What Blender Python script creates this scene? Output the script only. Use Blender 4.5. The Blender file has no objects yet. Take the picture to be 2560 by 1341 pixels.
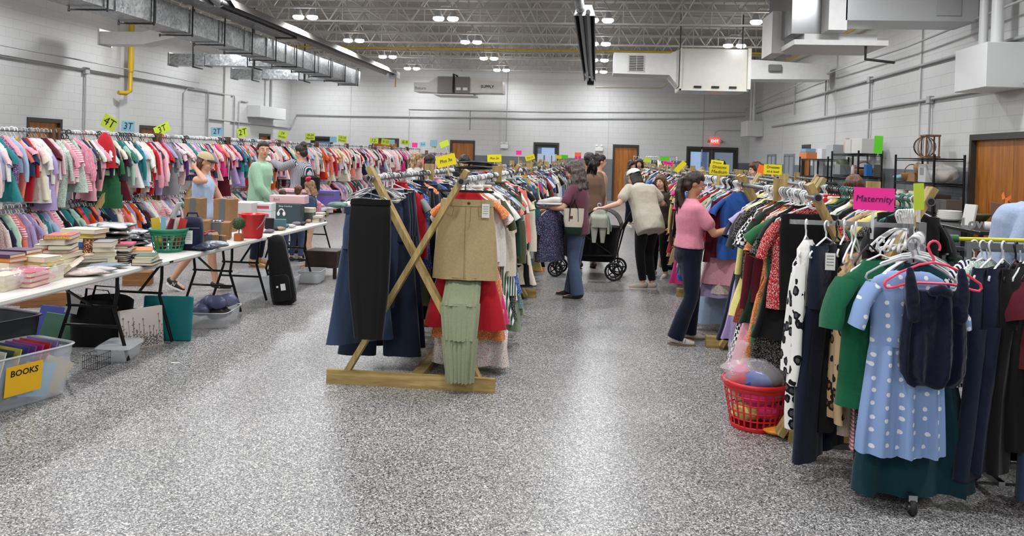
import bpy, math, random
from mathutils import Vector as V, Matrix
PI = math.pi
SC = bpy.context.scene
COL = SC.collection
# ------------------------------------------------------------------ camera
F_PX, CAM_H = 1980.0, 1.68
yaw, pitch, roll = math.atan(210/F_PX), .012, .029
fw = V((-math.sin(yaw)*math.cos(pitch), math.cos(yaw)*math.cos(pitch), -math.sin(pitch)))
rt = V((math.cos(yaw), math.sin(yaw), 0)); up = rt.cross(fw)
rt2 = rt*math.cos(roll)+up*math.sin(roll); up2 = up*math.cos(roll)-rt*math.sin(roll)
cd = bpy.data.cameras.new('camera'); cam = bpy.data.objects.new('camera', cd); COL.objects.link(cam)
M = Matrix((rt2, up2, -fw)).transposed().to_4x4(); M.translation = V((0, 0, CAM_H)); cam.matrix_world = M
cd.sensor_width = 36; cd.sensor_fit = 'HORIZONTAL'; cd.lens = 36*F_PX/2560
cd.shift_y = -(670.5-411)/2560; cd.clip_start = .05; cd.clip_end = 100
SC.camera = cam
SC.view_settings.view_transform = 'Standard'; SC.view_settings.look = 'None'
SC.view_settings.gamma = 1; SC.view_settings.use_curve_mapping = False
SC.view_settings.exposure = 0.05
w = bpy.data.worlds.new('world'); SC.world = w; w.use_nodes = True
w.node_tree.nodes['Background'].inputs[0].default_value = (.55, .65, .85, 1)
w.node_tree.nodes['Background'].inputs[1].default_value = 1.0
SC.cycles.max_bounces = 8; SC.cycles.diffuse_bounces = 4; SC.cycles.glossy_bounces = 3
SC.cycles.transmission_bounces = 5; SC.cycles.transparent_max_bounces = 12
SC.cycles.sample_clamp_indirect = 4.0
SC.cycles.caustics_reflective = False; SC.cycles.caustics_refractive = False

# ------------------------------------------------------------------ materials
def lin(c):
    if isinstance(c, str):
        c = c.lstrip('#'); c = [int(c[i:i+2], 16)/255 for i in (0, 2, 4)]
    return tuple(((x+.055)/1.055)**2.4 if x > .04045 else x/12.92 for x in c)+(1,)
MATS = {}
class NT:
    def __init__(s, name):
        s.m = bpy.data.materials.new(name); s.m.use_nodes = True; s.t = s.m.node_tree; s.n = s.t.nodes
        s.b = s.n['Principled BSDF']; s.o = s.n['Material Output']
    def add(s, typ, **kw):
        n = s.n.new(typ)
        for k, v in kw.items():
            if k.startswith('i_'):
                key = k[2:]; key = int(key) if key.isdigit() else key.replace('_', ' ')
                n.inputs[key].default_value = v
            else: setattr(n, k, v)
        return n
    def link(s, a, b): s.t.links.new(a, b)
    def coords(s, scale=1, src='Object'):
        tc = s.add('ShaderNodeTexCoord'); mp = s.add('ShaderNodeMapping')
        mp.inputs['Scale'].default_value = scale if isinstance(scale, tuple) else (scale,)*3
        s.link(tc.outputs[src], mp.inputs[0]); return mp.outputs[0]
    def ramp(s, fac, stops, interp='LINEAR'):
        r = s.add('ShaderNodeValToRGB'); r.color_ramp.interpolation = interp; e = r.color_ramp.elements
        while len(e) < len(stops): e.new(.5)
        for i, (p, c) in enumerate(stops): e[i].position = p; e[i].color = lin(c) if len(c) != 4 or isinstance(c, str) else c
        s.link(fac, r.inputs[0]); return r.outputs[0]
    def bump(s, h, st=.3, d=.01):
        b = s.add('ShaderNodeBump'); b.inputs['Strength'].default_value = st; b.inputs['Distance'].default_value = d
        s.link(h, b.inputs['Height']); s.link(b.outputs[0], s.b.inputs['Normal'])
def mat(name, col, rough=.6, metal=0, noise=0, nscale=8, bump=0, emit=0, spec=.5):
    if name in MATS: return MATS[name]
    t = NT(name); c = lin(col); t.b.inputs['Base Color'].default_value = c
    t.b.inputs['Roughness'].default_value = rough; t.b.inputs['Metallic'].default_value = metal
    t.b.inputs['Specular IOR Level'].default_value = spec
    if noise or bump:
        co = t.coords(nscale); n = t.add('ShaderNodeTexNoise', i_Detail=4.0); t.link(co, n.inputs[0])
        if noise:
            t.link(t.ramp(n.outputs[0], [(.3, tuple(x*(1-noise) for x in c[:3])+(1,)), (.7, tuple(min(1, x*(1+noise)) for x in c[:3])+(1,))]), t.b.inputs['Base Color'])
        if bump: t.bump(n.outputs[0], bump, .01)
    if emit:
        t.b.inputs['Emission Color'].default_value = c; t.b.inputs['Emission Strength'].default_value = emit
    MATS[name] = t.m; return t.m
def fabric(name, col, rough=.9):
    if name in MATS: return MATS[name]
    t = NT(name); c = lin(col)[:3]; t.b.inputs['Roughness'].default_value = rough
    t.b.inputs['Specular IOR Level'].default_value = .2
    t.b.inputs['Sheen Weight'].default_value = .15
    co = t.coords(14); n = t.add('ShaderNodeTexNoise', i_Detail=3.0); t.link(co, n.inputs[0])
    t.link(t.ramp(n.outputs[0], [(.3, tuple(x*.92 for x in c)+(1,)), (.7, tuple(min(1, x*1.06) for x in c)+(1,))]), t.b.inputs['Base Color'])
    t.bump(n.outputs[0], .2, .006)
    MATS[name] = t.m; return t.m
def pattern(name, kind, cols, scale=1.0):
    if name in MATS: return MATS[name]
    t = NT(name); t.b.inputs['Roughness'].default_value = .9; t.b.inputs['Specular IOR Level'].default_value = .2
    L = lambda c: lin(c)
    if kind == 'floral':
        co = t.coords(22*scale); v = t.add('ShaderNodeTexVoronoi'); v.inputs['Randomness'].default_value = 1; t.link(co, v.inputs[0])
        sp = t.add('ShaderNodeSeparateColor'); t.link(v.outputs['Color'], sp.inputs[0])
        st = [(i/len(cols), c) for i, c in enumerate(cols[1:])]
        pick = t.ramp(sp.outputs[0], st, 'CONSTANT')
        m = t.add('ShaderNodeMix', data_type='RGBA'); mask = t.ramp(v.outputs['Distance'], [(.0, (1, 1, 1, 1)), (.42, (0, 0, 0, 1))], 'CONSTANT')
        t.link(mask, m.inputs[0]); m.inputs[6].default_value = L(cols[0]); t.link(pick, m.inputs[7]); t.link(m.outputs[2], t.b.inputs['Base Color'])
    elif kind == 'dots':
        co = t.coords(18*scale); v = t.add('ShaderNodeTexVoronoi'); v.inputs['Randomness'].default_value = .25; t.link(co, v.inputs[0])
        t.link(t.ramp(v.outputs['Distance'], [(0, cols[1]), (.27, cols[0])], 'CONSTANT'), t.b.inputs['Base Color'])
    elif kind in ('stripes', 'hstripes'):
        co = t.coords(scale); wv = t.add('ShaderNodeTexWave', bands_direction='X' if kind == 'stripes' else 'Z'); wv.inputs['Scale'].default_value = 16
        wv.inputs['Distortion'].default_value = .6; t.link(co, wv.inputs[0])
        t.link(t.ramp(wv.outputs['Fac'], [(i/len(cols), c) for i, c in enumerate(cols)], 'CONSTANT'), t.b.inputs['Base Color'])
    elif kind == 'gingham':
        co = t.coords(scale); a = t.add('ShaderNodeTexChecker'); a.inputs['Scale'].default_value = 45; t.link(co, a.inputs[0])
        a.inputs[1].default_value = L(cols[0]); a.inputs[2].default_value = L(cols[1]); t.link(a.outputs[0], t.b.inputs['Base Color'])
    elif kind == 'leopard':
        co = t.coords(16*scale); n = t.add('ShaderNodeTexNoise', i_Detail=2.0, i_Scale=1.6); t.link(co, n.inputs[0])
        mv = t.add('ShaderNodeMix', data_type='RGBA'); mv.inputs[0].default_value = .3; t.link(co, mv.inputs[6]); t.link(n.outputs['Color'], mv.inputs[7])
        v = t.add('ShaderNodeTexVoronoi'); t.link(mv.outputs[2], v.inputs[0]); v.inputs['Scale'].default_value = 1.4
        t.link(t.ramp(v.outputs['Distance'], [(0, cols[2]), (.2, cols[1]), (.4, cols[0])], 'CONSTANT'), t.b.inputs['Base Color'])
    MATS[name] = t.m; return t.m
def clear(name, col=(.9, .95, 1), op=.25, rough=.15):
    if name in MATS: return MATS[name]
    t = NT(name); t.b.inputs['Base Color'].default_value = lin(col) if not isinstance(col, tuple) else col+(1,)
    t.b.inputs['Roughness'].default_value = rough; t.b.inputs['Alpha'].default_value = op
    MATS[name] = t.m; return t.m
def wood(name, c1, c2, scale=1.0, rough=.6, axis='Z'):
    if name in MATS: return MATS[name]
    t = NT(name); co = t.coords({'X': (.7, 9, 9), 'Y': (9, .7, 9), 'Z': (9, 9, .7)}[axis])
    n = t.add('ShaderNodeTexNoise', i_Scale=2.2*scale, i_Detail=5.0, i_Distortion=.8); t.link(co, n.inputs[0])
    n2 = t.add('ShaderNodeTexNoise', i_Scale=14*scale, i_Detail=3.0); t.link(co, n2.inputs[0])
    m = t.add('ShaderNodeMath', operation='MULTIPLY_ADD'); m.inputs[1].default_value = .4; t.link(n2.outputs[0], m.inputs[0]); t.link(n.outputs[0], m.inputs[2])
    t.link(t.ramp(m.outputs[0], [(.5, c1), (.9, c2)]), t.b.inputs['Base Color']); t.b.inputs['Roughness'].default_value = rough
    t.bump(m.outputs[0], .15, .003); MATS[name] = t.m; return t.m

def mat_floor():
    t = NT('flake_floor'); co = t.coords(1)
    v = t.add('ShaderNodeTexVoronoi'); v.inputs['Scale'].default_value = 165; t.link(co, v.inputs[0])
    sp = t.add('ShaderNodeSeparateColor'); t.link(v.outputs['Color'], sp.inputs[0])
    c = t.ramp(sp.outputs[0], [(0, '#343437'), (.12, '#5c5b5b'), (.28, '#7f7e7d'), (.50, '#969593'), (.72, '#bbb9b7'), (.88, '#dedddb')], 'CONSTANT')
    n = t.add('ShaderNodeTexNoise', i_Scale=.55, i_Detail=3.0); t.link(co, n.inputs[0])
    m = t.add('ShaderNodeMix', data_type='RGBA', blend_type='MULTIPLY'); m.inputs[0].default_value = 1
    t.link(c, m.inputs[6]); t.link(t.ramp(n.outputs[0], [(.35, (.86, .86, .86, 1)), (.65, (1, 1, 1, 1))]), m.inputs[7])
    t.link(m.outputs[2], t.b.inputs['Base Color']); t.b.inputs['Roughness'].default_value = .34
    t.b.inputs['Specular IOR Level'].default_value = .42
    n3 = t.add('ShaderNodeTexNoise', i_Scale=60, i_Detail=2.0); t.link(co, n3.inputs[0]); t.bump(n3.outputs[0], .12, .004)
    return t.m
def mat_block(name, horiz, gray_top):
    # painted block wall, running bond; horiz = 'X' or 'Y' runs along the wall
    t = NT(name); tc = t.add('ShaderNodeTexCoord'); sx = t.add('ShaderNodeSeparateXYZ'); t.link(tc.outputs['Object'], sx.inputs[0])
    cb = t.add('ShaderNodeCombineXYZ'); t.link(sx.outputs[horiz], cb.inputs[0]); t.link(sx.outputs['Z'], cb.inputs[1])
    br = t.add('ShaderNodeTexBrick'); br.offset = .5; t.link(cb.outputs[0], br.inputs[0])
    br.inputs['Scale'].default_value = 1; br.inputs['Brick Width'].default_value = .406; br.inputs['Row Height'].default_value = .203
    br.inputs['Mortar Size'].default_value = .006; br.inputs['Mortar Smooth'].default_value = .3
    def col3(a, b, c):
        br_ = a; return a
    br.inputs['Color1'].default_value = (1, 1, 1, 1); br.inputs['Color2'].default_value = (.975, .975, .975, 1); br.inputs['Mortar'].default_value = (.86, .86, .86, 1)
    gt = t.add('ShaderNodeMath', operation='GREATER_THAN'); t.link(sx.outputs['Z'], gt.inputs[0]); gt.inputs[1].default_value = gray_top
    mx = t.add('ShaderNodeMix', data_type='RGBA'); t.link(gt.outputs[0], mx.inputs[0]); mx.inputs[6].default_value = lin('#70747a'); mx.inputs[7].default_value = lin('#cfd0cf')
    m = t.add('ShaderNodeMix', data_type='RGBA', blend_type='MULTIPLY'); m.inputs[0].default_value = 1
    t.link(mx.outputs[2], m.inputs[6]); t.link(br.outputs['Color'], m.inputs[7]); t.link(m.outputs[2], t.b.inputs['Base Color'])
    t.b.inputs['Roughness'].default_value = .45
    n = t.add('ShaderNodeTexNoise', i_Scale=25, i_Detail=4.0); t.link(tc.outputs['Object'], n.inputs[0])
    a = t.add('ShaderNodeMath', operation='MULTIPLY_ADD'); t.link(br.outputs['Fac'], a.inputs[0]); a.inputs[1].default_value = -1.0
    q = t.add('ShaderNodeMath', operation='MULTIPLY'); t.link(n.outputs[0], q.inputs[0]); q.inputs[1].default_value = .25; t.link(q.outputs[0], a.inputs[2])
    t.bump(a.outputs[0], .5, .008); return t.m
def mat_galv():
    t = NT('galvanised_metal'); co = t.coords(6); v = t.add('ShaderNodeTexVoronoi', i_Scale=4.0); t.link(co, v.inputs[0])
    sp = t.add('ShaderNodeSeparateColor'); t.link(v.outputs['Color'], sp.inputs[0])
    t.link(t.ramp(sp.outputs[0], [(0, '#8d9092'), (1, '#b9bbbc')]), t.b.inputs['Base Color'])
    t.b.inputs['Metallic'].default_value = .85; t.link(t.ramp(sp.outputs[1], [(0, (.28,)*3+(1,)), (1, (.42,)*3+(1,))]), t.b.inputs['Roughness'])
    n = t.add('ShaderNodeTexNoise', i_Scale=.5); t.link(co, n.inputs[0]); t.bump(n.outputs[0], .3, .05)
    MATS['galv'] = t.m; return t.m

# ------------------------------------------------------------------ mesh builder
def rotz(a): return Matrix.Rotation(a, 3, 'Z')
class MB:
    def __init__(s): s.v = []; s.f = []; s.mi = []; s.sm = []; s.cur = 0
    def add(s, vs, fs, smooth=False):
        o = len(s.v); s.v += [tuple(p) for p in vs]; s.f += [tuple(i+o for i in f) for f in fs]
        s.mi += [s.cur]*len(fs); s.sm += [smooth]*len(fs)
    def box(s, c, d, R=None):
        h = [x/2 for x in d]; vs = []
        for z in (-1, 1):
            for y in (-1, 1):
                for x in (-1, 1):
                    p = V((x*h[0], y*h[1], z*h[2]))
                    if R is not None: p = R @ p
                    vs.append(p+V(c))
        s.add(vs, [(0, 2, 3, 1), (4, 5, 7, 6), (0, 1, 5, 4), (2, 6, 7, 3), (0, 4, 6, 2), (1, 3, 7, 5)])
        return s
    def bb(s, x0, x1, y0, y1, z0, z1): return s.box(((x0+x1)/2, (y0+y1)/2, (z0+z1)/2), (abs(x1-x0), abs(y1-y0), abs(z1-z0)))
    def rbox(s, c, d, r=.01, R=None):
        # box with chamfered vertical edges and top
        h = [x/2 for x in d]; r = min(r, h[0]*.9, h[1]*.9, h[2]*.9); poly = []
        for (sx, sy) in ((1, 1), (-1, 1), (-1, -1), (1, -1)):
            a = (sx*h[0], sy*(h[1]-r)); b = (sx*(h[0]-r), sy*h[1])
            poly += [a, b] if sx*sy > 0 else [b, a]
        rings = []
        for z, k in ((-h[2], r), (-h[2]+r, 0), (h[2]-r, 0), (h[2], r)):
            rings.append([V((p[0]*(1-k/h[0]), p[1]*(1-k/h[1]), z)) for p in poly])
        vs = []
        for g in rings: vs += [(R @ p if R is not None else p)+V(c) for p in g]
        n = 8; fs = [tuple(range(n-1, -1, -1)), tuple(range(3*n, 4*n))]
        for k in range(3):
            for i in range(n): j = (i+1) % n; fs.append((k*n+i, k*n+j, k*n+n+j, k*n+n+i))
        s.add(vs, fs); return s
    def beam(s, p0, p1, wd, ht, side=None):
        p0, p1 = V(p0), V(p1); d = (p1-p0).normalized()
        a = V(side) if side else (V((0, 0, 1)) if abs(d.z) < .9 else V((0, 1, 0)))
        x = d.cross(a).normalized()*wd/2; y = x.cross(d).normalized()*ht/2
        vs = [p+q for p in (p0, p1) for q in (-x-y, x-y, x+y, -x+y)]
        s.add(vs, [(0, 3, 2, 1), (4, 5, 6, 7), (0, 1, 5, 4), (1, 2, 6, 5), (2, 3, 7, 6), (3, 0, 4, 7)]); return s
    def loft(s, rings, cap=True, closed=False, smooth=True):
        n = len(rings[0]); vs = [p for g in rings for p in g]; fs = []; m = len(rings)
        for k in range(m-1+(1 if closed else 0)):
            a = k*n; b = ((k+1) % m)*n
            for i in range(n): j = (i+1) % n; fs.append((a+i, a+j, b+j, b+i))
        s.add(vs, fs, smooth)
        if cap and not closed: s.add(rings[0][::-1], [tuple(range(n))]); s.add(rings[-1], [tuple(range(n))])
        return s
    def tube(s, pts, r, n=8, cap=True, closed=False, flat=1.0):
        pts = [V(p) for p in pts]; m = len(pts); rings = []; prev = None
        for i, p in enumerate(pts):
            a = pts[i-1] if (i > 0 or closed) else p; b = pts[(i+1) % m] if (i < m-1 or closed) else p
            d = (b-a).normalized() if (b-a).length > 1e-9 else V((0, 0, 1))
            if prev is None: x = d.orthogonal().normalized() if abs(d.z) > .95 else d.cross(V((0, 0, 1))).normalized()
            else: x = (prev-d*prev.dot(d)).normalized() if (prev-d*prev.dot(d)).length > 1e-6 else d.orthogonal().normalized()
            prev = x; y = d.cross(x); rr = r[i] if isinstance(r, (list, tuple)) else r
            rings.append([p+x*rr*math.cos(2*PI*k/n)+y*rr*flat*math.sin(2*PI*k/n) for k in range(n)])
        return s.loft(rings, cap, closed)
    def lathe(s, prof, c=(0, 0, 0), n=20, R=None, cap=True, sx=1, sy=1):
        rings = []
        for r, z in prof:
            g = [V((r*sx*math.cos(2*PI*k/n), r*sy*math.sin(2*PI*k/n), z)) for k in range(n)]
            rings.append([(R @ p if R is not None else p)+V(c) for p in g])
        return s.loft(rings, cap)
    def ball(s, c, r, n=12, R=None):
        r = (r,)*3 if not isinstance(r, (tuple, list)) else r; rings = []
        m = max(4, n//2)
        for i in range(m+1):
            t = -PI/2+PI*i/m; cr = max(math.cos(t), .02); sr = math.sin(t)
            g = [V((r[0]*cr*math.cos(2*PI*k/n), r[1]*cr*math.sin(2*PI*k/n), r[2]*sr)) for k in range(n)]
            rings.append([(R @ p if R is not None else p)+V(c) for p in g])
        return s.loft(rings)
    def cap(s, p0, r0, p1, r1, n=12, sx=1.0, side=(0, 1, 0)):
        # tapered capsule; sx flattens along side
        p0, p1 = V(p0), V(p1); d = p1-p0; L = d.length
        d = d.normalized() if L > 1e-6 else V((0, 0, 1)); y = V(side); y = (y-d*y.dot(d))
        y = y.normalized() if y.length > 1e-4 else d.orthogonal().normalized(); x = d.cross(y); rings = []
        for (p, r, ts) in ((p0, r0, (-1, -.8, -.45)), (p0, r0, (0,)), (p1, r1, (0,)), (p1, r1, (.45, .8, 1))):
            for t in ts:
                rr = r*max(math.sqrt(max(0, 1-t*t)), .03)
                rings.append([p+d*t*r+x*rr*math.cos(2*PI*k/n)+y*rr*sx*math.sin(2*PI*k/n) for k in range(n)])
        return s.loft(rings)
    def chain(s, pr, n=12, sx=1.0, side=(0, 1, 0)):
        for (a, ra), (b, rb) in zip(pr[:-1], pr[1:]): s.cap(a, ra, b, rb, n, sx, side)
        return s
    def slab(s, rows, n=20):
        # rows: (centre, half width along side, half depth, side, front) ; closed loft for torsos
        rings = []
        for c, hw, hd, sd, fr in rows:
            c, sd, fr = V(c), V(sd).normalized(), V(fr).normalized()
            g = []
            for k in range(n):
                t = 2*PI*k/n; ct, st = math.cos(t), math.sin(t)
                g.append(c+sd*hw*math.copysign(abs(ct)**.85, ct)+fr*hd*math.copysign(abs(st)**.85, st))
            rings.append(g)
        return s.loft(rings)
    def prism(s, poly, axis_pts, xa, ya):
        # polygon in plane (xa, ya) extruded from axis_pts[0] to axis_pts[1]
        xa, ya = V(xa), V(ya); rings = [[V(o)+xa*p[0]+ya*p[1] for p in poly] for o in axis_pts]
        return s.loft(rings, smooth=False)
    def mesh(s, name):
        me = bpy.data.meshes.new(name); me.from_pydata(s.v, [], s.f)
        me.polygons.foreach_set('use_smooth', s.sm); me.polygons.foreach_set('material_index', s.mi); me.update(); return me
    def build(s, name, m=None, parent=None, loc=(0, 0, 0), rz=0, **tg):
        me = s.mesh(name)
        for x in (m if isinstance(m, (list, tuple)) else [m]):
            if x: me.materials.append(x)
        o = bpy.data.objects.new(name, me); COL.objects.link(o); o.parent = parent; o.location = loc; o.rotation_euler = (0, 0, rz)
        tag(o, **tg); return o
def tag(o, label=None, cat=None, group=None, kind=None):
    if label: o['label'] = label
    if cat: o['category'] = cat
    if group: o['group'] = group
    if kind: o['kind'] = kind
    return o
def thing(name, loc, label, cat, rz=0, group=None):
    o = bpy.data.objects.new(name, None); COL.objects.link(o); o.location = loc; o.rotation_euler = (0, 0, rz); o.empty_display_size = .1
    return tag(o, label, cat, group)
def text(body, size, m, parent, loc, rot, name='lettering', shear=0, bold=0, ext=.0006, align='CENTER'):
    c = bpy.data.curves.new(name, 'FONT'); c.body = body; c.size = size; c.align_x = align; c.align_y = 'CENTER'
    c.extrude = ext; c.shear = shear; c.offset = bold; c.resolution_u = 2; c.materials.append(m)
    tmp = bpy.data.objects.new(name, c); me = bpy.data.meshes.new_from_object(tmp); me.materials.clear(); me.materials.append(m); bpy.data.objects.remove(tmp)
    o = bpy.data.objects.new(name, me); COL.objects.link(o); o.parent = parent; o.location = loc; o.rotation_euler = rot; return o
def copy_tree(root, loc, rz=None, **tg):
    r = root.copy(); COL.objects.link(r); r.location = loc
    if rz is not None: r.rotation_euler = (0, 0, rz)
    for ch in root.children:
        c = ch.copy(); COL.objects.link(c); c.parent = r
        for g in ch.children:
            d = g.copy(); COL.objects.link(d); d.parent = c
    tag(r, **tg); return r
WHITE = mat('white_plastic', '#e8e8e6', .4); BLACK = mat('black_plastic', '#141416', .45)
INK = mat('black_ink', '#15151a', .7)
ORD = ['first', 'second', 'third', 'fourth', 'fifth', 'sixth', 'seventh', 'eighth', 'ninth', 'tenth', 'eleventh', 'twelfth', 'thirteenth', 'fourteenth', 'fifteenth', 'sixteenth', 'seventeenth', 'eighteenth', 'nineteenth', 'twentieth']
def nth(i): return ORD[i] if i < 20 else f'{i+1}th'
# ------------------------------------------------------------------ lights of the hall
XL, XR, YB, YF, CZ = -12.4, 5.8, 31.0, -4.0, 5.55
LAMP_W = 70
lamp_cols = (-10.6, -7.0, -3.6, 0.0, 3.65)
lamp_rows = (-2.0, 3.4, 7.1, 10.8, 14.5, 18.3, 22.1, 25.8, 29.3)
cup_m = mat('lamp_glass', '#ffffff', .4, emit=16); cap_m = mat('lamp_housing', '#bdbdbf', .5)
def make_lamp():
    r = thing('high_bay_light', (0, 0, 0), None, 'ceiling light')
    for s in (-1, 1):
        c = (s*.17, 0, 0)
        MB().lathe([(.05, .16), (.07, .12), (.09, .05), (.13, .0)], c, 14).build('lamp_housing', cap_m, r)
        MB().lathe([(.128, -.001), (.135, -.04), (.10, -.075), (.02, -.09)], c, 14).build('lamp_glass', cup_m, r)
    b = MB(); b.tube([(-.17, 0, .2), (-.1, 0, .27), (.1, 0, .27), (.17, 0, .2)], .012, 6); b.tube([(0, 0, .27), (.03, 0, .5), (0, 0, .66)], .008, 6)
    b.build('bracket', cap_m, r); return r
lamp0 = None
cn = ['far left', 'left', 'centre left', 'centre right', 'right']
for i, X in enumerate(lamp_cols):
    for j, Y in enumerate(lamp_rows):
        seen = Y > 16 and X > -8
        if i == 4 and Y > 25: continue
        L = bpy.data.lights.new('lamp', 'AREA'); L.shape = 'DISK'; L.size = .42; L.energy = LAMP_W; L.color = (.97, .98, 1.0); L.spread = PI*.95
        L2 = bpy.data.lights.new('lamp_uplight', 'POINT'); L2.shadow_soft_size = .2; L2.energy = LAMP_W*.16; l2 = bpy.data.objects.new('lamp_uplight', L2); COL.objects.link(l2); l2.location = (X, Y, 4.6)  # point light added below each lamp to brighten the ceiling
        lo = bpy.data.objects.new('lamp', L); COL.objects.link(lo); lo.location = (X, Y, 4.72)
        if seen:
            lb = f'twin high-bay light, {cn[i]} row under the joists, {nth(len(lamp_rows)-1-j)} from back wall'
            if lamp0 is None:
                lamp0 = make_lamp(); lamp0.location = (X, Y, 4.85); tag(lamp0, lb, None, 'twin high-bay lights')
            else: copy_tree(lamp0, (X, Y, 4.85), label=lb)
# ------------------------------------------------------------------ room shell
GALV = mat_galv(); PAINT = mat('white_painted_metal', '#d9d9d8', .4, noise=.04, nscale=2); STEEL = mat('roof_steel', '#bdbab4', .5)
MB().bb(XL-2, XR+2, YF-2, YB+2, -.1, 0).build('floor', mat_floor(), kind='structure')
def holes_wall(name, axis, pos, a0, a1, z1, holes, m, th=.2, out=1):
    b = MB(); xs = sorted({a0, a1}|{h[0] for h in holes}|{h[1] for h in holes})
    for u, v in zip(xs[:-1], xs[1:]):
        zt = 0
        for h in holes:
            if h[0] <= u and v <= h[1]: zt = h[2]
        if axis == 'X': b.bb(u, v, pos, pos+th*out, zt, z1)
        else: b.bb(pos, pos+th*out, u, v, zt, z1)
    return b.build(name, m, kind='structure')
DT = 2.2
back_doors = [(-11.5, -10.55), (-8.95, -7.85), (-5.78, -4.78), (-2.46, -1.46), (.63, 1.63), (3.44, 5.38)]
left_doors = [(16.1, 17.25), (20.4, 21.4), (28.1, 29.1)]
right_doors = [(10.7, 13.05), (22.3, 23.2)]
holes_wall('wall_back', 'X', YB, XL-.2, XR+.2, CZ, [(a, b, DT) for a, b in back_doors], mat_block('block_back', 'X', 1.62))
holes_wall('wall_left', 'Y', XL, YF, YB, CZ, [(a, b, DT) for a, b in left_doors], mat_block('block_left', 'Y', 1.62), out=-1)
holes_wall('wall_right', 'Y', XR, YF, YB, CZ, [(a, b, DT) for a, b in right_doors], mat_block('block_right', 'Y', 1.62))
holes_wall('wall_front', 'X', YF, XL-.2, XR+.2, CZ, [], mat('front_wall_paint', '#c9c9c6', .6), out=-1)
t = NT('roof_deck'); co = t.coords(1); wv = t.add('ShaderNodeTexWave', bands_direction='Y'); wv.inputs['Scale'].default_value = 2.1; t.link(co, wv.inputs[0])
t.b.inputs['Base Color'].default_value = lin('#9c9790'); t.b.inputs['Roughness'].default_value = .7; t.bump(wv.outputs['Fac'], .6, .04)
MB().bb(XL-.2, XR+.2, YF-.2, YB+.2, CZ, CZ+.1).build('ceiling', t.m, kind='structure')
# roof deck ribs and open-web joists (structure, one each)
k = 0; Y = 13.9
while Y < 31:
    b = MB(); z0, z1 = 4.92, 5.45
    for z in (z0, z1):
        b.bb(XL, XR, Y-.035, Y+.035, z-.02, z+.02)
    n = 26; L = (XR-XL)/n
    for i in range(n):
        x = XL+i*L
        b.beam((x, Y, z0), (x+L/2, Y, z1), .03, .03); b.beam((x+L/2, Y, z1), (x+L, Y, z0), .03, .03)
        b.beam((x+L/2, Y, z0), (x+L/2, Y, z1), .022, .022)
    b.build(f'trim_{k+1}', STEEL, kind='structure'); k += 1; Y += 1.83
b = MB()
for x in (-9.6, -5.4, -1.8, 1.9):
    b.tube([(x, 13, 4.95), (x, 31, 4.95)], .018, 6); b.tube([(x, 13, 5.42), (x, 31, 5.42)], .018, 6)
b.build('trim_20', STEEL, kind='structure')
# wall pilasters
b = MB()
for y in (13.9, 19.4, 25.2): b.bb(XL, XL+.06, y, y+.42, 0, CZ-.02)
for y in (15.0, 20.1, 25.6): b.bb(XR-.03, XR, y, y+.05, 0, CZ-.02)
for x in (-9.9, -3.8, .4, 4.0): b.bb(x, x+.035, YB-.02, YB, 1.62, CZ-.02)
b.build('trim_21', mat('pilaster_paint', '#cbccca', .5), kind='structure')
# ------------------------------------------------------------------ doors
DW = wood('door_wood', '#8a4f1c', '#b9752f', .6, .35); DF = mat('dark_door_frame', '#34332f', .4)
GLASS = clear('window_glass', (.6, .7, .85), .12, .05)
nd = [0]
def door(axis, pos, a, b_, kind, out=1, top=DT):
    nd[0] += 1; r = bpy.data.objects.new(f'door_{nd[0]}', None); COL.objects.link(r); r['kind'] = 'structure'
    def P(u0, u1, d0, d1, z0, z1, mb):
        if axis == 'X': mb.bb(u0, u1, pos+d0*out, pos+d1*out, z0, z1)
        else: mb.bb(pos+d0*out, pos+d1*out, u0, u1, z0, z1)
    f = MB(); P(a, a+.07, -.02, .18, 0, top, f); P(b_-.07, b_, -.02, .18, 0, top, f); P(a+.07, b_-.07, -.02, .18, top-.09, top, f)
    f.build('door_frame', DF, r); leaves = [(a+.07, b_-.07)]
    if kind in ('double', 'wood2'): mid = (a+b_)/2; leaves = [(a+.07, mid-.004), (mid+.004, b_-.07)]
    for i, (u, v) in enumerate(leaves):
        if kind in ('wood', 'wood2'):
            l = MB(); P(u, v, .06, .10, .01, top-.09, l); l.build('door_leaf', DW, r)
            h = MB(); P(v-.12 if i == 0 else u+.05, v-.05 if i == 0 else u+.12, .02, .06, 1.0, 1.12, h); h.build('door_handle', mat('satin_steel', '#9a9a98', .3, .9), r)
        else:
            l = MB(); P(u, u+.1, .06, .1, .01, top-.09, l); P(v-.1, v, .06, .1, .01, top-.09, l); P(u+.1, v-.1, .06, .1, .01, .25, l); P(u+.1, v-.1, .06, .1, top-.2, top-.09, l); P(u+.1, v-.1, .06, .1, 1.0, 1.06, l)
            l.build('door_leaf', DF, r); g = MB(); P(u+.1, v-.1, .075, .085, .25, top-.2, g); g.build('door_glass', GLASS, r)
            h = MB(); P(v-.13, v-.1, .0, .06, .95, 1.25, h); h.build('door_handle', mat('satin_steel', '#9a9a98', .3, .9), r)
    return r
kinds = ['glass', 'wood', 'wood', 'glass', 'wood', 'double']
for (a, b_), kd in zip(back_doors, kinds): door('X', YB, a, b_, kd)
for a, b_ in left_doors: door('Y', XL, a, b_, 'wood', -1)
door('Y', XR, 10.7, 13.05, 'wood2'); door('Y', XR, 22.3, 23.2, 'wood')
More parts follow.
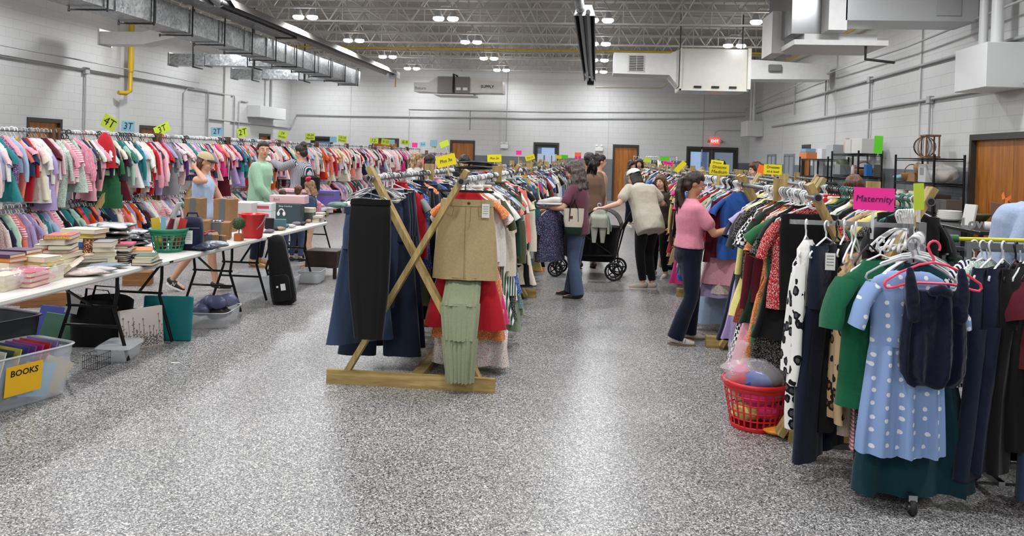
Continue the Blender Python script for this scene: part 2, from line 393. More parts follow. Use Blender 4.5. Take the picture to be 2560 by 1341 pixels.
# narrow glazed side panels in the right wall
for i, (a, b_, m_) in enumerate(((26.4, 27.6, '#c6ccd0'), (24.0, 25.2, '#aab2b8'), (20.9, 21.9, '#b9bfc2'))):
    r = bpy.data.objects.new(f'window_{i+1}', None); COL.objects.link(r); r['kind'] = 'structure'
    f = MB(); f.bb(XR-.05, XR, a, a+.06, .3, 1.95); f.bb(XR-.05, XR, b_-.06, b_, .3, 1.95); f.bb(XR-.05, XR, a+.06, b_-.06, 1.89, 1.95); f.bb(XR-.05, XR, a+.06, b_-.06, .3, .36); f.bb(XR-.045, XR, (a+b_)/2-.02, (a+b_)/2+.02, .3, 1.95)
    f.build('window_frame', mat('gray_frame', '#8b9094', .5), r); MB().bb(XR-.02, XR-.012, a+.06, b_-.06, .36, 1.89).build('window_pane', mat(f'pane{i}', m_, .15), r)
# walls beyond the glazed doors; their glow stands in for outdoor light
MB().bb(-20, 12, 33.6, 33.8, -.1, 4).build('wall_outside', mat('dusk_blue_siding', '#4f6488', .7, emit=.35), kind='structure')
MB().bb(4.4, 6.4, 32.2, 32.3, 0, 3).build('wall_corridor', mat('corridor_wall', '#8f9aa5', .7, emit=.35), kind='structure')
MB().bb(3.6, 4.3, 33.4, 33.5, 1.2, 2.1).bb(-2.3, -1.6, 33.4, 33.5, 1.7, 2.2).build('window_lit', mat('pale_dusk', '#a9c4e6', .7, emit=.7), kind='structure')  # glowing panels stand in for the bright patches outside
pt = MB()
for x in (-2.3, -2.0, -1.72): pt.bb(x, x+.24, YB+.05, YB+.055, .9, 1.75)
pt.build('posted_notices', mat('notice_paper', '#c3cfe0', .7), label='blue-white notices taped inside the glazed door in the back wall', cat='notices')
# ------------------------------------------------------------------ conduits, boxes
CW = mat('conduit_paint', '#a9abab', .5)
def pipe(name, pts, r, label, cat='pipe', m=CW, n=8, group=None):
    return MB().tube(pts, r, n).build(name, m, label=label, cat=cat, group=group)
x = XL+.05
pipe('wall_pipe', [(x+.25, 7, 3.62), (x+.25, 23, 3.60)], .017, 'thin upper pipe on hangers running along the left block wall')
pipe('electrical_conduit', [(x, 7, 3.42), (x, 24.0, 3.44), (x, 24.1, 3.3), (x, 24.1, 1.9)], .028, 'long gray conduit along the left wall that turns down past the yellow pipe', 'conduit')
pipe('electrical_conduit', [(x, 18.0, 3.4), (x, 18.0, 1.6)], .022, 'vertical gray conduit dropping behind the children rack near the 4T sign', 'conduit')
pipe('electrical_conduit', [(x, 14.6, 1.6), (x, 14.6, 3.1), (x, 14.4, 3.25), (x, 12, 3.25)], .02, 'vertical conduit with a bend at far left edge of left wall', 'conduit')
pipe('electrical_conduit', [(x, 22.6, 1.6), (x, 22.6, 3.25), (x, 22.8, 3.4), (x, 25.9, 3.42), (x, 25.95, 3.3), (x, 25.95, 1.9)], .022, 'looping conduit on the left wall below the short duct branches', 'conduit')
pipe('electrical_conduit', [(x, 26.3, 1.6), (x, 26.3, 3.2), (x, 26.4, 3.28), (x, 27, 3.28)], .02, 'conduit rising beside the white wall box on left wall', 'conduit')
pipe('electrical_conduit', [(x, 24.1, 2.55), (x, 30.6, 2.5), (x+.05, YB-.06, 2.55), (-12.1, YB-.05, 3.05), (-10.3, YB-.05, 3.05), (-3, YB-.05, 3.12), (3.9, YB-.05, 3.27), (5.6, YB-.05, 3.4)], .028, 'long conduit running along the whole back block wall', 'conduit')
pipe('electrical_conduit', [(-7.47, YB-.04, 3.38), (-2, YB-.04, 3.4), (5.6, YB-.04, 3.55)], .014, 'thin upper conduit on the back wall', 'conduit')
pipe('electrical_conduit', [(-7.45, YB-.04, 3.3), (-7.45, YB-.04, 1.7)], .014, 'thin vertical conduit on back wall behind the children rack signs', 'conduit')
pipe('electrical_conduit', [(-3.55, YB-.04, 5.2), (-3.55, YB-.04, 2.2)], .016, 'vertical conduit on back wall above the emergency light', 'conduit')
pipe('electrical_conduit', [(-5.0, YB-.04, 2.6), (-5.0, YB-.04, 3.4)], .01, 'short dark drop conduit under the wall unit marked SUPPLY', 'conduit', mat('darkpipe', '#333333', .5))
x = XR-.05
pipe('electrical_conduit', [(x, 6, 2.86), (x, 12.4, 2.86), (x, 27, 2.86)], .026, 'lower long conduit along the right block wall', 'conduit')
pipe('electrical_conduit', [(x, 6, 3.5), (x, 15, 3.5), (x, 27, 3.5), (x, 30.9, 3.45)], .026, 'upper long conduit along the right block wall', 'conduit')
pipe('wall_pipe', [(x-.2, 10, 3.95), (x-.2, 15, 3.85), (x-.2, 22, 3.9), (x-.2, 30.9, 3.65)], .018, 'thin sagging pipe on brackets above the right wall conduits')
for Y_, z_, l in ((17.6, 3.5, 'long drop conduit on right wall above the tall wire shelf'), (14.5, 2.85, 'drop conduit on right wall above the wire globe'), (20.9, 3.9, 'hanging cord conduit on right wall left of the square box'), (24.1, 4.1, 'farthest hanging cord conduit on right wall')):
    z2 = 1.7 if Y_ < 18 else z_-1.0
    pipe('electrical_conduit', [(x, Y_, z_), (x, Y_, z2)], .02, l, 'conduit')
    if Y_ < 18: MB().rbox((x, Y_, z_), (.09, .14, .13), .01).build('junction_box', CW, label='small square junction box on right wall above the '+l.split(' the ')[-1], cat='electrical box')
MB().rbox((XL+.06, 18.0, 3.42), (.1, .16, .16), .01).build('junction_box', CW, label='square junction box on left wall conduit above the 3T sign', cat='electrical box')
YEL = mat('yellow_gas_pipe', '#c8a417', .45)
MB().tube([(XL+.3, 19.45, 5.1), (XL+.3, 19.45, 3.55)], .075, 12).tube([(XL+.3, 19.45, 3.6), (XL+.3, 19.45, 3.05), (XL+.28, 19.3, 2.98), (XL+.2, 19.1, 2.98)], .055, 12).build('gas_pipe', YEL, label='thick yellow gas pipe running down the left wall behind the white duct', cat='pipe')
MB().tube([(-12, 24, 4.88), (5.5, 24, 4.88)], .03, 8).tube([(5.5, 15, 4.6), (5.5, 30, 4.75)], .03, 8).build('gas_pipe', YEL, label='thin yellow gas line under the roof joists', cat='pipe')
MB().tube([(-.1, 28.2, 4.15), (2.2, 28.0, 4.15), (2.3, 21, 4.15)], .022, 8).build('gas_pipe', mat('tan_pipe', '#b9ae8a', .5), label='thin tan gas line from the dark tube heater to the big white unit', cat='pipe')
MB().tube([(-7.1, 27.3, 4.5), (-7.1, 27.3, 3.95)], .02, 8).build('gas_pipe', YEL, label='short yellow drop pipe at the end of the silver tube heater', cat='pipe')
PB = mat('white_box_paint', '#d5d6d6', .4)
MB().rbox((XL+.25, 28.2, 2.97), (.5, 2.3, .42), .01).build('wall_duct_box', PB, label='white rectangular box duct on left wall near the back corner', cat='duct box')
pipe('wall_pipe', [(XL+.2, 28.6, 3.2), (XL+.2, 28.6, 5.2)], .06, 'vertical white pipe above the box duct on left wall')
MB().rbox((XR-.28, 11.9, 3.1), (.56, .95, .62), .01).build('wall_duct_box', PB, label='large white square box high on the right wall beside two white pipes', cat='duct box')
for y_, r_ in ((11.7, .085), (12.1, .065)):
    pipe('vent_pipe', [(XR-.3, y_, 3.4), (XR-.3, y_, 5.3)], r_, f'{"thicker" if r_ > .07 else "thinner"} of two white vent pipes rising from the white box on right wall', m=PB)
MB().rbox((XR-.28, 29.2, 2.85), (.56, 1.2, .55), .01).build('wall_duct_box', PB, label='white box duct on the right wall near the exit doors', cat='duct box')
for y_ in (29.0, 29.5): pipe('vent_pipe', [(XR-.25, y_, 3.1), (XR-.25, y_, 5.3)], .06, f'{"nearer" if y_ < 29.2 else "farther"} white vent pipe above the right wall box near the exit', m=PB)
ex = thing('exit_sign', (4.48, YB-.1, 2.42), 'small lit red EXIT sign above the double doors in the back wall', 'exit sign')
MB().rbox((0, 0, 0), (.34, .06, .22), .01).build('sign_case', mat('exit_red', '#ff5548', .4, emit=1.1), ex)
text('EXIT', .14, mat('exit_letters', '#ffd9d0', .4, emit=1.5), ex, (0, -.034, 0), (PI/2, 0, 0), bold=.003)
for s in (-1, 1): MB().ball((s*.24, -.02, .0), .06, 10).build('lamp_head', mat('gray_lamp', '#9b9b98', .4), ex)
pipe('electrical_conduit', [(4.48, YB-.05, 2.6), (4.5, YB-.05, 2.78), (4.65, YB-.05, 2.85), (5.7, YB-.05, 2.85)], .014, 'curved conduit feeding the EXIT sign', 'conduit')
em = thing('emergency_light', (-3.6, YB-.1, 2.0), 'white twin-head emergency light on back wall between wooden and glazed door', 'emergency light')
MB().rbox((0, 0, 0), (.3, .1, .16), .01).build('case', WHITE, em)
for s in (-1, 1): MB().ball((s*.1, -.02, .12), .055, 10).build('lamp_head', WHITE, em)
em2 = copy_tree(em, (.1, YB-.1, 2.0), label='white twin-head emergency light on back wall left of the right-hand wooden door')
# ------------------------------------------------------------------ ducts, heaters, units
du = thing('air_duct', (0, 0, 0), 'long silver galvanised main duct hanging under the roof at left', 'duct')
b = MB().bb(-8.55, -7.95, 6, 25.9, 3.87, 4.32); y = 7.5
while y < 26: b.bb(-8.57, -7.93, y-.012, y+.012, 3.855, 4.335); y += 1.2
b.build('duct_body', GALV, du)
BR = mat('dark_strap', '#4a4a4a', .5, .5)
y = 8.0
while y < 26:
    MB().bb(-8.6, -7.9, y-.015, y+.015, 3.82, 3.845).bb(-7.93, -7.905, y-.01, y+.01, 3.8, 4.4).bb(-8.6, -8.575, y-.01, y+.01, 3.8, 4.4).build('duct_hanger', BR, du); y += 1.35
d2 = thing('air_duct', (0, 0, 0), 'second dark-topped galvanised duct lying beside and above the main duct', 'duct')
MB().bb(-7.8, -7.35, 6, 18.6, 4.36, 4.62).build('duct_body', GALV, d2)
MB().bb(-7.83, -7.32, 18.5, 18.62, 4.34, 4.64).build('duct_end', BR, d2)
for i, (y, z, wsh, lb) in enumerate(((17.3, 4.0, 1, 'nearest duct branch, white and stepped, reaching the left wall by the yellow pipe'), (20.4, 3.86, 0, 'middle galvanised duct branch reaching toward the left wall'), (24.1, 3.86, 0, 'farthest galvanised duct branch reaching toward the left wall'))):
    r = thing('duct_branch', (0, 0, 0), lb, 'duct'); h = .3 if i else .27
    if i == 0:
        MB().prism([(-11.55, 3.98), (-10.5, 3.98), (-9.6, 4.18), (-8.6, 4.05), (-8.6, 4.38), (-9.6, 4.48), (-10.5, 4.27), (-11.55, 4.27)], [(0, y, 0), (0, y+.45, 0)], (1, 0, 0), (0, 0, 1)).build('duct_body', PAINT, r)
        MB().bb(-11.58, -11.54, y-.03, y+.48, 3.95, 4.33).build('duct_flange', PAINT, r)
        MB().bb(-9.62, -9.57, y-.03, y+.48, 4.14, 4.52).build('duct_flange', BR, r)
    else:
        MB().bb(-11.6, -8.5, y, y+.45, z, z+h).build('duct_body', GALV, r)
        for xx in (-11.6, -10.6, -9.4): MB().bb(xx-.02, xx+.02, y-.03, y+.48, z-.03, z+h+.03).build('duct_flange', GALV, r)
        for xx in (-10.9, -9.2): MB().bb(xx-.02, xx+.02, y-.04, y+.5, z-.07, z-.04).bb(xx-.02, xx+.02, y-.04, y-.01, z-.07, 5.4).build('duct_hanger', BR, r)
h1 = thing('tube_heater', (0, 0, 0), 'long silver-hooded tube heater hanging beside the main duct', 'radiant heater')
hood = [(-.24, 0), (-.13, .17), (.13, .17), (.24, 0), (.22, 0), (.12, .15), (-.12, .15), (-.22, 0)]
REF = mat('bright_reflector', '#c9c9c9', .3, .9); DK = mat('heater_dark', '#37383a', .4, .6)
MB().prism(hood, [(-7.2, 14.6, 4.35), (-7.2, 27.2, 4.35)], (1, 0, 0), (0, 0, 1)).build('hood', mat('hood_metal', '#8e8b88', .4, .8), h1)
MB().tube([(-7.2, 14.4, 4.42), (-7.2, 27.4, 4.42)], .06, 10).build('heater_tube', DK, h1)
MB().rbox((-7.2, 27.5, 4.38), (.3, .45, .26), .02).build('burner_box', PAINT, h1)
MB().tube([(-7.25, 14.5, 4.42), (-7.25, 14.2, 4.5), (-7.2, 14.1, 4.75), (-7.1, 14.1, 5.4)], .1, 12).build('flue_elbow', GALV, h1)
h2 = thing('tube_heater', (0, 0, 0), 'dark tube heater hanging end-on over the centre aisle', 'radiant heater')
MB().prism([(-.2, 0), (-.13, .2), (.13, .2), (.2, 0), (.18, 0), (.11, .17), (-.11, .17), (-.18, 0)], [(-.3, 14.9, 4.32), (-.3, 27.8, 4.32)], (1, 0, 0), (0, 0, 1)).build('hood', DK, h2)
MB().prism([(-.2, 0), (-.13, .2), (.13, .2), (.2, 0)], [(-.3, 14.88, 4.32), (-.3, 14.9, 4.32)], (1, 0, 0), (0, 0, 1)).build('hood_end', PAINT, h2)
for xx in (-.07, .07): MB().tube([(-.3+xx, 14.7, 4.36), (-.3+xx, 27.9, 4.36)], .045, 10).build('heater_tube', mat('tube_dark', '#232426', .35, .5), h2)
MB().rbox((-.28, 28.1, 4.34), (.24, .4, .24), .02).build('burner_box', BLACK, h2)
MB().tube([(-.37, 14.75, 4.4), (-.4, 14.5, 4.55), (-.5, 14.45, 4.7), (-.52, 14.45, 5.0), (-.55, 14.45, 5.45)], .085, 12).build('flue_elbow', GALV, h2)
u = thing('air_handler', (0, 0, 0), 'gray air handler with ducts marked Return and SUPPLY near the back wall', 'air handler')
UB = mat('unit_taupe', '#77726e', .4, .3); UW = mat('unit_cream', '#d6d3ca', .45, noise=.05, nscale=2)
MB().bb(-5.9, -4.7, 28.8, 29.9, 3.88, 4.5).build('unit_body', UB, u)
MB().prism([(-4.7, 3.9), (-4.3, 3.93), (-3.5, 3.93), (-3.5, 4.36), (-4.2, 4.36), (-4.7, 4.46)], [(0, 28.85, 0), (0, 29.8, 0)], (1, 0, 0), (0, 0, 1)).build('supply_duct', UW, u)
MB().prism([(-5.9, 3.9), (-6.3, 3.93), (-6.8, 3.93), (-6.8, 4.26), (-6.3, 4.26), (-5.9, 4.5)], [(0, 28.85, 0), (0, 29.8, 0)], (1, 0, 0), (0, 0, 1)).build('return_duct', PAINT, u)
MB().bb(-6.0, -4.55, 28.7, 29.95, 3.80, 3.85).build('drip_tray', PAINT, u)
MB().tube([(-5.3, 28.77, 3.9), (-5.3, 28.77, 4.6), (-5.15, 28.7, 4.5)], .04, 8).build('flue_pipe', BLACK, u)
[MB().bb(a_, a_+.17, 28.78, 28.8, 4.0, 4.1).build('label_plate', WHITE, u) for a_ in (-4.95, -5.2)]
text('SUPPLY', .15, INK, u, (-4.05, 28.84, 4.15), (PI/2, 0, 0), bold=.003); text('Return', .15, mat('gray_ink', '#77777a', .6), u, (-6.55, 28.84, 4.05), (PI/2, 0, 0))
u = thing('air_handler', (0, 0, 0), 'big cream-white air handler cabinet hanging at right with a grille duct', 'air handler')
MB().rbox((2.83, 20.6, 3.93), (1.66, 1.2, 1.04), .02).build('unit_body', mat('unit_white', '#d5d2ca', .22, noise=.03, nscale=1.5), u)
MB().bb(2.0, 3.66, 19.96, 20.0, 3.4, 3.44).bb(2.0, 2.04, 19.96, 20.0, 3.4, 4.45).bb(3.62, 3.7, 19.9, 20.0, 3.45, 4.45).build('unit_trim', UW, u)
for xx in (2.35, 2.78, 3.2): MB().bb(xx, xx+.18, 19.97, 19.995, 3.47, 3.52).build('unit_slot', BLACK, u)
MB().prism([(1.98, 3.5), (1.75, 3.78), (.36, 3.8), (.36, 4.32), (1.75, 4.32), (1.98, 4.42)], [(0, 20.05, 0), (0, 20.9, 0)], (1, 0, 0), (0, 0, 1)).build('grille_duct', PAINT, u)
g = MB(); g.bb(.72, 1.13, 20.03, 20.05, 3.85, 4.27); gr = g.build('grille', mat('grille_frame', '#c8c6c0', .5), u)
g = MB()
for i in range(9): g.bb(.75, .92, 20.01, 20.03, 3.88+i*.042, 3.9+i*.042).bb(.94, 1.1, 20.01, 20.03, 3.88+i*.042, 3.9+i*.042)
g.build('louvre', mat('louvre_dark', '#47433c', .5), gr)
MB().prism([(3.7, 3.72), (5.6, 3.75), (5.6, 4.1), (3.9, 4.2), (3.7, 4.2)], [(0, 20.1, 0), (0, 20.9, 0)], (1, 0, 0), (0, 0, 1)).build('return_duct', PAINT, u)
MB().rbox((4.3, 20.05, 4.0), (.3, .12, .16), .01).build('damper_motor', mat('motor_gray', '#6b6c6a', .5), u)
for xx in (2.05, 3.6): MB().tube([(xx, 20.6, 4.45), (xx, 20.6, 5.4)], .015, 6).build('hanger_rod', BR, u)
u = thing('air_handler', (0, 0, 0), 'nearest air handler hanging at upper right with a duct marked Return', 'air handler')
MB().bb(3.0, 3.6, 12.9, 14.6, 3.72, 4.75).build('unit_body', mat('unit_shiny', '#8e8f90', .25, .8), u)
MB().bb(2.85, 3.05, 13.6, 14.4, 3.5, 4.2).build('supply_duct', PAINT, u)
MB().bb(3.45, 3.72, 12.5, 13.3, 3.72, 4.7).build('unit_panel', PAINT, u)
MB().bb(3.7, 5.6, 12.5, 13.3, 3.87, 4.7).build('return_duct', mat('duct_gray', '#b4b5b6', .35, .3), u)
MB().bb(5.0, 5.35, 12.48, 12.5, 3.95, 4.2).build('access_panel', mat('panel_gray', '#a4a5a6', .4, .2), u)
MB().bb(3.0, 4.4, 12.7, 13.9, 3.52, 3.60).bb(3.2, 4.3, 12.9, 13.6, 3.60, 3.72).build('drip_tray', PAINT, u)
MB().tube([(4.1, 12.8, 3.6), (4.1, 12.8, 3.32), (4.6, 13.0, 3.3)], .022, 8).build('drain_pipe', BR, u)
text('Return', .16, mat('gray_ink', '#77777a', .6), u, (3.695, 12.9, 4.3), (PI/2, 0, -PI/2))
def lump(c, r, seed, n=14):
    rn = random.Random(seed); ph = [rn.random()*6 for _ in range(4)]; mb = MB(); rings = []
    for i in range(9):
        t = -PI/2+PI*i/8; cr = max(math.cos(t), .03); g = []
        for k in range(n):
            a = 2*PI*k/n; f = 1+.18*math.sin(3*a+ph[0]+t*2)+.12*math.sin(5*a+ph[1]-t*3)+.08*math.sin(7*a+ph[2]); g.append(V((c[0]+r[0]*cr*math.cos(a)*f, c[1]+r[1]*cr*math.sin(a)*f, c[2]+r[2]*math.sin(t)*(1+.1*math.sin(a*4+ph[3])))))
        rings.append(g)
    return mb.loft(rings)
def blob(name, mb, m, parent, vox=.011, sm=3, disp=0, dsc=.12, label=None):
    o = mb.build(name, m, parent); r = o.modifiers.new('remesh', 'REMESH'); r.mode = 'VOXEL'; r.voxel_size = vox; r.use_smooth_shade = True
    s_ = o.modifiers.new('smooth', 'SMOOTH'); s_.iterations = sm; s_.factor = .5
    if disp:
        t_ = bpy.data.textures.get('folds%g' % dsc) or bpy.data.textures.new('folds%g' % dsc, 'CLOUDS'); t_.noise_scale = dsc; t_.noise_depth = 2
        d = o.modifiers.new('folds', 'DISPLACE'); d.texture = t_; d.strength = disp; d.mid_level = .5; d.texture_coords = 'LOCAL'
    if label: o['label'] = label
    return o
# ------------------------------------------------------------------ clothes on hangers
# every template hangs from the local origin (the centre of the rail); width along X, thickness along Y
_J = random.Random(99)
def gring(z, hw, hd, n, fold, k, ph, rnd, cx=0, cy=0):
    out = []
    for i in range(n):
        t = 2*PI*i/n; c, s_ = math.cos(t), math.sin(t)
        f = fold*(math.cos(k*t+ph)+.5*math.cos((k*1.7+1)*c*2+ph*2))+_J.uniform(-.25, .25)*fold*min(1, hw/.06)
        out.append(V((cx+hw*c*(1+.06*fold/.02*math.sin(ph+z*7)) , cy+hd*math.copysign(abs(s_)**.6, s_)+f*(.3+abs(s_)), z)))
    return out
def torso(mb, rows, n, fold, k, seed, cx=0):
    rnd = random.Random(seed); ph = rnd.random()*6; z0, z1 = rows[0][0], rows[-1][0]; rings = []
    for z, hw, hd in rows:
        u = (z-z0)/(z1-z0); rings.append(gring(z, hw, hd, n, fold*u, k, ph+u*.8, rnd, cx+math.sin(seed)*.01*u, math.cos(seed)*.02*u))
    mb.loft(rings, cap=False)
def sleeve(mb, side, p0, p1, r0, r1, n=8, seed=0):
    rnd = random.Random(seed+side*3); p0, p1 = V(p0), V(p1); pts = []; m = 4
    for i in range(m+1):
        u = i/m; p = p0.lerp(p1, u); p.x += side*.015*math.sin(u*PI)+rnd.uniform(-.006, .006); p.y += rnd.uniform(-.012, .012)*u; pts.append(p)
    mb.tube(pts, [r0+(r1-r0)*i/m+rnd.uniform(-.004, .004) for i in range(m+1)], n, cap=False, flat=.5)
def g_top(seed, W=.21, Lg=.62, slv='short', n=20, flare=1.06, fold=.02, neck=.075, z0=-.075, coll=False):
    mb = MB(); d = .035+.015*(W/.2)
    rows = [(z0, neck, .02), (z0-.02, neck+.02, .028), (z0-.055, W*.75, .035), (z0-.09, W*.97, d), (z0-.2*Lg/.6, W, d+.01), (z0-.55*Lg, W*.98, d+.012), (z0-.8*Lg, W*1.0*flare, d+.018), (z0-Lg, W*1.02*flare, d+.02)]
    torso(mb, rows, n, fold, 5, seed)
    for s_ in (-1, 1):
        if slv == 'short': sleeve(mb, s_, (s_*W*.86, 0, z0-.10), (s_*W*1.28, 0, z0-.10-.33*Lg), .062*W/.2, .06*W/.2, seed=seed)
        elif slv == 'long': sleeve(mb, s_, (s_*W*.86, 0, z0-.10), (s_*W*1.22, .0, z0-.12-Lg*.88), .06*W/.2, .04*W/.2, seed=seed)
        elif slv == 'ruffle': sleeve(mb, s_, (s_*W*.8, 0, z0-.08), (s_*W*1.45, 0, z0-.08-.22*Lg), .05*W/.2, .075*W/.2, seed=seed)
    if coll: mb.tube([(neck*math.cos(a), .03*math.sin(a), z0+.015) for a in [i*PI/4 for i in range(8)]], .014, 6, closed=True)
    return mb
def g_dress(seed, W=.2, Lg=1.05, waist=.42, slv='short', hem=.34, n=24, fold=.03, neck=.08, z0=-.075, tiers=0):
    mb = MB(); d = .04
    rows = [(z0, neck, .02), (z0-.02, neck+.02, .028), (z0-.055, W*.75, .034), (z0-.09, W*.95, d), (z0-.2, W*.96, d+.006), (z0-waist*Lg*.9, W*.88, d), (z0-waist*Lg, W*.86, d)]
    for i in range(1, 7):
        u = i/6; hw = W*.88+(hem-W*.88)*u**.8
        if tiers and i in (2, 4): rows.append((z0-waist*Lg-(1-waist)*Lg*(u-.02), hw*.97, d+.02*u)); hw *= 1.06
        rows.append((z0-waist*Lg-(1-waist)*Lg*u, hw, d+.035*u))
    torso(mb, rows, n, fold, 7, seed)
    for s_ in (-1, 1):
        if slv == 'short': sleeve(mb, s_, (s_*W*.86, 0, z0-.10), (s_*W*1.35, 0, z0-.10-.17), .06*W/.2, .065*W/.2, seed=seed)
        elif slv == 'long': sleeve(mb, s_, (s_*W*.86, 0, z0-.10), (s_*W*1.22, 0, z0-.58), .06*W/.2, .042*W/.2, seed=seed)
        elif slv == 'ruffle': sleeve(mb, s_, (s_*W*.8, 0, z0-.08), (s_*W*1.4, 0, z0-.19), .045*W/.2, .08*W/.2, seed=seed)
    return mb
def g_pants(seed, W=.2, Lg=1.0, z0=-.1, hem=.11, n=16, wid=1.0):
    mb = MB(); crotch = .29*Lg/1.0
    rows = [(z0, W*.9, .03), (z0-.045, W*.92, .032), (z0-.05, W*.93, .036), (z0-.16*Lg, W*1.03, .05), (z0-crotch, W*1.04, .055)]
    torso(mb, rows, 20, .008, 5, seed)
    for s_ in (-1, 1):
        r = []
        for i in range(7):
            u = i/6; hw = (W*.53*(1-u)+hem*u*wid); cx = s_*(W*.5+(.02+hem*.3)*u); r.append(gring(z0-crotch+.01-(Lg-crotch)*u, hw, .05-.012*u, n, .008, 4, seed+u*2+s_, None, cx, .01*math.sin(seed+s_*2+u*3)))
        mb.loft(r, cap=False)
    return mb
def g_folded(seed, W=.19, Lg=.55, z0=-.12):
    mb = MB(); rows = [(z0+.01, W*.8, .01), (z0, W, .03), (z0-.1, W, .045), (z0-.3, W*.98, .05), (z0-Lg, W*.95, .055)]
    torso(mb, rows, 16, .01, 4, seed); return mb
def g_skirt(seed, W=.18, Lg=.62, hem=.24, z0=-.11, fold=.02, tiers=0):
    mb = MB(); rows = [(z0, W, .03), (z0-.035, W*1.0, .032), (z0-.04, W*1.01, .04)]
    for i in range(1, 6):
        u = i/5; hw = W+(hem-W)*u
        if tiers and i in (2, 3): rows.append((z0-.04-Lg*(u-.02), hw*.96, .05)); hw *= 1.05
        rows.append((z0-.04-Lg*u, hw, .045+.04*u))
    torso(mb, rows, 24, fold, 8, seed); return mb
def g_romper(seed, W=.13, z0=-.06, Lg=.45, slv='short'):
    mb = g_top(seed, W, .24, slv, 12, 1.0, .01, .045, z0)
    for s_ in (-1, 1):
        mb.loft([gring(z0-.23-(Lg-.24)*i/3, W*.5-.01*i, .035, 8, .005, 3, seed+i, None, s_*W*.52) for i in range(4)], cap=False)
    return mb
def hanger_mb(W=.2, z=-.075, r=.0055, clips=False):
    mb = MB(); hk = [(.022*math.cos(a), 0, .022*math.sin(a)+.004) for a in [(-20+i*30)*PI/180 for i in range(8)]]
    mb.tube(hk+[(-.012, 0, -.022), (0, 0, -.035), (0, 0, z+.01)], .005, 5)
    if clips:
        mb.tube([(-W, 0, z), (W, 0, z)], r, 5); mb.tube([(0, 0, z+.02), (0, 0, z)], r, 5)
    else: mb.tube([(0, 0, z+.012), (W*.5, 0, z-.022), (W*.96, 0, z-.065), (W, 0, z-.08), (W*.94, 0, z-.087), (-W*.94, 0, z-.087), (-W, 0, z-.08), (-W*.96, 0, z-.065), (-W*.5, 0, z-.022)], r, 5, closed=True)
    return mb
CLOTH = dict(
    white='#e9e7e2', cream='#e6dcc6', pink='#e9a7b4', pale_pink='#f0cdd1', hot_pink='#d93a80', coral='#e77f72', red='#b81f2b', maroon='#5d1a28', orange='#d0561f',
    mustard='#d9a93b', yellow='#eadf86', mint='#a9d0bd', green='#2f6b45', dark_green='#1d3b2c', sage='#8d9c82', olive='#565a3c', teal='#2a7f83', light_blue='#a8c0dc', blue='#2f59a6',
    denim='#34435e', dark_denim='#1b2436', navy='#171d33', lavender='#b2a0cf', purple='#5b3577', gray='#8b8c8f', dark_gray='#3b3c40', black='#121214', tan='#bfa27a', brown='#5f4230', rust='#8c4326')
FAB = {}
for k_, c_ in CLOTH.items(): FAB[k_.replace('_', ' ')] = fabric('cloth_'+k_, c_)
PAT = {
    'pink floral': ('floral', ['#f0d3d3', '#d65f7e', '#7fa07a', '#f3b6b0']), 'white floral': ('floral', ['#ece9e2', '#c84d55', '#5c7f63', '#dba3a9']),
    'red floral': ('floral', ['#b3232c', '#ece2d6', '#8c1622', '#e7c7bd']), 'navy floral': ('floral', ['#1c2440', '#c7cbd8', '#a84f63', '#4f6fa0']),
    'teal floral': ('floral', ['#4f8d8e', '#e8cfc4', '#d77a6b', '#2c5b60']), 'mint floral': ('floral', ['#bcd8ca', '#e08c8f', '#ffffff', '#7fa58f']),
    'purple floral': ('floral', ['#4d3563', '#c3a3cf', '#e3d5e6', '#8b6aa6']), 'colourful': ('floral', ['#e8903f', '#2f62a8', '#efe3cf', '#c93446']),
    'blue print': ('floral', ['#2a4fa0', '#7fa4dc', '#1b2f6b', '#c7d8ef']), 'leopard print': ('leopard', ['#c9ab84', '#2b211b', '#8b6644']), 'black and white leopard': ('leopard', ['#e9e8e4', '#15151a', '#4d4d52']),
    'black print': ('floral', ['#19191c', '#b9b6ae', '#4a4a4c', '#8b8780']), 'rust print': ('floral', ['#7d3a20', '#2b1a16', '#a8592f', '#3d2119']),
    'green striped': ('stripes', ['#e8e8e2', '#2f5744']), 'navy striped': ('stripes', ['#e6e6ea', '#20263f']), 'pink striped': ('hstripes', ['#f3dede', '#e0728b']), 'gray striped': ('hstripes', ['#dddddd', '#6f7378']),
    'rainbow striped': ('hstripes', ['#c9b695', '#8aa9b5', '#c98a6c', '#e5ded0']), 'black gingham': ('gingham', ['#e8e8e8', '#1d1d20']), 'pink gingham': ('gingham', ['#f3e3e3', '#dd6d85']), 'red plaid': ('gingham', ['#a32733', '#d9c3bd']),
    'dotted pink': ('dots', ['#e78fa4', '#ffffff']), 'dotted navy': ('dots', ['#1d2745', '#ececf0'])}
for k_, (kd, cs) in PAT.items(): FAB[k_] = pattern('cloth_'+k_.replace(' ', '_'), kd, cs, 1.6 if 'floral' in kd else 1)
TPL = {}
def tpl(name, kind_words, cat, fns):
    TPL[name] = dict(words=kind_words, cat=cat, mbs=fns, meshes=[None]*len(fns))
    for i, f in enumerate(fns): TPL[name]['meshes'][i] = f.mesh(name); TPL[name]['meshes'][i].materials.append(FAB['white'])
kt = lambda s_, sl, L=.3, W=.14: g_top(s_, W, L, sl, 16, 1.1, .02, .05, -.06)
tpl('toddler_shirt', 'shirt', 'shirt', [kt(1, 'short'), kt(2, 'short', .34, .15), kt(3, 'short', .28, .13)])
tpl('toddler_sweater', 'sweater', 'sweater', [kt(4, 'long', .32, .15), kt(5, 'long', .36, .15)])
tpl('toddler_dress', 'dress', 'dress', [g_dress(6, .125, .5, .38, 'ruffle', .21, 16, .034, .045, -.06), g_dress(7, .13, .56, .4, 'short', .2, 16, .034, .045, -.06, 1), g_dress(8, .12, .46, .35, 'none', .2, 16, .034, .045, -.06)])
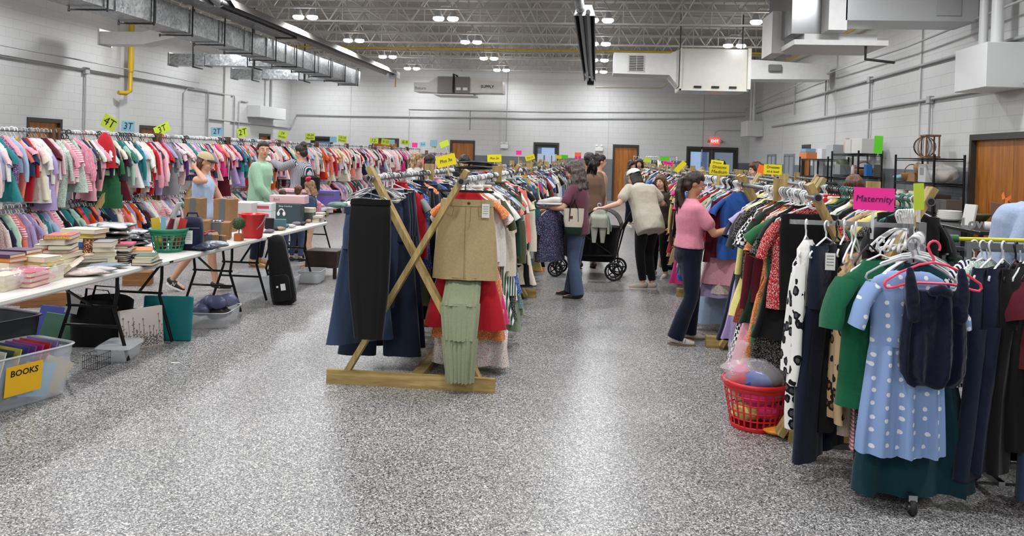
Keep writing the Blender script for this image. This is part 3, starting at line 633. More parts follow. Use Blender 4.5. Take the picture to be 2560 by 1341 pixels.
tpl('toddler_romper', 'romper', 'romper', [g_romper(9), g_romper(10, .135, slv='long', Lg=.55), g_romper(11, .125, slv='ruffle', Lg=.42)])
tpl('shirt', 'shirt', 'shirt', [g_top(12), g_top(13, .2, .58, 'short', flare=1.12), g_top(14, .22, .66, 'none')])
tpl('blouse', 'blouse', 'blouse', [g_top(15, .21, .64, 'long', flare=1.1, coll=True), g_top(16, .2, .6, 'ruffle', flare=1.2, fold=.03)])
tpl('sweater', 'sweater', 'sweater', [g_top(17, .22, .62, 'long', fold=.012), g_top(18, .21, .66, 'long', fold=.014)])
tpl('dress', 'dress', 'dress', [g_dress(19, .2, 1.0), g_dress(20, .2, 1.12, .4, 'ruffle', .32, tiers=1), g_dress(21, .19, .92, .42, 'none', .3)])
tpl('jeans', 'jeans', 'trousers', [g_pants(22, .19, 1.0), g_pants(23, .2, 1.05, hem=.14)])
tpl('trousers', 'trousers', 'trousers', [g_folded(24), g_folded(25, .18, .6)])
tpl('skirt', 'skirt', 'skirt', [g_skirt(26), g_skirt(27, .17, .8, .27, tiers=1)])
def lowpoly_of(mb): return mb
HK = hanger_mb(.112, -.06, .0045).mesh('kids_hanger'); HA = hanger_mb(.18, -.075).mesh('clothes_hanger'); HC = hanger_mb(.17, -.1, .004, True).mesh('clip_hanger')
HMAT = dict(white=mat('hanger_white', '#efeff0', .35), black=mat('hanger_black', '#17171a', .4), gray=mat('hanger_gray', '#a7abac', .4), pink=mat('hanger_pink', '#e46a86', .4), teal=mat('hanger_teal', '#3f8076', .4), brown=mat('hanger_brown', '#80542c', .5), blue=mat('hanger_blue', '#345aa8', .4), red=mat('hanger_red', '#b3222c', .4), yellow=mat('hanger_yellow', '#d9ad3a', .4), steel=mat('hanger_wire', '#b5b8ba', .25, .9))
for h_ in (HK, HA, HC): h_.materials.append(HMAT['white'])
used_keys = {}
def setmat(o, m):
    o.material_slots[0].link = 'OBJECT'; o.material_slots[0].material = m
def hang(kind, col, p, ang, sc, vi, place, mark, hcol, group, hgroup, nohang=False, htype=None):
    T = TPL[kind]; o = bpy.data.objects.new(kind, T['meshes'][vi % len(T['meshes'])]); COL.objects.link(o)
    o.location = p; o.rotation_euler = (0, 0, ang); o.scale = sc; setmat(o, FAB[col])
    key = (kind, col, place, mark); n = used_keys.get(key, 0); used_keys[key] = n+1
    lb = f"{col} {T['words']} on {place}" + (f", {nth(n)} such past {mark}" if mark else f", {nth(n)} from camera")
    tag(o, lb, T['cat'], group)
    if not nohang:
        hm = HK if kind.startswith('toddler') else (HC if kind in ('jeans', 'skirt') else HA)
        h = bpy.data.objects.new(hm.name, hm); COL.objects.link(h); h.location = p; h.rotation_euler = (0, 0, ang); h.scale = (sc[0], 1, sc[2]); setmat(h, HMAT[hcol])
        hl = f"{'wire' if hcol == 'steel' else hcol} hanger in {lb}"; w_ = hl.split()
        if len(w_) > 16: hl = hl.replace('wire hanger in', 'wire hanger,').replace(' such past', ' past')
        if len(hl.split()) > 16: hl = hl.replace(' on ', ', ')
        if len(hl.split()) > 16: hl = hl.replace(' in ', ', ', 1)
        tag(h, hl, 'clothes hanger', hgroup)
    return o
def stuff_add(acc, kind, vi, p, ang, sc, mi, keep=1):
    T = TPL[kind]['mbs']; src = T[vi % len(T)]; c, s_ = math.cos(ang), math.sin(ang); o = len(acc.v)
    for x, y, z in src.v:
        x *= sc[0]; y *= sc[1]; z *= sc[2]; acc.v.append((p[0]+c*x-s_*y, p[1]+s_*x+c*y, p[2]+z))
    acc.f += [tuple(i+o for i in f) for f in src.f]; acc.mi += [mi]*len(src.f); acc.sm += [True]*len(src.f)
def stuff_hanger(acc, p, ang, W, mi):
    c, s_ = math.cos(ang), math.sin(ang); hb = MB()
    hb.tube([(0, 0, .026), (.02, 0, 0), (0, 0, -.04), (W, 0, -.14), (-W, 0, -.14), (0, 0, -.05)], .006, 3, cap=False)
    o = len(acc.v)
    for x, y, z in hb.v: acc.v.append((p[0]+c*x-s_*y, p[1]+s_*x+c*y, p[2]+z))
    acc.f += [tuple(i+o for i in f) for f in hb.f]; acc.mi += [mi]*len(hb.f); acc.sm += [True]*len(hb.f)
def rail_fill(x, y0, y1, h, sp, kinds, pal, hpal, n_ind, place, marks, seed, group, hgroup, stuff_name, first=(), kid=False, gaps=(), sp_far=None, base_ang=0):
    rnd = random.Random(seed); y = y0; i = 0; acc = MB(); slots = []; cg = 0
    ks = [k for k, w_ in kinds for _ in range(w_)]; ps = [k for k, w_ in pal for _ in range(w_)]; hs = [k for k, w_ in hpal for _ in range(w_)]
    run = 0; hcol = 'white'
    while y < y1:
        if any(a < y < b for a, b in gaps): y += .05; continue
        if i < len(first): kind, col, vi = first[i]
        else: kind, col, vi = rnd.choice(ks), rnd.choice(ps), rnd.randrange(3)
        if kind in ('jeans', 'trousers') and i >= len(first): col = rnd.choice(['denim', 'dark denim', 'black', 'navy', 'denim', 'olive', 'tan', 'dark gray'])
        if run <= 0: hcol = rnd.choice(hs); run = rnd.choice((1, 1, 2, 4))
        run -= 1
        ang = base_ang+rnd.gauss(0, .13 if not kid else .2); s_ = rnd.uniform(.9, 1.12)*(1.42 if kid else 1); sc = (s_*rnd.uniform(.94, 1.06), rnd.uniform(.6, 1.15), s_*rnd.uniform(.88, 1.14))
        p = (x+rnd.uniform(-.012, .012), y, h)
        if i < n_ind:
            mk = ''
            for my, mn in marks:
                if y >= my: mk = mn
            if mk is None: mk = ''
            hang(kind, col, p, ang, sc, vi, place, mk or marks[0][1], hcol, group, hgroup)
        else:
            if not slots: pass
            if col not in slots: slots.append(col)
            stuff_add(acc, kind, vi, p, ang, sc, slots.index(col)); hn = 'h:'+hcol
            if hn not in slots: slots.append(hn)
            stuff_hanger(acc, p, ang, .12 if kid else .16, slots.index(hn))
        i += 1; y += (sp if i < n_ind else (sp_far or sp))*rnd.uniform(.5, 1.5)
    if acc.v: acc.build(stuff_name, [HMAT[c[2:]] if c.startswith('h:') else FAB[c] for c in slots], label=f'crowded far stretch of hanging {stuff_name.replace("_", " ")} on {place}', cat='clothes', kind='stuff')
    return i
KIDPAL = [('pink', 7), ('pale pink', 8), ('white', 7), ('cream', 4), ('pink floral', 5), ('white floral', 4), ('hot pink', 2), ('coral', 3), ('red', 3), ('maroon', 1), ('orange', 1), ('mustard', 1), ('mint', 2), ('teal', 2), ('light blue', 3), ('denim', 2), ('navy', 2), ('lavender', 2), ('purple', 1), ('gray', 2), ('black', 1), ('teal floral', 1), ('mint floral', 2), ('purple floral', 1), ('navy floral', 1), ('pink striped', 2), ('navy striped', 1), ('pink gingham', 1), ('red plaid', 1), ('dotted pink', 1), ('green', 1), ('dark gray', 1), ('olive', 1)]
KIDPAL_N = KIDPAL+[('teal', 2), ('orange', 1), ('dark gray', 2), ('maroon', 1), ('light blue', 2)]
KH = [('white', 9), ('black', 3), ('pink', 2), ('gray', 2), ('teal', 1), ('brown', 1)]
ADPAL = [('black', 6), ('navy', 4), ('white', 5), ('cream', 3), ('gray', 2), ('dark gray', 2), ('red', 2), ('maroon', 2), ('hot pink', 1), ('coral', 1), ('sage', 2), ('green', 1), ('dark green', 2), ('olive', 1), ('teal', 1), ('light blue', 3), ('blue', 2), ('denim', 3), ('lavender', 1), ('mustard', 1), ('yellow', 1), ('tan', 2), ('rust', 1), ('brown', 1), ('red floral', 1), ('white floral', 2), ('navy floral', 2), ('blue print', 1), ('leopard print', 2), ('black print', 2), ('rust print', 1), ('green striped', 1), ('navy striped', 2), ('black gingham', 1), ('pink', 2), ('colourful', 1)]
AH = [('white', 8), ('black', 4), ('gray', 2), ('steel', 1), ('brown', 1)]
# ------------------------------------------------------------------ wooden racks
PINE = {a: wood('pressure_treated_pine_'+a, '#8d7342', '#bfa76a', 1, .65, a) for a in 'XYZ'}
PINE['D'] = wood('pine_board', '#8f7443', '#c3ab70', .8, .65, 'Z'); DARKP = wood('brown_board', '#4e3524', '#7a5638', 1, .7, 'Z'); NEWP = wood('fresh_pine', '#c2a06a', '#dcc092', .8, .65, 'Z')
PIPE = mat('gray_rail_pipe', '#7f8486', .35, .7)
def x_frame(r, xl, xr, y, h, layer=1, base=True, wdt=.1, bw=.61):
    cx = (xl+xr)/2; d = .045*layer; run = (xr-xl)
    # boards cross a bit above mid height; the tops carry the pipes
    t = .07
    MB().beam((xr+run*.05, y-.02*layer, h+.08), (xl-run*.26, y-.02*layer, .03), .038, wdt, (0, 1, 0)).build('cross_board', PINE['D'], r)
    MB().beam((xl-run*.05, y+.02*layer, h+.08), (xr+run*.26, y+.02*layer, .03), .038, wdt, (0, 1, 0)).build('cross_board', PINE['D'], r)
    if base: MB().bb(cx-bw, cx+bw, y-.06*layer-.019, y-.06*layer+.019, .0, .1).build('base_board', PINE['X'], r)
def wood_rack(label, xl, xr, y0, y1, h, mid, group, bw=.61):
    r = thing('wooden_clothes_rack', ((xl+xr)/2, y0, 0), label, 'clothes rack', 0, group); ox = (xl+xr)/2
    a, b_ = xl-ox, xr-ox; L = y1-y0
    x_frame(r, a, b_, 0, h, bw=bw); x_frame(r, a, b_, L, h, -1)
    MB().bb(-.045, .045, .02, L-.02, 0, .04).build('floor_runner', PINE['Y'], r)
    for xx in (a, b_): MB().tube([(xx, -.05, h), (xx, L+.05, h)], .019, 10).build('rail', PIPE, r)
    for xx in (a, b_): MB().bb(xx-.045, xx+.045, mid-.019, mid+.019, .0, h+.09).build('upright', PINE['D'], r)
    MB().bb(a-.1, b_+.1, mid-.019-.04, mid+.019-.04, .02, .11).build('cross_tie', PINE['X'], r)
    MB().lathe([(.012, -.06), (.012, -.058)], (0, 0, 0), 10)
    for xx in (a, b_):
        pe = MB().tube([(xx, -.085, h), (xx, -.02, h)], .026, 16).build('pipe_end', PIPE, r); MB().tube([(xx, -.0865, h), (xx, -.085, h)], .019, 14).build('pipe_bore', BLACK, pe)  # black disc stands in for the shade inside the open pipe
    return r
def card(body, w_, hh, m, p, rz, tilt, label, cat='sign', size=None, ink=None, stick=.1, lean=0, clear_w=True, group=None, stickm=None):
    r = thing('cardboard_sign', p, label, cat, 0, group); r.rotation_euler = (lean, tilt, rz)
    MB().box((0, 0, 0), (w_, .004, hh)).build('card', m, r)
    if stick: MB().beam((0, .006, -hh/2), (0, .006, -hh/2-stick), .012, .02, (0, 1, 0)).build('sign_stick', stickm or clear('clip_clear', (.9, .92, .95), .45), r)
    lines = body.split('\n') if body else []
    for i, ln in enumerate(lines):
        sz = size or min(hh/len(lines)*.9, w_/max(1, len(ln))*1.55)
        text(ln, sz, ink or INK, r, (0, -.0035, (len(lines)/2-.5-i)*hh/len(lines)*.9), (PI/2, 0, 0), shear=.12)
    return r
YC = mat('yellow_card', '#f2e21a', .6); PC = mat('pink_card', '#ff2fa0', .6); LC = mat('lime_card', '#c6dc3c', .6); BC = mat('blue_card', '#86b9cf', .6); GC = mat('green_card', '#63dd22', .6); OC = mat('orange_card', '#ff7a33', .6)
# ------------------------------------------------------------------ left: long children rack
KX, KU, KL = -7.0, 1.80, .87
ky = 7.2; i = 0
while ky < 29:
    r = thing('children_rack', (KX, ky, 0), f'two-tier wood and pipe children rack along the left side, {nth(i)} unit from the camera', 'clothes rack', 0, 'two-tier children racks')
    L = 2.42 if i < 8 else 2.3
    for dy in (.0, L-.1):
        MB().bb(-.045, .045, dy, dy+.038, 0, KU+.06).build('upright', DARKP, r)
        MB().bb(-.35, .35, dy, dy+.038, 0, .09).build('foot_board', PINE['X'], r)
    for z in (KU, KL): MB().tube([(0, -.02, z), (0, L, z)], .018, 10).build('rail', PIPE, r)
    MB().beam((.06, .2, .1), (.06, L*.7, KU-.1), .09, .035, (1, 0, 0)).build('brace', PINE['D'], r)
    ky += L; i += 1
SG = [(12.0, 'lime 4T sign', -12.0)]
kmarks = [(0, 'frame edge'), (10.4, 'lime 4T sign'), (11.0, 'blue 3T sign'), (12.4, 'lime 3T sign'), (14.9, 'blue 2T sign'), (16.2, 'lime 2T sign')]
KK = [('toddler_shirt', 4), ('toddler_sweater', 2), ('toddler_dress', 4), ('toddler_romper', 3)]
up_first = [('toddler_dress', 'pink floral', 0), ('toddler_sweater', 'gray', 0), ('toddler_shirt', 'dark gray', 1), ('toddler_dress', 'red', 1), ('toddler_dress', 'pale pink', 0), ('toddler_dress', 'pink floral', 1), ('toddler_sweater', 'teal', 0), ('toddler_sweater', 'white', 1), ('toddler_dress', 'navy', 2), ('toddler_sweater', 'pale pink', 0), ('toddler_shirt', 'coral', 0)]
rail_fill(KX, 7.9, 29.2, KU, .055, KK, KIDPAL_N, KH, 185, 'upper children\'s rail', kmarks, 11, 'children\'s clothes on the upper rail', 'hangers on the upper children\'s rail', 'children_clothes', up_first, True, sp_far=.07)
rail_fill(KX, 7.9, 29.2, KL, .06, KK, KIDPAL_N, KH, 110, 'lower children\'s rail', kmarks, 12, 'children\'s clothes on the lower rail', 'hangers on the lower children\'s rail', 'children_clothes', (), True, sp_far=.09)
r = thing('children_rack', (-5.25, 24.2, 0), 'short pipe rack of baby clothes at far right end of children section', 'clothes rack')
for dy in (0, 4.4): MB().bb(-.045, .045, dy, dy+.04, 0, 1.74).build('upright', DARKP, r); MB().bb(-.3, .3, dy, dy+.04, 0, .08).build('foot_board', PINE['X'], r)
for z in (1.66, .8): MB().tube([(0, -.02, z), (0, 4.46, z)], .018, 10).build('rail', PIPE, r)
rail_fill(-5.25, 24.25, 28.6, 1.66, .07, KK, KIDPAL, KH, 0, 'short far baby rail', [(0, 'x')], 13, 'g', 'g', 'baby_clothes', (), True)
rail_fill(-5.25, 24.25, 28.6, .8, .1, KK, KIDPAL, KH, 0, 'low far baby rail', [(0, 'x')], 14, 'g', 'g', 'baby_clothes', (), True)
def AT(px, py, Y):
    # point on the vertical plane y=Y seen at that pixel of the photograph, used only to read off real positions
    d = fw+rt2*((px-1280)/F_PX)+up2*((411-py)/F_PX); return V((0, 0, CAM_H))+d*(Y/d.y)
def AX(px, py, X):
    d = fw+rt2*((px-1280)/F_PX)+up2*((411-py)/F_PX); return V((0, 0, CAM_H))+d*(X/d.x)
def FL(px, py, h=0):
    d = fw+rt2*((px-1280)/F_PX)+up2*((411-py)/F_PX); return V((0, 0, CAM_H))+d*((h-CAM_H)/d.z)
ks = [(273, 307, '4T', LC, 42, 36, .45, 'lime card marked 4T tilted above the upper children\'s rail'), (320, 316, '3T', BC, 38, 28, .05, 'light blue card marked 3T above the upper children\'s rail'), (405, 323, '3T', LC, 44, 26, -.45, 'lime card marked 3T tilted in its plastic sleeve'),
      (542, 329, '2T', BC, 32, 22, -.05, 'light blue card marked 2T above the children\'s rail'), (606, 331, '2T', LC, 27, 24, -.25, 'lime card marked 2T above the children\'s rail'), (706, 338, '24\nMonths', LC, 24, 21, .15, 'lime card marked 24 months'),
      (775, 342, '18-24\nMonths', LC, 26, 18, 0, 'lime card marked 18-24 months'), (833, 349, '', BC, 18, 15, 0, 'pale blue card behind the 12-18 card'), (856, 348, '12-18\nMonths', LC, 23, 17, .1, 'lime card marked 12-18 months'), (935, 352, '12-', LC, 22, 14, .05, 'lime card marked 12 with a dash, left of the 9-12 card'),
      (964, 355, '9-12', LC, 22, 15, .12, 'lime card marked 9-12 by the dark doorway'), (981, 355, '', BC, 12, 12, 0, 'small blank blue card beside the 9-12 card'), (1012, 356, '6-9', LC, 20, 12, .1, 'lime-green card marked 6-9')]
for px, py, tx, m_, pw, ph, tl, lb in ks:
    p = AX(px, py, KX); z = p.y; card(tx, pw*z/F_PX*1.05, ph*z/F_PX, m_, p, -.1, tl, lb, stick=max(.02, p.z-KU-ph*z/F_PX/2))
for px, py, tx, m_, pw, ph, tl, lb in ((1037, 363, '', PC, 14, 12, 0, 'small pink card over the far baby rail'), (1057, 361, '3-6', BC, 15, 12, -.1, 'blue card marked 3-6 over the far baby rail'), (1084, 358, '', BC, 18, 16, 0, 'blank blue card at the far end of the baby rail'), (1085, 363, '3', LC, 15, 13, .4, 'small tilted lime card at end of baby rail'), (1111, 360, '', LC, 24, 15, -.4, 'larger tilted lime card at far right end of baby rail')):
    p = AX(px, py, -5.25); z = p.y; card(tx, pw*z/F_PX, ph*z/F_PX, m_, p, 0, tl, lb, stick=max(.02, p.z-1.66-ph*z/F_PX/2))
# red garment peak thrown over the upper rail
p = AX(262, 352, KX+.12)
MB().loft([[V((0.02*math.cos(a)*k_, .02*math.sin(a)*k_, z)) for a in [j*PI/5 for j in range(10)]] for k_, z in ((1, .12), (4, .05), (7, -.12), (8.5, -.3), (9, -.38))], cap=False).build('red_jacket', FAB['red'], loc=p, label='bright red hooded jacket hung peaked above the rail by the 4T sign', cat='jacket')
# ------------------------------------------------------------------ middle wooden rack
RX0, RX1, RH = -1.60, -.94, 1.48
mods = [(5.58, 9.24, 1.95), (9.42, 13.08, 1.8), (13.26, 16.92, 1.8), (17.1, 20.8, 1.8), (21.0, 24.6, 1.8)]
nm = ['nearest', 'second', 'third', 'fourth', 'farthest']
for (a, b_, m_), n_ in zip(mods, nm): wood_rack(f'{n_} X-ended pine rack of the middle row left of the aisle', RX0, RX1, a, b_, RH, m_, 'pine racks of the middle row')
mm = [(0, 'front X frame'), (7.5, 'pine upright'), (9.2, 'second X frame')]
right_first = [('dress', 'red', 2), ('dress', 'black and white leopard', 2), ('dress', 'colourful', 1), ('dress', 'hot pink', 2), ('blouse', 'white', 0), ('dress', 'white floral', 1), ('dress', 'red floral', 0), ('shirt', 'olive', 0), ('dress', 'green striped', 0), ('blouse', 'white', 1), ('shirt', 'red', 1), ('blouse', 'cream', 0), ('dress', 'green striped', 2), ('shirt', 'navy', 0), ('dress', 'black print', 1), ('blouse', 'coral', 1), ('shirt', 'cream', 0), ('shirt', 'black print', 2), ('dress', 'pale pink', 2), ('blouse', 'gray', 0), ('dress', 'light blue', 1), ('dress', 'blue print', 0), ('dress', 'sage', 1), ('dress', 'sage', 0), ('shirt', 'olive', 1), ('dress', 'teal floral', 0), ('sweater', 'dark green', 0), ('jeans', 'olive', 0), ('jeans', 'denim', 1), ('jeans', 'light blue', 0), ('jeans', 'dark denim', 0)]
AK = [('shirt', 4), ('blouse', 3), ('sweater', 2), ('dress', 3), ('trousers', 3), ('skirt', 1), ('jeans', 1)]
rail_fill(RX1, 5.82, 24.5, RH, .05, AK, ADPAL, AH, 105, 'middle rack right rail', mm, 21, 'women\'s clothes on the middle rack\'s right rail', 'hangers on the middle rack\'s right rail', 'clothes', right_first, sp_far=.075, gaps=[(7.45, 7.62), (9.1, 9.55)])
left_first = [('jeans', 'denim', 0), ('jeans', 'dark denim', 1), ('jeans', 'black', 0), ('jeans', 'dark denim', 0), ('jeans', 'navy', 1), ('jeans', 'denim', 0), ('skirt', 'navy', 0), ('trousers', 'black', 0), ('blouse', 'red', 0), ('blouse', 'gray', 1)]
rail_fill(RX0, 5.86, 24.5, RH, .055, [('trousers', 5), ('jeans', 3), ('shirt', 2), ('blouse', 1)], ADPAL, [('white', 5), ('black', 3), ('steel', 3), ('gray', 2)], 60, 'middle rack left rail', mm, 22, 'clothes on the middle rack\'s left rail', 'hangers on the middle rack\'s left rail', 'clothes', left_first, sp_far=.075, gaps=[(7.45, 7.62), (9.1, 9.55)])
# ------------------------------------------------------------------ right wooden racks
SX0, SX1, SH = 1.32, 1.96, 1.475
smods = [(4.96, 7.18, .90), (7.35, 9.8, 1.2), (9.95, 12.4, 1.2), (12.6, 15.05, 1.2), (15.2, 17.7, 1.2), (17.9, 20.4, 1.2), (20.6, 23.0, 1.2)]
nm = ['nearest', 'second', 'third', 'fourth', 'fifth', 'sixth', 'farthest']
for (a, b_, m_), n_ in zip(smods, nm): wood_rack(f'{n_} X-ended pine rack of the row right of the aisle', SX0, SX1, a, b_, SH, m_, 'pine racks of the right row', .44 if a < 5 else .61)
sm_ = [(0, 'nearest X frame'), (5.95, 'pine post'), (7.3, 'second frame')]
rf = [('trousers', 'black', 1), ('shirt', 'red floral', 1), ('dress', 'black', 0),  ('dress', 'black print', 0), ('dress', 'green', 1), ('dress', 'colourful', 0), ('dress', 'black', 0), ('dress', 'rust print', 0), ('shirt', 'colourful', 1), ('sweater', 'maroon', 0), ('dress', 'dark green', 0), ('dress', 'pink', 2), ('dress', 'blue print', 0), ('dress', 'rust print', 2), ('dress', 'black gingham', 0), ('shirt', 'black print', 0), ('dress', 'yellow', 2), ('sweater', 'yellow', 0), ('shirt', 'dark gray', 0), ('dress', 'lavender', 0), ('dress', 'lavender', 1)]
rail_fill(SX0, 5.08, 22.8, SH, .052, [('dress', 5), ('shirt', 3), ('blouse', 3), ('sweater', 1), ('skirt', 1)], ADPAL, [('white', 8), ('black', 4), ('yellow', 1), ('gray', 1)], 105, 'right rack aisle rail', sm_, 31, 'dresses and tops on the right rack\'s aisle rail', 'hangers on the right rack\'s aisle rail', 'clothes', rf, sp_far=.075, gaps=[(5.83, 5.9), (6.3, 7.45)])
rail_fill(SX1, 5.12, 22.8, SH, .06, AK, ADPAL, [('white', 6), ('black', 5), ('teal', 1)], 40, 'right rack far rail', sm_, 32, 'clothes on the right rack\'s far rail', 'hangers on the right rack\'s far rail', 'clothes', [('trousers', 'black', 0), ('shirt', 'black', 1), ('shirt', 'dark gray', 0), ('trousers', 'black', 1), ('shirt', 'gray', 1), ('blouse', 'black print', 1), ('shirt', 'yellow', 0), ('shirt', 'navy', 1)], sp_far=.085, gaps=[(5.83, 5.9), (7.1, 7.45)])
# a further rack line to the right of it
for k_, (a, b_) in enumerate(((13.6, 16.1), (16.3, 18.8))):
    wood_rack(f'{["nearer", "farther"][k_]} pine rack of the rear row beyond the right racks', 3.0, 3.62, a, b_, 1.42, 1.2, 'pine racks of the rear row')
rail_fill(3.0, 13.7, 18.6, 1.42, .09, AK, ADPAL, AH, 0, 'rear row rail', [(0, 'x')], 33, 'g', 'g', 'rear_row_clothes', ())
rail_fill(3.62, 13.7, 18.6, 1.42, .11, AK, ADPAL, AH, 0, 'rear row outer rail', [(0, 'x')], 34, 'g', 'g', 'rear_row_clothes', ())
# far cross rack near the back wall
r = thing('rolling_rack', (0, 0, 0), 'tall chrome rolling rack of green clothes near the back wall', 'clothes rack')
CH = mat('chrome', '#b9bbbd', .18, 1)
p0, p1 = AT(1585, 391, 25), AT(1692, 393, 25)
MB().tube([(p0.x, 25, .1), (p0.x, 25, p0.z), (p1.x, 25, p1.z), (p1.x, 25, .1)], .014, 8).build('frame_tube', CH, r)
for x_ in (p0.x, p1.x): MB().bb(x_-.02, x_+.02, 24.75, 25.25, .06, .1).build('foot', CH, r)
for i in range(16):
    x_ = p0.x+.06+i*(p1.x-p0.x-.1)/16; hang(['blouse', 'shirt', 'dress'][i % 3], ['dark green', 'green', 'green striped', 'cream', 'tan', 'olive', 'white', 'sage'][i*3 % 8], (x_, 25, p0.z-.02), PI/2+.1*math.sin(i*3), (1, .8, 1), i, 'chrome rack at back', '', 'white', 'clothes on the chrome back rack', 'hangers on the chrome back rack')
# ------------------------------------------------------------------ cards on the wooden racks
def wcard(tx, m_, px, py, Y, pw, ph, tl, lb, stick=.12, rz=-.05, stickm=None, **k):
    p = AT(px, py, Y); s_ = Y/F_PX; return card(tx, pw*s_, ph*s_, m_, p, rz, tl, lb, stick=stick, stickm=stickm or NEWP, **k)
wcard('Plus 3x', YC, 1115, 402, 7.9, 51, 29, -.25, 'tilted yellow card reading Plus 3x on the middle rack', .1)
wcard('Plus 2x', YC, 1236, 396, 12.0, 36, 19, -.06, 'yellow card reading Plus 2x on the middle rack')
wcard('Plus 1x', YC, 1325, 394, 14.8, 24, 13, -.3, 'small tilted yellow card reading Plus 1x farther along the middle rack')
wcard('', YC, 1397, 393, 18, 14, 9, 0, 'small yellow card beside a green one far down the middle rack', .1)
wcard('', GC, 1410, 392, 18.3, 20, 9, 0, 'small bright green card far down the middle rack', .1)
wcard('', OC, 1445, 386, 19, 16, 9, 0, 'small orange card above a pink one far down the aisle', .1)
wcard('', PC, 1445, 393, 19.2, 16, 11, 0, 'small pink card under an orange one far down the aisle', .1)
wcard('', PC, 1297, 382, 16, 14, 11, 0, 'lone small pink card before the gray wainscot', .25)
wcard('Dresses\nMedium', YC, 1798, 424, 7.5, 46, 26, .03, 'yellow card reading Dresses Medium on the right rack', .1)
wcard('Dresses', YC, 1793, 407, 8.6, 30, 12, .08, 'smaller yellow card peeking above the Dresses Medium card', .1)
wcard('Dresses\nXS & Small', YC, 1932, 424, 5.87, 42, 24, .02, 'yellow card reading Dresses XS & Small on a pine post', .02)
wcard('', OC, 1906, 424, 5.95, 22, 20, .3, 'orange card tucked behind the Dresses XS & Small card', .02)
wcard('', YC, 1701, 417, 11, 32, 13, -.85, 'steeply tilted yellow card on the right rack', .1)
wcard('Dresses', PC, 1670, 408, 13, 26, 9, .12, 'small pink card lying low over the right rack', .1)
wcard('', LC, 1618, 400, 17, 16, 11, 0, 'small lime card before the chrome back rack', .1)
wcard('', GC, 1662, 397, 17.5, 22, 12, 0, 'bright green card before the chrome back rack', .1)

hang('dress', 'lavender', (SX0, 7.62, SH), .1, (1.05, 1, 1), 0, 'aisle rail behind the pink T-shirt', '', 'white', 'dresses and tops on the right rack\'s aisle rail', 'hangers on the right rack\'s aisle rail')
hang('dress', 'pink', (SX0, 7.56, SH), -.15, (1, 1, .95), 2, 'aisle rail behind the pink T-shirt', '', 'white', 'dresses and tops on the right rack\'s aisle rail', 'hangers on the right rack\'s aisle rail')

for i in range(5):
    lump((0, 0, 0), (.2+.02*(i % 3), .12, .02), 300+i, 18).build('heaped_garment', FAB[['black', 'dark gray', 'black', 'navy', 'black', 'dark gray', 'black'][i]], loc=(-1.42+.03*(i % 3), 9.15+.3*(i % 4), RH+.035+.03*(i//2)), rz=i*.7, label='dark garment in the flat heap lying across the middle rack rails', cat='garment', group='dark garments heaped on the middle rack')
# ------------------------------------------------------------------ garments that face the camera
def drape(rows, n=36, fold=.02, k=9, seed=1, closed=True):
    # rows: (z, half width, half depth, cx, cy, fold factor)
    mb = MB(); rings = []
    for z, hw, hd, cx, cy, ff in rows:
        g = []
        for i in range(n):
            t = 2*PI*i/n; c, s_ = math.cos(t), math.sin(t); f = fold*ff*(math.cos(k*c*2.2+seed+z*1.3)+.6*math.cos(k*c*4.1+seed*2-z*2))
            g.append(V((cx+hw*c+fold*ff*.4*math.sin(z*9+seed)*c, cy+hd*math.copysign(abs(s_)**.7, s_)+f*(.25+abs(s_))*(1 if s_ < 0 else -.6), z)))
        rings.append(g)
    return mb.loft(rings, cap=False)
def g_tag(parent, p, rz=0, w_=.05, h_=.09):
    o = MB().box((0, 0, 0), (w_, .002, h_)).build('price_tag', mat('tag_paper', '#e8e8e2', .8), parent, p, rz); 
    l = MB()
    for i in range(4): l.box((0, -.0015, .03-i*.016), (w_*.7, .001, .003))
    l.build('tag_print', mat('tag_ink', '#6f7478', .8), o); return o
# black folded trousers at the left front of the middle rack
r = thing('folded_trousers', (-1.565, 5.42, 0), 'large black trousers folded on a hanger at front left of the middle rack', 'trousers')
drape([(1.335, .125, .01, 0, 0, 0), (1.325, .14, .025, 0, 0, 0), (1.2, .15, .04, 0, 0, .3), (1.0, .155, .045, 0, 0, .6), (.7, .14, .05, .005, 0, .9), (.45, .115, .05, .01, 0, 1), (.36, .105, .045, .012, 0, 1)], fold=.008).build('trouser_cloth', FAB['black'], r)
drape([(1.338, .142, .028, 0, 0, 0), (1.30, .148, .034, 0, 0, 0)], fold=0).build('waistband', fabric('cloth_black_band', '#0c0c0d'), r)
h = MB(); h.tube([(-.02, 0, .02), (0, 0, .03), (.018, 0, .01), (0, 0, -.03), (0, 0, -.1)], .004, 6); h.tube([(-.16, 0, -.17), (-.12, 0, -.13), (0, 0, -.1), (.12, 0, -.13), (.16, 0, -.17)], .005, 6)
h.build('clothes_hanger', HMAT['steel'], loc=(-1.6, 5.47, RH), label='wire hanger carrying the black folded trousers at the front of middle rack', cat='clothes hanger')
for i in range(9):
    hh = bpy.data.objects.new('clothes_hanger', HA); COL.objects.link(hh); hh.location = (-1.6, 5.70+i*.014, RH); hh.rotation_euler = (0, .12*math.sin(i*2.3), .3*math.sin(i*1.9)); setmat(hh, HMAT['steel' if i % 3 else 'white'])
    tag(hh, 'bare wire hanger bunched on the left rail just behind the black trousers', 'clothes hanger', 'bare hangers bunched at the front left rail')
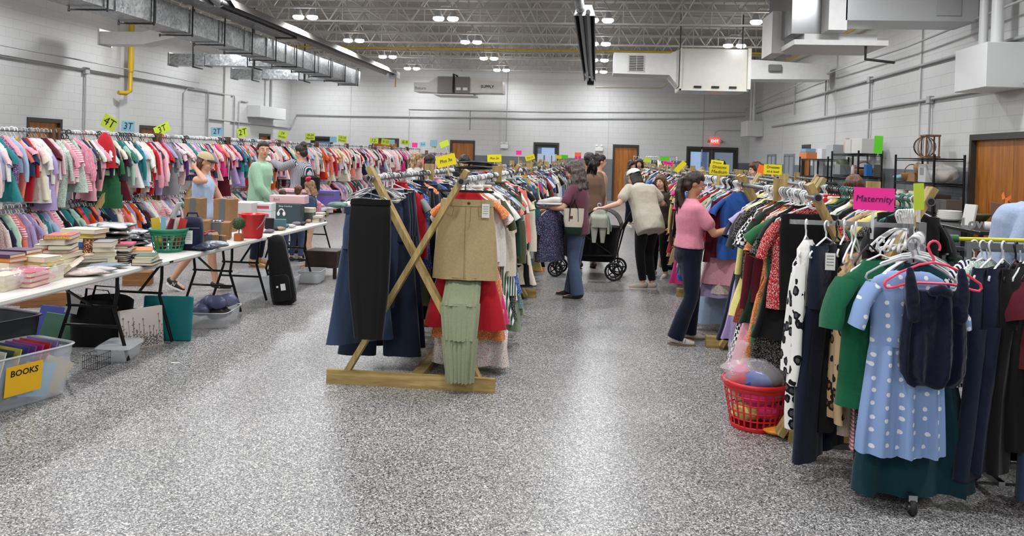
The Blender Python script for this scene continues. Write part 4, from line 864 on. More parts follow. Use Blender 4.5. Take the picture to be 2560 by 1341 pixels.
# khaki skirt
KHK = fabric('khaki_twill', '#b39f76'); KST = fabric('khaki_stitch', '#8d7a55')
r = thing('khaki_skirt', (-.925, 5.70, 0), 'khaki denim knee skirt clipped facing front on the middle rack', 'skirt')
drape([(1.335, .19, .03, 0, 0, 0), (1.30, .193, .034, 0, 0, 0), (1.2, .205, .045, 0, 0, .2), (1.05, .225, .052, 0, 0, .3), (.9, .235, .058, 0, 0, .5), (.765, .24, .06, 0, 0, .7)], fold=.01, k=4).build('skirt_cloth', KHK, r)
drape([(1.345, .194, .036, 0, 0, 0), (1.298, .197, .039, 0, 0, 0)], fold=0).build('waistband', KHK, r)
MB().lathe([(.001, 0), (.011, .001), (.011, .004), (.001, .006)], (.0, 0, 0), 14, Matrix.Rotation(PI/2, 3, 'X')).build('waist_button', mat('brass_dark', '#6b4f2c', .35, .8), r, (.02, -.04, 1.322))
b = MB(); b.tube([(.035, -.045, 1.3), (.037, -.056, 1.2), (.02, -.062, 1.13)], .0016, 4); b.tube([(.0, -.045, 1.3), (.0, -.058, 1.12)], .0016, 4); b.tube([(.0, -.062, 1.12), (.003, -.07, .78)], .002, 4)
b.build('fly_stitching', KST, r)
for s_ in (-1, 1): MB().tube([(s_*.175, -.035, 1.29), (s_*.15, -.05, 1.24), (s_*.1, -.05, 1.225), (s_*.09, -.046, 1.29)], .0018, 4).build('pocket_seam', KST, r); MB().box((s_*.12, -.042, 1.325), (.012, .008, .05)).build('belt_loop', KHK, r)
MB().tube([(-.238, -.02, .78), (0, -.07, .778), (.238, -.02, .78)], .0016, 4).build('hem_stitching', KST, r)
g_tag(r, (.145, -.05, 1.27), .1, .055, .1)
h = MB(); h.tube([(-.02, 0, .02), (0, 0, .028), (.02, 0, .0), (0, 0, -.035), (0, 0, -.07)], .004, 6).rbox((0, 0, -.075), (.42, .012, .018), .004); h.build('clip_hanger', HMAT['black'], loc=(-.94, 5.70, RH), label='black clip hanger holding the khaki skirt', cat='clothes hanger')
# sage tiered skirt slanting forward over the frame
SG_ = fabric('sage_cotton', '#8e9678'); rows = []
r = thing('tiered_skirt', (-.93, 5.56, 0), 'sage green tiered maxi skirt hanging below the khaki skirt', 'skirt')
def tier(z0, z1, w0, w1, c0, c1, y0, y1, name='tier', ff=1.0, sd=1):
    rr = []
    for i in range(5):
        u = i/4; rr.append((z0+(z1-z0)*u, w0+(w1-w0)*u, .035+.02*u, c0+(c1-c0)*u, y0+(y1-y0)*u, ff*(.5+u*.7)))
    drape(rr, 48, .013, 11, sd).build(name, SG_, r)
tier(.80, .60, .125, .135, -.01, .0, .21, .0, 'upper_tier', .8, 1); tier(.615, .37, .142, .125, .0, .015, -.005, -.07, 'middle_tier', 1, 2); tier(.385, .085, .132, .105, .015, .03, -.075, -.11, 'lower_tier', 1.2, 3)
# the wide denim jeans hanging at left front
r = thing('wide_jeans', (-1.70, 5.72, 1.25), 'wide-leg faded denim jeans hanging outermost left on the middle rack', 'jeans'); r.rotation_euler = (0, 0, .6)
DNM = fabric('faded_denim', '#3a4a66')
g_pants(41, .15, 1.0, 0, .13).build('denim_cloth', DNM, r); drape([(.01, .15, .034, 0, 0, 0), (-.035, .152, .038, 0, 0, 0)], fold=0).build('waistband', fabric('denim_band', '#2c3a55'), r)
MB().tube([(0, 0, .24), (0, 0, 0.0)], .004, 6).tube([(-.14, 0, 0), (.14, 0, 0)], .005, 6).build('clip_hanger', HMAT['steel'], loc=(-1.62, 5.62, 1.25), rz=.5, label='wire clip hanger holding the wide faded jeans', cat='clothes hanger')
# ------------------------------------------------------------------ maternity racks
CR = mat('chrome', '#b9bbbd', .18, 1); RUB = mat('caster_rubber', '#1a1a1b', .5)
def caster(r, x, y):
    c = MB(); c.lathe([(.035, -.014), (.04, -.01), (.04, .01), (.035, .014)], (0, 0, 0), 18, Matrix.Rotation(PI/2, 3, 'Y')); o = c.build('caster_wheel', RUB, r, (x, y, .04))
    MB().tube([(-.02, 0, 0), (.02, 0, 0)], .02, 12).build('wheel_hub', CR, o); MB().bb(-.02, .02, -.015, .015, .03, .06).build('caster_fork', CR, o)
SQ = .025
ra = thing('rolling_rack', (1.22, 4.62, 0), 'chrome rolling rack bar at front left of the Maternity section', 'clothes rack')
MB().bb(-.12, .518, -.012, .012, 1.335, 1.36).build('hang_bar', CR, ra); MB().bb(.52, .545, -.012, .012, .07, 1.36).build('post', CR, ra)
MB().bb(.0, .6, -.0, .03, .07, .10).bb(.42, .47, -.35, .35, .07, .10).build('foot_bar', CR, ra); caster(ra, .04, .015); caster(ra, .445, -.3); caster(ra, .445, .3)
rb = thing('rolling_rack', (1.58, 4.3, 0), 'chrome rolling rack with an arm pointing toward the camera, holding the dotted dress', 'clothes rack')
MB().bb(.15, .19, .15, .19, .07, 1.38).build('post', CR, rb)
MB().beam((.17, .17, 1.30), (-.04, -.26, 1.29), SQ, .03).build('front_arm', CR, rb)
MB().beam((.17, .4, .085), (-.02, -.30, .085), SQ, .03).build('foot_bar', CR, rb); caster(rb, -.02, -.32); caster(rb, .17, .36)
rc = thing('rolling_rack', (1.87, 4.22, 0), 'chrome rolling rack bar at right of the Maternity section', 'clothes rack')
MB().bb(.026, .95, -.012, .012, 1.275, 1.305).build('hang_bar', CR, rc); MB().bb(0, .025, -.013, .013, 1.2, 1.31).build('bar_end', CR, rc); MB().bb(.5, .53, .28, .31, .07, 1.29).build('post', CR, rc); MB().bb(.0, .9, .27, .3, .07, .1).bb(.2, .23, -.0, .5, .07, .1).build('foot_bar', CR, rc); caster(rc, .2, .27); caster(rc, .85, .27)
def hero(name, mb, m, p, rz, lb, cat, sc=(1, 1, 1), hc=None, hz=0, hl=None, hm=None, tagp=None):
    o = mb.build(name, m, loc=p, rz=rz, label=lb, cat=cat); o.scale = sc
    if hc:
        h_ = bpy.data.objects.new('clothes_hanger', hm or HA); COL.objects.link(h_); h_.location = (p[0], p[1], p[2]+hz); h_.rotation_euler = (0, 0, rz); setmat(h_, HMAT[hc]); tag(h_, hl or f"{hc} hanger under the {' '.join(lb.split()[:11])}", 'clothes hanger')
    if tagp: g_tag(o, tagp, -rz-.1)
    return o
BH = 1.345
NF = fabric('navy_jersey', '#10152a'); DJ = fabric('ink_denim', '#141c2e')
hero('leopard_blouse', g_top(51, .17, .68, 'long', 24, 1.0, .02, .06, -.12), FAB['black and white leopard'], (1.16, 4.50, BH), 1.15, 'black and white leopard blouse with white cuffs at left end of Maternity bar', 'blouse', hc='white', tagp=(.05, -.06, -.3))
hero('leopard_trousers', g_pants(52, .12, .74, 0, .06), FAB['black and white leopard'], (1.15, 4.50, .98), 1.15, 'black and white leopard trousers below the matching blouse', 'trousers')
hero('cotton_scarf', drape([(.0, .03, .02, 0, 0, 0), (-.05, .07, .04, 0, 0, 1), (-.2, .055, .03, -.02, 0, 1), (-.33, .05, .03, -.04, 0, 1), (-.45, .06, .04, -.03, 0, 1)], 20, .01), FAB['white'], (1.145, 4.40, 1.27), .9, 'white cotton scarf knotted over the black and white leopard blouse', 'scarf')
hero('dark_jeans', g_pants(53, .17, 1.14, -.1, .13), DJ, (1.25, 4.44, BH), .85, 'dark indigo maternity jeans hanging near left end of Maternity bar', 'jeans', hc='white', tagp=(-.09, -.07, -.18))
hero('black_trousers', g_pants(54, .16, 1.0, -.1, .1), FAB['black'], (1.33, 4.52, BH), 1.0, 'black trousers next right of the dark indigo maternity jeans', 'trousers', hc='black')
hero('black_trousers', g_pants(55, .16, .95, -.1, .1), FAB['black'], (1.38, 4.56, BH), 1.1, 'black trousers, second pair right of the dark indigo maternity jeans', 'trousers', hc='white')
hero('leopard_cardigan', g_top(56, .17, .86, 'long', 24, 1.0, .015, .07, -.12), FAB['leopard print'], (1.385, 4.44, BH-.02), 1.05, 'brown leopard cardigan before the cream maternity trousers', 'cardigan', hc='white')
hero('cream_trousers', g_pants(57, .14, .95, -.15, .07), fabric('oatmeal', '#b3a595'), (1.41, 4.46, BH), 1.15, 'oatmeal trousers hanging between leopard cardigan and striped top', 'trousers', hc='white')
hero('striped_blouse', g_top(58, .18, .5, 'short', 24, 1.1, .02, .07, -.14), FAB['rainbow striped'], (1.44, 4.34, BH-.02), .9, 'multicoloured striped top left of the green T-shirt', 'top', hc='black')
hero('striped_skirt', drape([(0, .10, .03, 0, 0, 0), (-.3, .14, .05, 0, 0, 1), (-.62, .15, .05, 0, 0, 1.2)], 30, .012), FAB['pink striped'], (1.48, 4.34, .82), .7, 'pale striped skirt showing low behind the dotted dress', 'skirt')
GT = fabric('kelly_green', '#135c3d')
hero('green_shirt', g_top(59, .21, .72, 'short', 24, 1.05, .02, .09, -.09), GT, (1.45, 4.2, 1.29), .42, 'kelly green T-shirt hanging left of the dotted dress', 't-shirt', hc='white', sc=(1.12, 1.3, 1))
TL = fabric('deep_teal', '#0f3640')
hero('teal_dress', g_dress(60, .2, 1.13, .38, 'long', .3, 36, .03), TL, (1.62, 4.14, 1.27), .15, 'long deep teal dress behind the dotted dress', 'dress', hc='gray')
hero('black_floral_dress', drape([(0, .2, .06, 0, 0, 1), (-.25, .21, .07, 0, 0, 1.4), (-.5, .2, .07, 0, 0, 1.8)], 40, .02), FAB['black print'], (1.55, 4.2, .55), .1, 'black floral maxi skirt whose hem shows under the teal dress', 'skirt')
# blue dotted dress, the nearest garment
t = NT('dotted_jersey'); tc_ = t.add('ShaderNodeTexCoord'); sx_ = t.add('ShaderNodeSeparateXYZ'); t.link(tc_.outputs['Object'], sx_.inputs[0])
cb_ = t.add('ShaderNodeCombineXYZ'); t.link(sx_.outputs['X'], cb_.inputs[0]); t.link(sx_.outputs['Z'], cb_.inputs[1])
v = t.add('ShaderNodeTexVoronoi', voronoi_dimensions='2D'); v.inputs['Scale'].default_value = 16; v.inputs['Randomness'].default_value = .4; t.link(cb_.outputs[0], v.inputs[0])
t.link(t.ramp(v.outputs['Distance'], [(0, '#e9edf4'), (.165, '#8aa5d4')], 'CONSTANT'), t.b.inputs['Base Color']); t.b.inputs['Roughness'].default_value = .85; DOT = t.m
dr = thing('dotted_dress', (1.515, 4.0, 1.27), 'light blue dress with white dots, nearest garment on the Maternity rack', 'dress', .08)
bd = MB()
rw = [(-.095, .055, .02, 0, 0, 0), (-.10, .10, .03, 0, 0, 0), (-.13, .16, .04, 0, 0, 0), (-.165, .185, .045, 0, 0, 0), (-.25, .175, .055, 0, 0, .1), (-.35, .17, .06, 0, 0, .2), (-.455, .17, .06, 0, 0, .2)]
b1 = drape(rw, 44, .008, 5, 2); 
sleeve(b1, -1, (-.165, 0, -.17), (-.245, -.01, -.37), .062, .062, 14, 3); sleeve(b1, 1, (.165, 0, -.17), (.26, -.01, -.36), .062, .066, 14, 5); b1.build('bodice', DOT, dr)
drape([(-.45, .17, .06, 0, 0, .2), (-.5, .178, .065, -.002, 0, .8), (-.62, .19, .075, -.005, 0, 1.1), (-.78, .2, .08, -.008, 0, 1.3), (-.90, .203, .085, -.01, 0, 1.4), (-.975, .205, .087, -.01, 0, 1.45)], 64, .012, 5, 4).build('skirt_part', DOT, dr)
MB().tube([(.17*math.cos(a), .062*math.sin(a), -.455) for a in [i*PI/12 for i in range(24)]], .004, 5, closed=True).build('waist_seam', fabric('dot_seam', '#7d97c4'), dr)
def fat_hanger(W, dz=.1):
    mb = MB(); mb.tube([(.028*math.cos(a), 0, .03*math.sin(a)+.0) for a in [(-30+i*26)*PI/180 for i in range(9)]]+[(-.015, 0, -.03), (0, 0, -.05), (0, 0, -.075)], .006, 8)
    mb.tube([(0, 0, -.07), (W*.3, 0, -.085), (W*.7, 0, -.125), (W*.97, 0, -.165), (W, 0, -.185), (W*.95, 0, -.2), (W*.8, 0, -.195), (W*.6, 0, -.18), (W*.3, 0, -.17), (-W*.3, 0, -.17), (-W*.6, 0, -.18), (-W*.8, 0, -.195), (-W*.95, 0, -.2), (-W, 0, -.185), (-W*.97, 0, -.165), (-W*.7, 0, -.125), (-W*.3, 0, -.085)], .0085, 8, closed=True, flat=.7)
    return mb
PKH = mat('neon_coral', '#ff4d6e', .35)
fat_hanger(.225).build('clothes_hanger', PKH, loc=(1.60, 3.93, 1.30), rz=.06, label='neon coral-pink hanger at the very front of the Maternity rack', cat='clothes hanger')
HF = fat_hanger(.21).mesh('clothes_hanger'); HF.materials.append(HMAT['white'])
nv = thing('gathered_camisole', (1.60, 3.90, 1.30), 'bunched navy gathered top hanging on the neon coral-pink hanger', 'top', .06)
b = MB(); rings = []
for q_, (z_, hw, hd) in enumerate(((-.2, .12, .022), (-.24, .135, .035), (-.32, .145, .045), (-.42, .152, .052), (-.52, .155, .056), (-.59, .148, .055), (-.63, .125, .045), (-.65, .09, .03))):
    rings.append([V((hw*math.cos(a), hd*math.sin(a)*(1+.34*math.sin(a*9+q_*.3)+.2*math.sin(a*14+q_*.15)), z_+(.012*math.sin(a*5) if q_ > 5 else 0))) for a in [2*PI*i/72 for i in range(72)]])
b.loft(rings)
for s_ in (-1, 1): b.chain([((s_*.118, .0, -.105), .016), ((s_*.12, -.01, -.15), .024), ((s_*.115, -.02, -.22), .03), ((s_*.105, -.03, -.32), .03)], 12, .9)
for i in range(0):
    w2 = .12-.012*i; dp_ = .12+.2*i; pts = []
    for j in range(9):
        u = -1+j/4; pts.append(((w2*u+.01*i), -.035-.035*(1-u*u)-.004*i, -.21-dp_*(1-u*u)-.02*i+.012*math.sin(j*2+i)))
    b.chain([(p_, .009-.003*abs(-1+j/4)) for j, p_ in enumerate(pts)], 10)
b.chain([((-.035, -.05, -.2), .022), ((0, -.06, -.185), .026), ((.035, -.05, -.205), .022)], 10)
blob('gathered_body', b, NF, nv, .005, 3, .01, .05)
for i in range(9):
    h_ = bpy.data.objects.new('clothes_hanger', HF); COL.objects.link(h_); u_ = i/8
    h_.location = (1.70-.15*u_, 4.36-.32*u_, 1.305); h_.rotation_euler = (0, .08*math.sin(i*4), .25+.3*math.sin(i*2.1)); setmat(h_, HMAT['white' if i % 4 else 'gray']); tag(h_, 'white or gray plastic hanger bunched on the arm behind the coral-pink hanger', 'clothes hanger', 'hangers bunched on the front arm')
for i in range(7):
    h_ = bpy.data.objects.new('clothes_hanger', HF); COL.objects.link(h_); h_.location = (1.72+.02*i, 4.7+.02*i, 1.4); h_.rotation_euler = (0, .1*math.sin(i*3), .5+.12*i); setmat(h_, HMAT['white']); tag(h_, 'white hanger in the bunch under the lime card beside the Maternity card', 'clothes hanger', 'white hangers under the lime card')
# right bar of the maternity section
rbar = [('striped_shirt', g_top(61, .2, .62, 'short'), 'navy striped', 1.91, .35, 'white', 'black and white striped shirt right of the dotted dress', 'shirt'),
        ('green_print_shirt', g_top(62, .2, .6, 'short'), 'mint floral', 1.95, .5, 'white', 'green leaf-print shirt behind the striped shirt', 'shirt'),
        ('dark_jeans', g_pants(63, .19, 1.05), 'dark denim', 1.99, .75, 'white', 'dark denim jeans first on the right Maternity bar', 'jeans'),
        ('dark_jeans', g_pants(64, .19, 1.0), 'navy', 2.05, .8, 'white', 'navy jeans second on the right Maternity bar', 'jeans'),
        ('black_trousers', g_pants(65, .19, 1.0), 'black', 2.11, .85, 'black', 'black trousers on the right Maternity bar beside navy jeans', 'trousers'),
        ('black_shirt', g_top(66, .2, .9, 'none'), 'black', 2.16, .8, 'white', 'black sleeveless tunic on the right Maternity bar', 'tunic'),
        ('maroon_shirt', g_top(67, .19, .5, 'short'), 'maroon', 2.20, .8, 'black', 'maroon shirt on the right Maternity bar', 'shirt'),
        ('blue_jeans', g_pants(68, .17, 1.12), 'denim', 2.24, .85, 'blue', 'mid-blue jeans reaching low on the right Maternity bar', 'jeans'),
        ('floral_blouse', g_top(69, .2, .6, 'long'), 'leopard print', 2.28, .8, 'black', 'brown print blouse on the right Maternity bar', 'blouse'),
        ('navy_shirt', g_top(70, .2, .8, 'long'), 'navy', 2.32, .8, 'red', 'navy long-sleeved shirt on a red hanger', 'shirt'),
        ('denim_jacket', g_top(71, .22, .6, 'long', coll=True, fold=.01), 'denim', 2.37, .75, 'red', 'denim jacket with turned-up cuffs on the right bar', 'jacket'),
        ('beige_shirt', g_top(72, .2, .6, 'short'), 'tan', 2.42, .8, 'black', 'tan blouse on black hanger at far right bar', 'blouse'),
        ('black_dress', g_dress(73, .2, 1.15), 'black', 2.47, .8, 'pink', 'black dress on a pink hanger at far right', 'dress'),
        ('blue_jeans', g_pants(74, .19, 1.1), 'denim', 2.55, .8, 'pink', 'blue jeans at the right edge of the Maternity bar', 'jeans'),
        ('black_dress', g_dress(75, .2, 1.1), 'black', 2.62, .8, 'pink', 'black dress outermost at the right frame edge', 'dress')]
for nm_, mb_, cl, x_, rz_, hc_, lb, ct in rbar:
    hero(nm_, mb_, FAB[cl], (x_, 4.22, 1.29), rz_, lb, ct, hc=hc_, hl=f'{hc_} hanger of the {lb}')
p = AT(2185, 498, 4.58); card('Maternity', .215, .125, PC, p, -.04, .015, 'hot pink card reading Maternity above the chrome racks', size=.05, ink=mat('marker_purple', '#3c1350', .6), stick=.16)
p = AT(2297, 492, 4.5); card('', .06, .145, LC, p, .25, -.05, 'narrow lime card standing right of the pink Maternity card', stick=.12)
p0, p1 = AT(2375, 597, 5.3), AT(2530, 601, 5.2)
r = thing('yellow_pole', (0, 0, 0), 'yellow pole with a green end lying across the rack at right', 'pole'); MB().tube([p0+(p1-p0)*.1, p1+(p1-p0)*.2], .013, 10).build('pole_tube', mat('yellow_pole_paint', '#d8d021', .4), r); MB().tube([p0-(p1-p0)*.03, p0+(p1-p0)*.14], .026, 12).build('pole_grip', mat('green_grip', '#24633a', .5), r)
rd = thing('rolling_rack', (2.0, 5.3, 0), 'chrome rack behind the Maternity bar carrying green clothes and the yellow pole', 'clothes rack')
MB().bb(.026, 1.078, -.011, .011, 1.155, 1.178).build('hang_bar', CR, rd); MB().bb(0, .025, -.012, .012, .07, 1.18).build('post', CR, rd); MB().bb(1.08, 1.105, -.012, .012, .07, 1.18).build('post', CR, rd)
for x_ in (0, 1.09): MB().bb(x_-.015, x_+.03, -.3, .3, .0, .04).build('foot_bar', CR, rd)
for i, (cl, kd) in enumerate((('green', 'sweater'), ('black', 'shirt'), ('dark green', 'blouse'), ('tan', 'shirt'), ('green', 'shirt'), ('black', 'dress'), ('red', 'shirt'), ('black', 'dress'), ('navy', 'sweater'), ('white', 'blouse'))):
    hang(kd, cl, (2.08+i*.1, 5.3, 1.165), .9, (1, 1, 1), i, 'chrome rack behind the Maternity bar', '', 'white', 'clothes on the chrome rack behind Maternity', 'hangers on the chrome rack behind Maternity')
# ------------------------------------------------------------------ laundry basket with bagged clothes
def lattice_basket(name, p, r0, r1, h, m, label, nv=26, nh=6, cat='basket', contents=None):
    r = thing(name, p, label, cat)
    MB().tube([(r1*math.cos(a), r1*math.sin(a), h) for a in [2*PI*i/36 for i in range(36)]], .012, 8, closed=True, flat=1.3).build('rim', m, r)
    b = MB()
    for i in range(nv):
        a = 2*PI*i/nv; b.beam((r0*math.cos(a), r0*math.sin(a), .0), (r1*math.cos(a), r1*math.sin(a), h), .011, .004, (math.cos(a), math.sin(a), 0))
    for j in range(nh):
        u = (j+.5)/nh; rr = r0+(r1-r0)*u; b.tube([(rr*math.cos(a), rr*math.sin(a), h*u) for a in [2*PI*i/36 for i in range(36)]], .0045, 5, closed=True)
    b.lathe([(r1-.012, h-.045), (r1-.003, h-.04), (r1, h-.005), (r1-.006, h)], n=36, cap=False)
    b.build('lattice_wall', m, r); MB().lathe([(r0-.002, 0), (r0+.004, .003), (r0+.008, .03), (r0, .03), (r0-.008, .006), (.01, .006)], n=36, cap=True).build('base', m, r)
    return r
RP = mat('red_plastic', '#d3202a', .35)
bx, by = 1.055, 5.16
lattice_basket('laundry_basket', (bx, by, 0), .15, .205, .29, RP, 'red plastic laundry basket on the floor beside the right rack')
rnd = random.Random(4)
for i, (dx, dy, z, rr, cl) in enumerate(((-.06, -.03, .1, .075, 'yellow'), (.06, -.05, .12, .08, 'hot pink'), (.0, .06, .1, .08, 'navy'), (.08, .05, .2, .07, 'white'), (-.08, .03, .2, .07, 'cream'), (.0, -.06, .2, .08, 'hot pink'), (-.1, -.03, .28, .07, 'red'), (.0, -.05, .3, .075, 'blue'), (.09, -.02, .31, .08, 'black'), (.04, .08, .31, .07, 'purple'), (-.06, .07, .32, .06, 'hot pink'))):
    lump((0, 0, 0), (rr*1.2, rr, rr*.75), 30+i).build('rolled_garment', FAB[cl], loc=(bx+dx, by+dy, z), label=f'{cl} garment rolled in the red basket, {"upper" if z > .25 else "middle" if z > .15 else "lower"} layer, {"left" if dx < 0 else "right"} {"front" if dy < 0 else "back"}', cat='garment')
BAG = clear('clear_bag', (.93, .88, .93), .22, .12)
lump((0, 0, 0), (.19, .17, .09), 77, 22).build('plastic_bag', BAG, loc=(bx+.0, by, .33), label='clear plastic bag bulging over the top of the red basket', cat='plastic bag')
MB().loft([[V((x_+rr*math.cos(a)*(1+.3*math.sin(a*5+z_*30)), rr*math.sin(a), z_)) for a in [k_*PI/7 for k_ in range(14)]] for x_, rr, z_ in ((-.12, .09, .36), (-.11, .06, .42), (-.13, .045, .47), (-.12, .06, .53))], cap=False).build('plastic_bag', BAG, loc=(bx, by, 0), label='standing twist of clear bag at left of the red basket', cat='plastic bag')
lump((0, 0, 0), (.12, .07, .025), 78).build('plastic_bag', mat('orange_bag', '#d98b2f', .3), loc=(1.21, 5.0, .03), label='orange plastic bag flat on the floor behind the red basket', cat='plastic bag')
# ------------------------------------------------------------------ folding tables on the left
TT = mat('table_top_white', '#d8d6d0', .45, noise=.03, nscale=3); TLG = mat('table_leg_black', '#17181a', .35, .5)
def folding_table(x0, x1, y0, y1, lb, h=.74):
    r = thing('folding_table', ((x0+x1)/2, (y0+y1)/2, 0), lb, 'table'); w_, L = (x1-x0)/2, (y1-y0)/2
    MB().rbox((0, 0, h-.022), (w_*2, L*2, .044), .012).build('tabletop', TT, r)
    MB().bb(w_-.001, w_+.001, -L+.1, -L+.16, h-.03, h-.015).build('hinge_slot', BLACK, r)
    for s_ in (-1, 1):
        y = s_*(L-.3)
        for sx_ in (-1, 1):
            x = sx_*(w_-.1)
            MB().tube([(x*.72, y, h-.05), (x*.72, y, h-.2), (x*.66, y, .40), (x*.8, y, .28), (x*1.1, y-s_*.0, .015)], .0135, 10).build('leg', TLG, r)
        MB().tube([(-w_*.55, y, .42), (w_*.55, y, .42)], .011, 8).tube([(-w_*.6, y, .27), (w_*.6, y, .27)], .011, 8).build('leg_brace', TLG, r)
        MB().beam((0, y, .42), (0, y-s_*.45, h-.06), .02, .012).build('fold_brace', TLG, r)
    return r
TX0, TX1 = -4.21, -3.45
folding_table(TX0, TX1, 3.62, 6.02, 'nearest white folding table, covered with books')
folding_table(TX0, TX1, 6.05, 7.95, 'second white folding table, with cardboard boxes and red bucket')
folding_table(TX0, TX1, 7.98, 10.0, 'third white folding table, with the headphone and baby boxes')
folding_table(-5.0, -4.25, 11.2, 13.0, 'farther white folding table with pink baby gear, behind the third')
TH = .742
def TP(px, py):
    p = FL(px, py, TH); p.x = min(max(p.x, TX0+.02), TX1-.02) if p.y < 10.2 else p.x; return p
def TB(px, X, dz=0):
    # point on the table top on the line x=X under that pixel column
    a = AX(px, 500, X); a = AX(px, 500+(a.z-TH)*F_PX/a.y, X); return V((X, a.y, TH+dz))
def BOX(name, p, d, m, lb, cat, rz=0, r=.004, parts=()):
    o = thing(name, p, lb, cat, rz) if parts else None
    if not parts: return MB().rbox((0, 0, d[2]/2), d, r).build(name, m, loc=p, rz=rz, label=lb, cat=cat)
    MB().rbox((0, 0, d[2]/2), d, r).build('box_body', m, o)
    for nm_, c, dd, mm_ in parts: MB().box(c, dd).build(nm_, mm_, o)
    return o
PAGE = mat('page_edges', '#d9cfb8', .85, noise=.05, nscale=60)
CV = {k: mat('cover_'+k.replace(' ', '_'), c, .4) for k, c in dict(red='#b3272b', orange='#cf7a33', purple='#4d2c4e', cream='#ded3ba', black='#1b1b1e', white='#e5e3dd', blue='#2b55a6', green='#2c5a3c', pink='#c2385d', yellow='#d9c25a', brown='#5e4230', gray='#7e8084', navy='#1e2746', teal='#2a7f83', maroon='#5d1f29').items()}
def book(p, rz, w_, l_, t_, col, lb, tilt=None):
    r = thing('book', p, lb, 'book', rz)
    if tilt: r.rotation_euler = tilt
    MB().bb(-w_/2, w_/2, -l_/2, l_/2, 0, .0025).bb(-w_/2, w_/2, -l_/2, l_/2, t_-.0025, t_).bb(-w_/2, -w_/2+.003, -l_/2, l_/2, 0, t_).build('book_cover', CV[col], r)
    MB().bb(-w_/2+.003, w_/2-.004, -l_/2+.004, l_/2-.004, .0025, t_-.0025).build('page_block', PAGE, r)
    return r
def pile(p, where, cols, seed, w_=.15, l_=.22, th=(.018, .045), rz=0, jit=.2):
    rn = random.Random(seed); z = p.z; n = len(cols)
    for i, c in enumerate(cols):
        t_ = rn.uniform(*th); book((p.x+rn.uniform(-.015, .015), p.y+rn.uniform(-.015, .015), z), rz+rn.uniform(-jit, jit), w_*rn.uniform(.85, 1.1), l_*rn.uniform(.85, 1.1), t_, c, f'{c} book, {nth(n-1-i)} from top of the {where}'); z += t_+.0006
    return z
pile(TP(28, 712)+V((-.12, .1, 0)), 'pile at left frame edge', ['cream', 'black', 'red', 'cream', 'orange', 'purple'], 1, .16, .24, rz=PI/2)
pile(TP(62, 702)+V((-.1, .1, 0)), 'pile second from left edge', ['cream', 'cream', 'black', 'red', 'orange', 'purple'], 2, .15, .22, rz=PI/2-.2)
zt = pile(TP(168, 682)+V((-.15, .15, 0)), 'pile topped by the SUPERHERO book', ['cream', 'white', 'cream', 'cream', 'red', 'black', 'white'], 3, .16, .24, (.024, .04), rz=.3)
c_ = TP(168, 682)+V((-.15, .15, 0)); sb = book((c_.x, c_.y, zt), .35, .18, .25, .03, 'red', 'red and yellow SUPERHERO book on top of its tall pile')
text('SUPERHERO', .03, mat('yellow_print', '#e2b52f', .5), sb, (-.0, -.127, .015), (PI/2, 0, 0), bold=.001); text('SUPERHERO', .03, mat('yellow_print', '#e2b52f', .5), sb, (.02, 0, .031), (0, 0, PI/2), bold=.001)
pile(TP(120, 700)+V((-.08, .05, 0)), 'pile of patterned-edge books', ['black', 'cream', 'black', 'white'], 5, .14, .2, (.03, .045), rz=.2)
for i in range(6):
    p = TP(178+i*8, 690-i*7); book((p.x-.05, p.y+.04, p.z+.02), .4, .13, .19, .03, ['cream', 'white', 'cream', 'brown', 'cream', 'black'][i], f'{["outermost", "second", "third", "fourth", "fifth", "innermost"][i]} paperback in the fan right of the Superhero pile', (0, -.75, .4))
pile(TB(205, -4.05), 'flat pile behind the SUPERHERO pile', ['green', 'green', 'gray', 'blue', 'cream', 'yellow', 'cream'], 6, .2, .28, (.03, .04), rz=PI/2)
pile(TB(225, -3.85), 'spread pile in front of silver trays', ['white', 'black', 'gray', 'cream'], 7, .2, .26, (.015, .03), rz=.8)
SIL = mat('silver_wrap', '#b7babf', .12, .9, bump=.8, nscale=9)
for i in range(6):
    p = TB(275, -4.0); lump((0, 0, 0), (.19-.01*(i % 2), .17, .028), 90+i, 22).build('foil_tray', SIL, loc=(p.x+.01*(i % 2), p.y, p.z+.022+.046*i), label=f'silver foil-wrapped tray, {nth(4-i)} from top of the front stack', cat='tray')
for i in range(4):
    p = TB(328, -4.05); lump((0, 0, 0), (.15, .14, .03), 97+i, 20).build('foil_tray', SIL, loc=(p.x, p.y, p.z+.024+.046*i), label=f'silver foil-wrapped tray, {nth(3-i)} from top of the rear stack', cat='tray')
r = thing('picture_book', TP(245, 665)+V((-.05, .1, 0)), 'colourful glossy picture book propped upright on the first table', 'book'); r.rotation_euler = (-.35, 0, .45)
MB().bb(-.13, .13, -.012, .012, 0, .2).build('book_cover', BLACK, r); MB().bb(-.12, .12, -.0135, -.012, .01, .19).build('cover_picture', pattern('cover_art', 'floral', ['#5d2f22', '#d98c4a', '#2c1c18', '#e9c98f'], 1.3), r)
pile(TP(303, 660)+V((-.05, .1, 0)), 'dark DVD pile beside the propped picture book', ['black', 'brown', 'black', 'navy', 'black', 'black', 'white', 'black', 'pink'], 8, .14, .19, (.013, .02), rz=.2)
pile(TP(350, 655)+V((-.05, .12, 0)), 'magazine pile left of the green basket', ['black', 'white', 'black', 'gray', 'navy', 'white', 'orange'], 9, .2, .27, (.008, .016), rz=.5)
pile(TP(385, 662)+V((.0, .02, 0)), 'low pile at table edge before green basket', ['black', 'cream', 'green'], 10, .15, .21, (.018, .026), rz=.3)
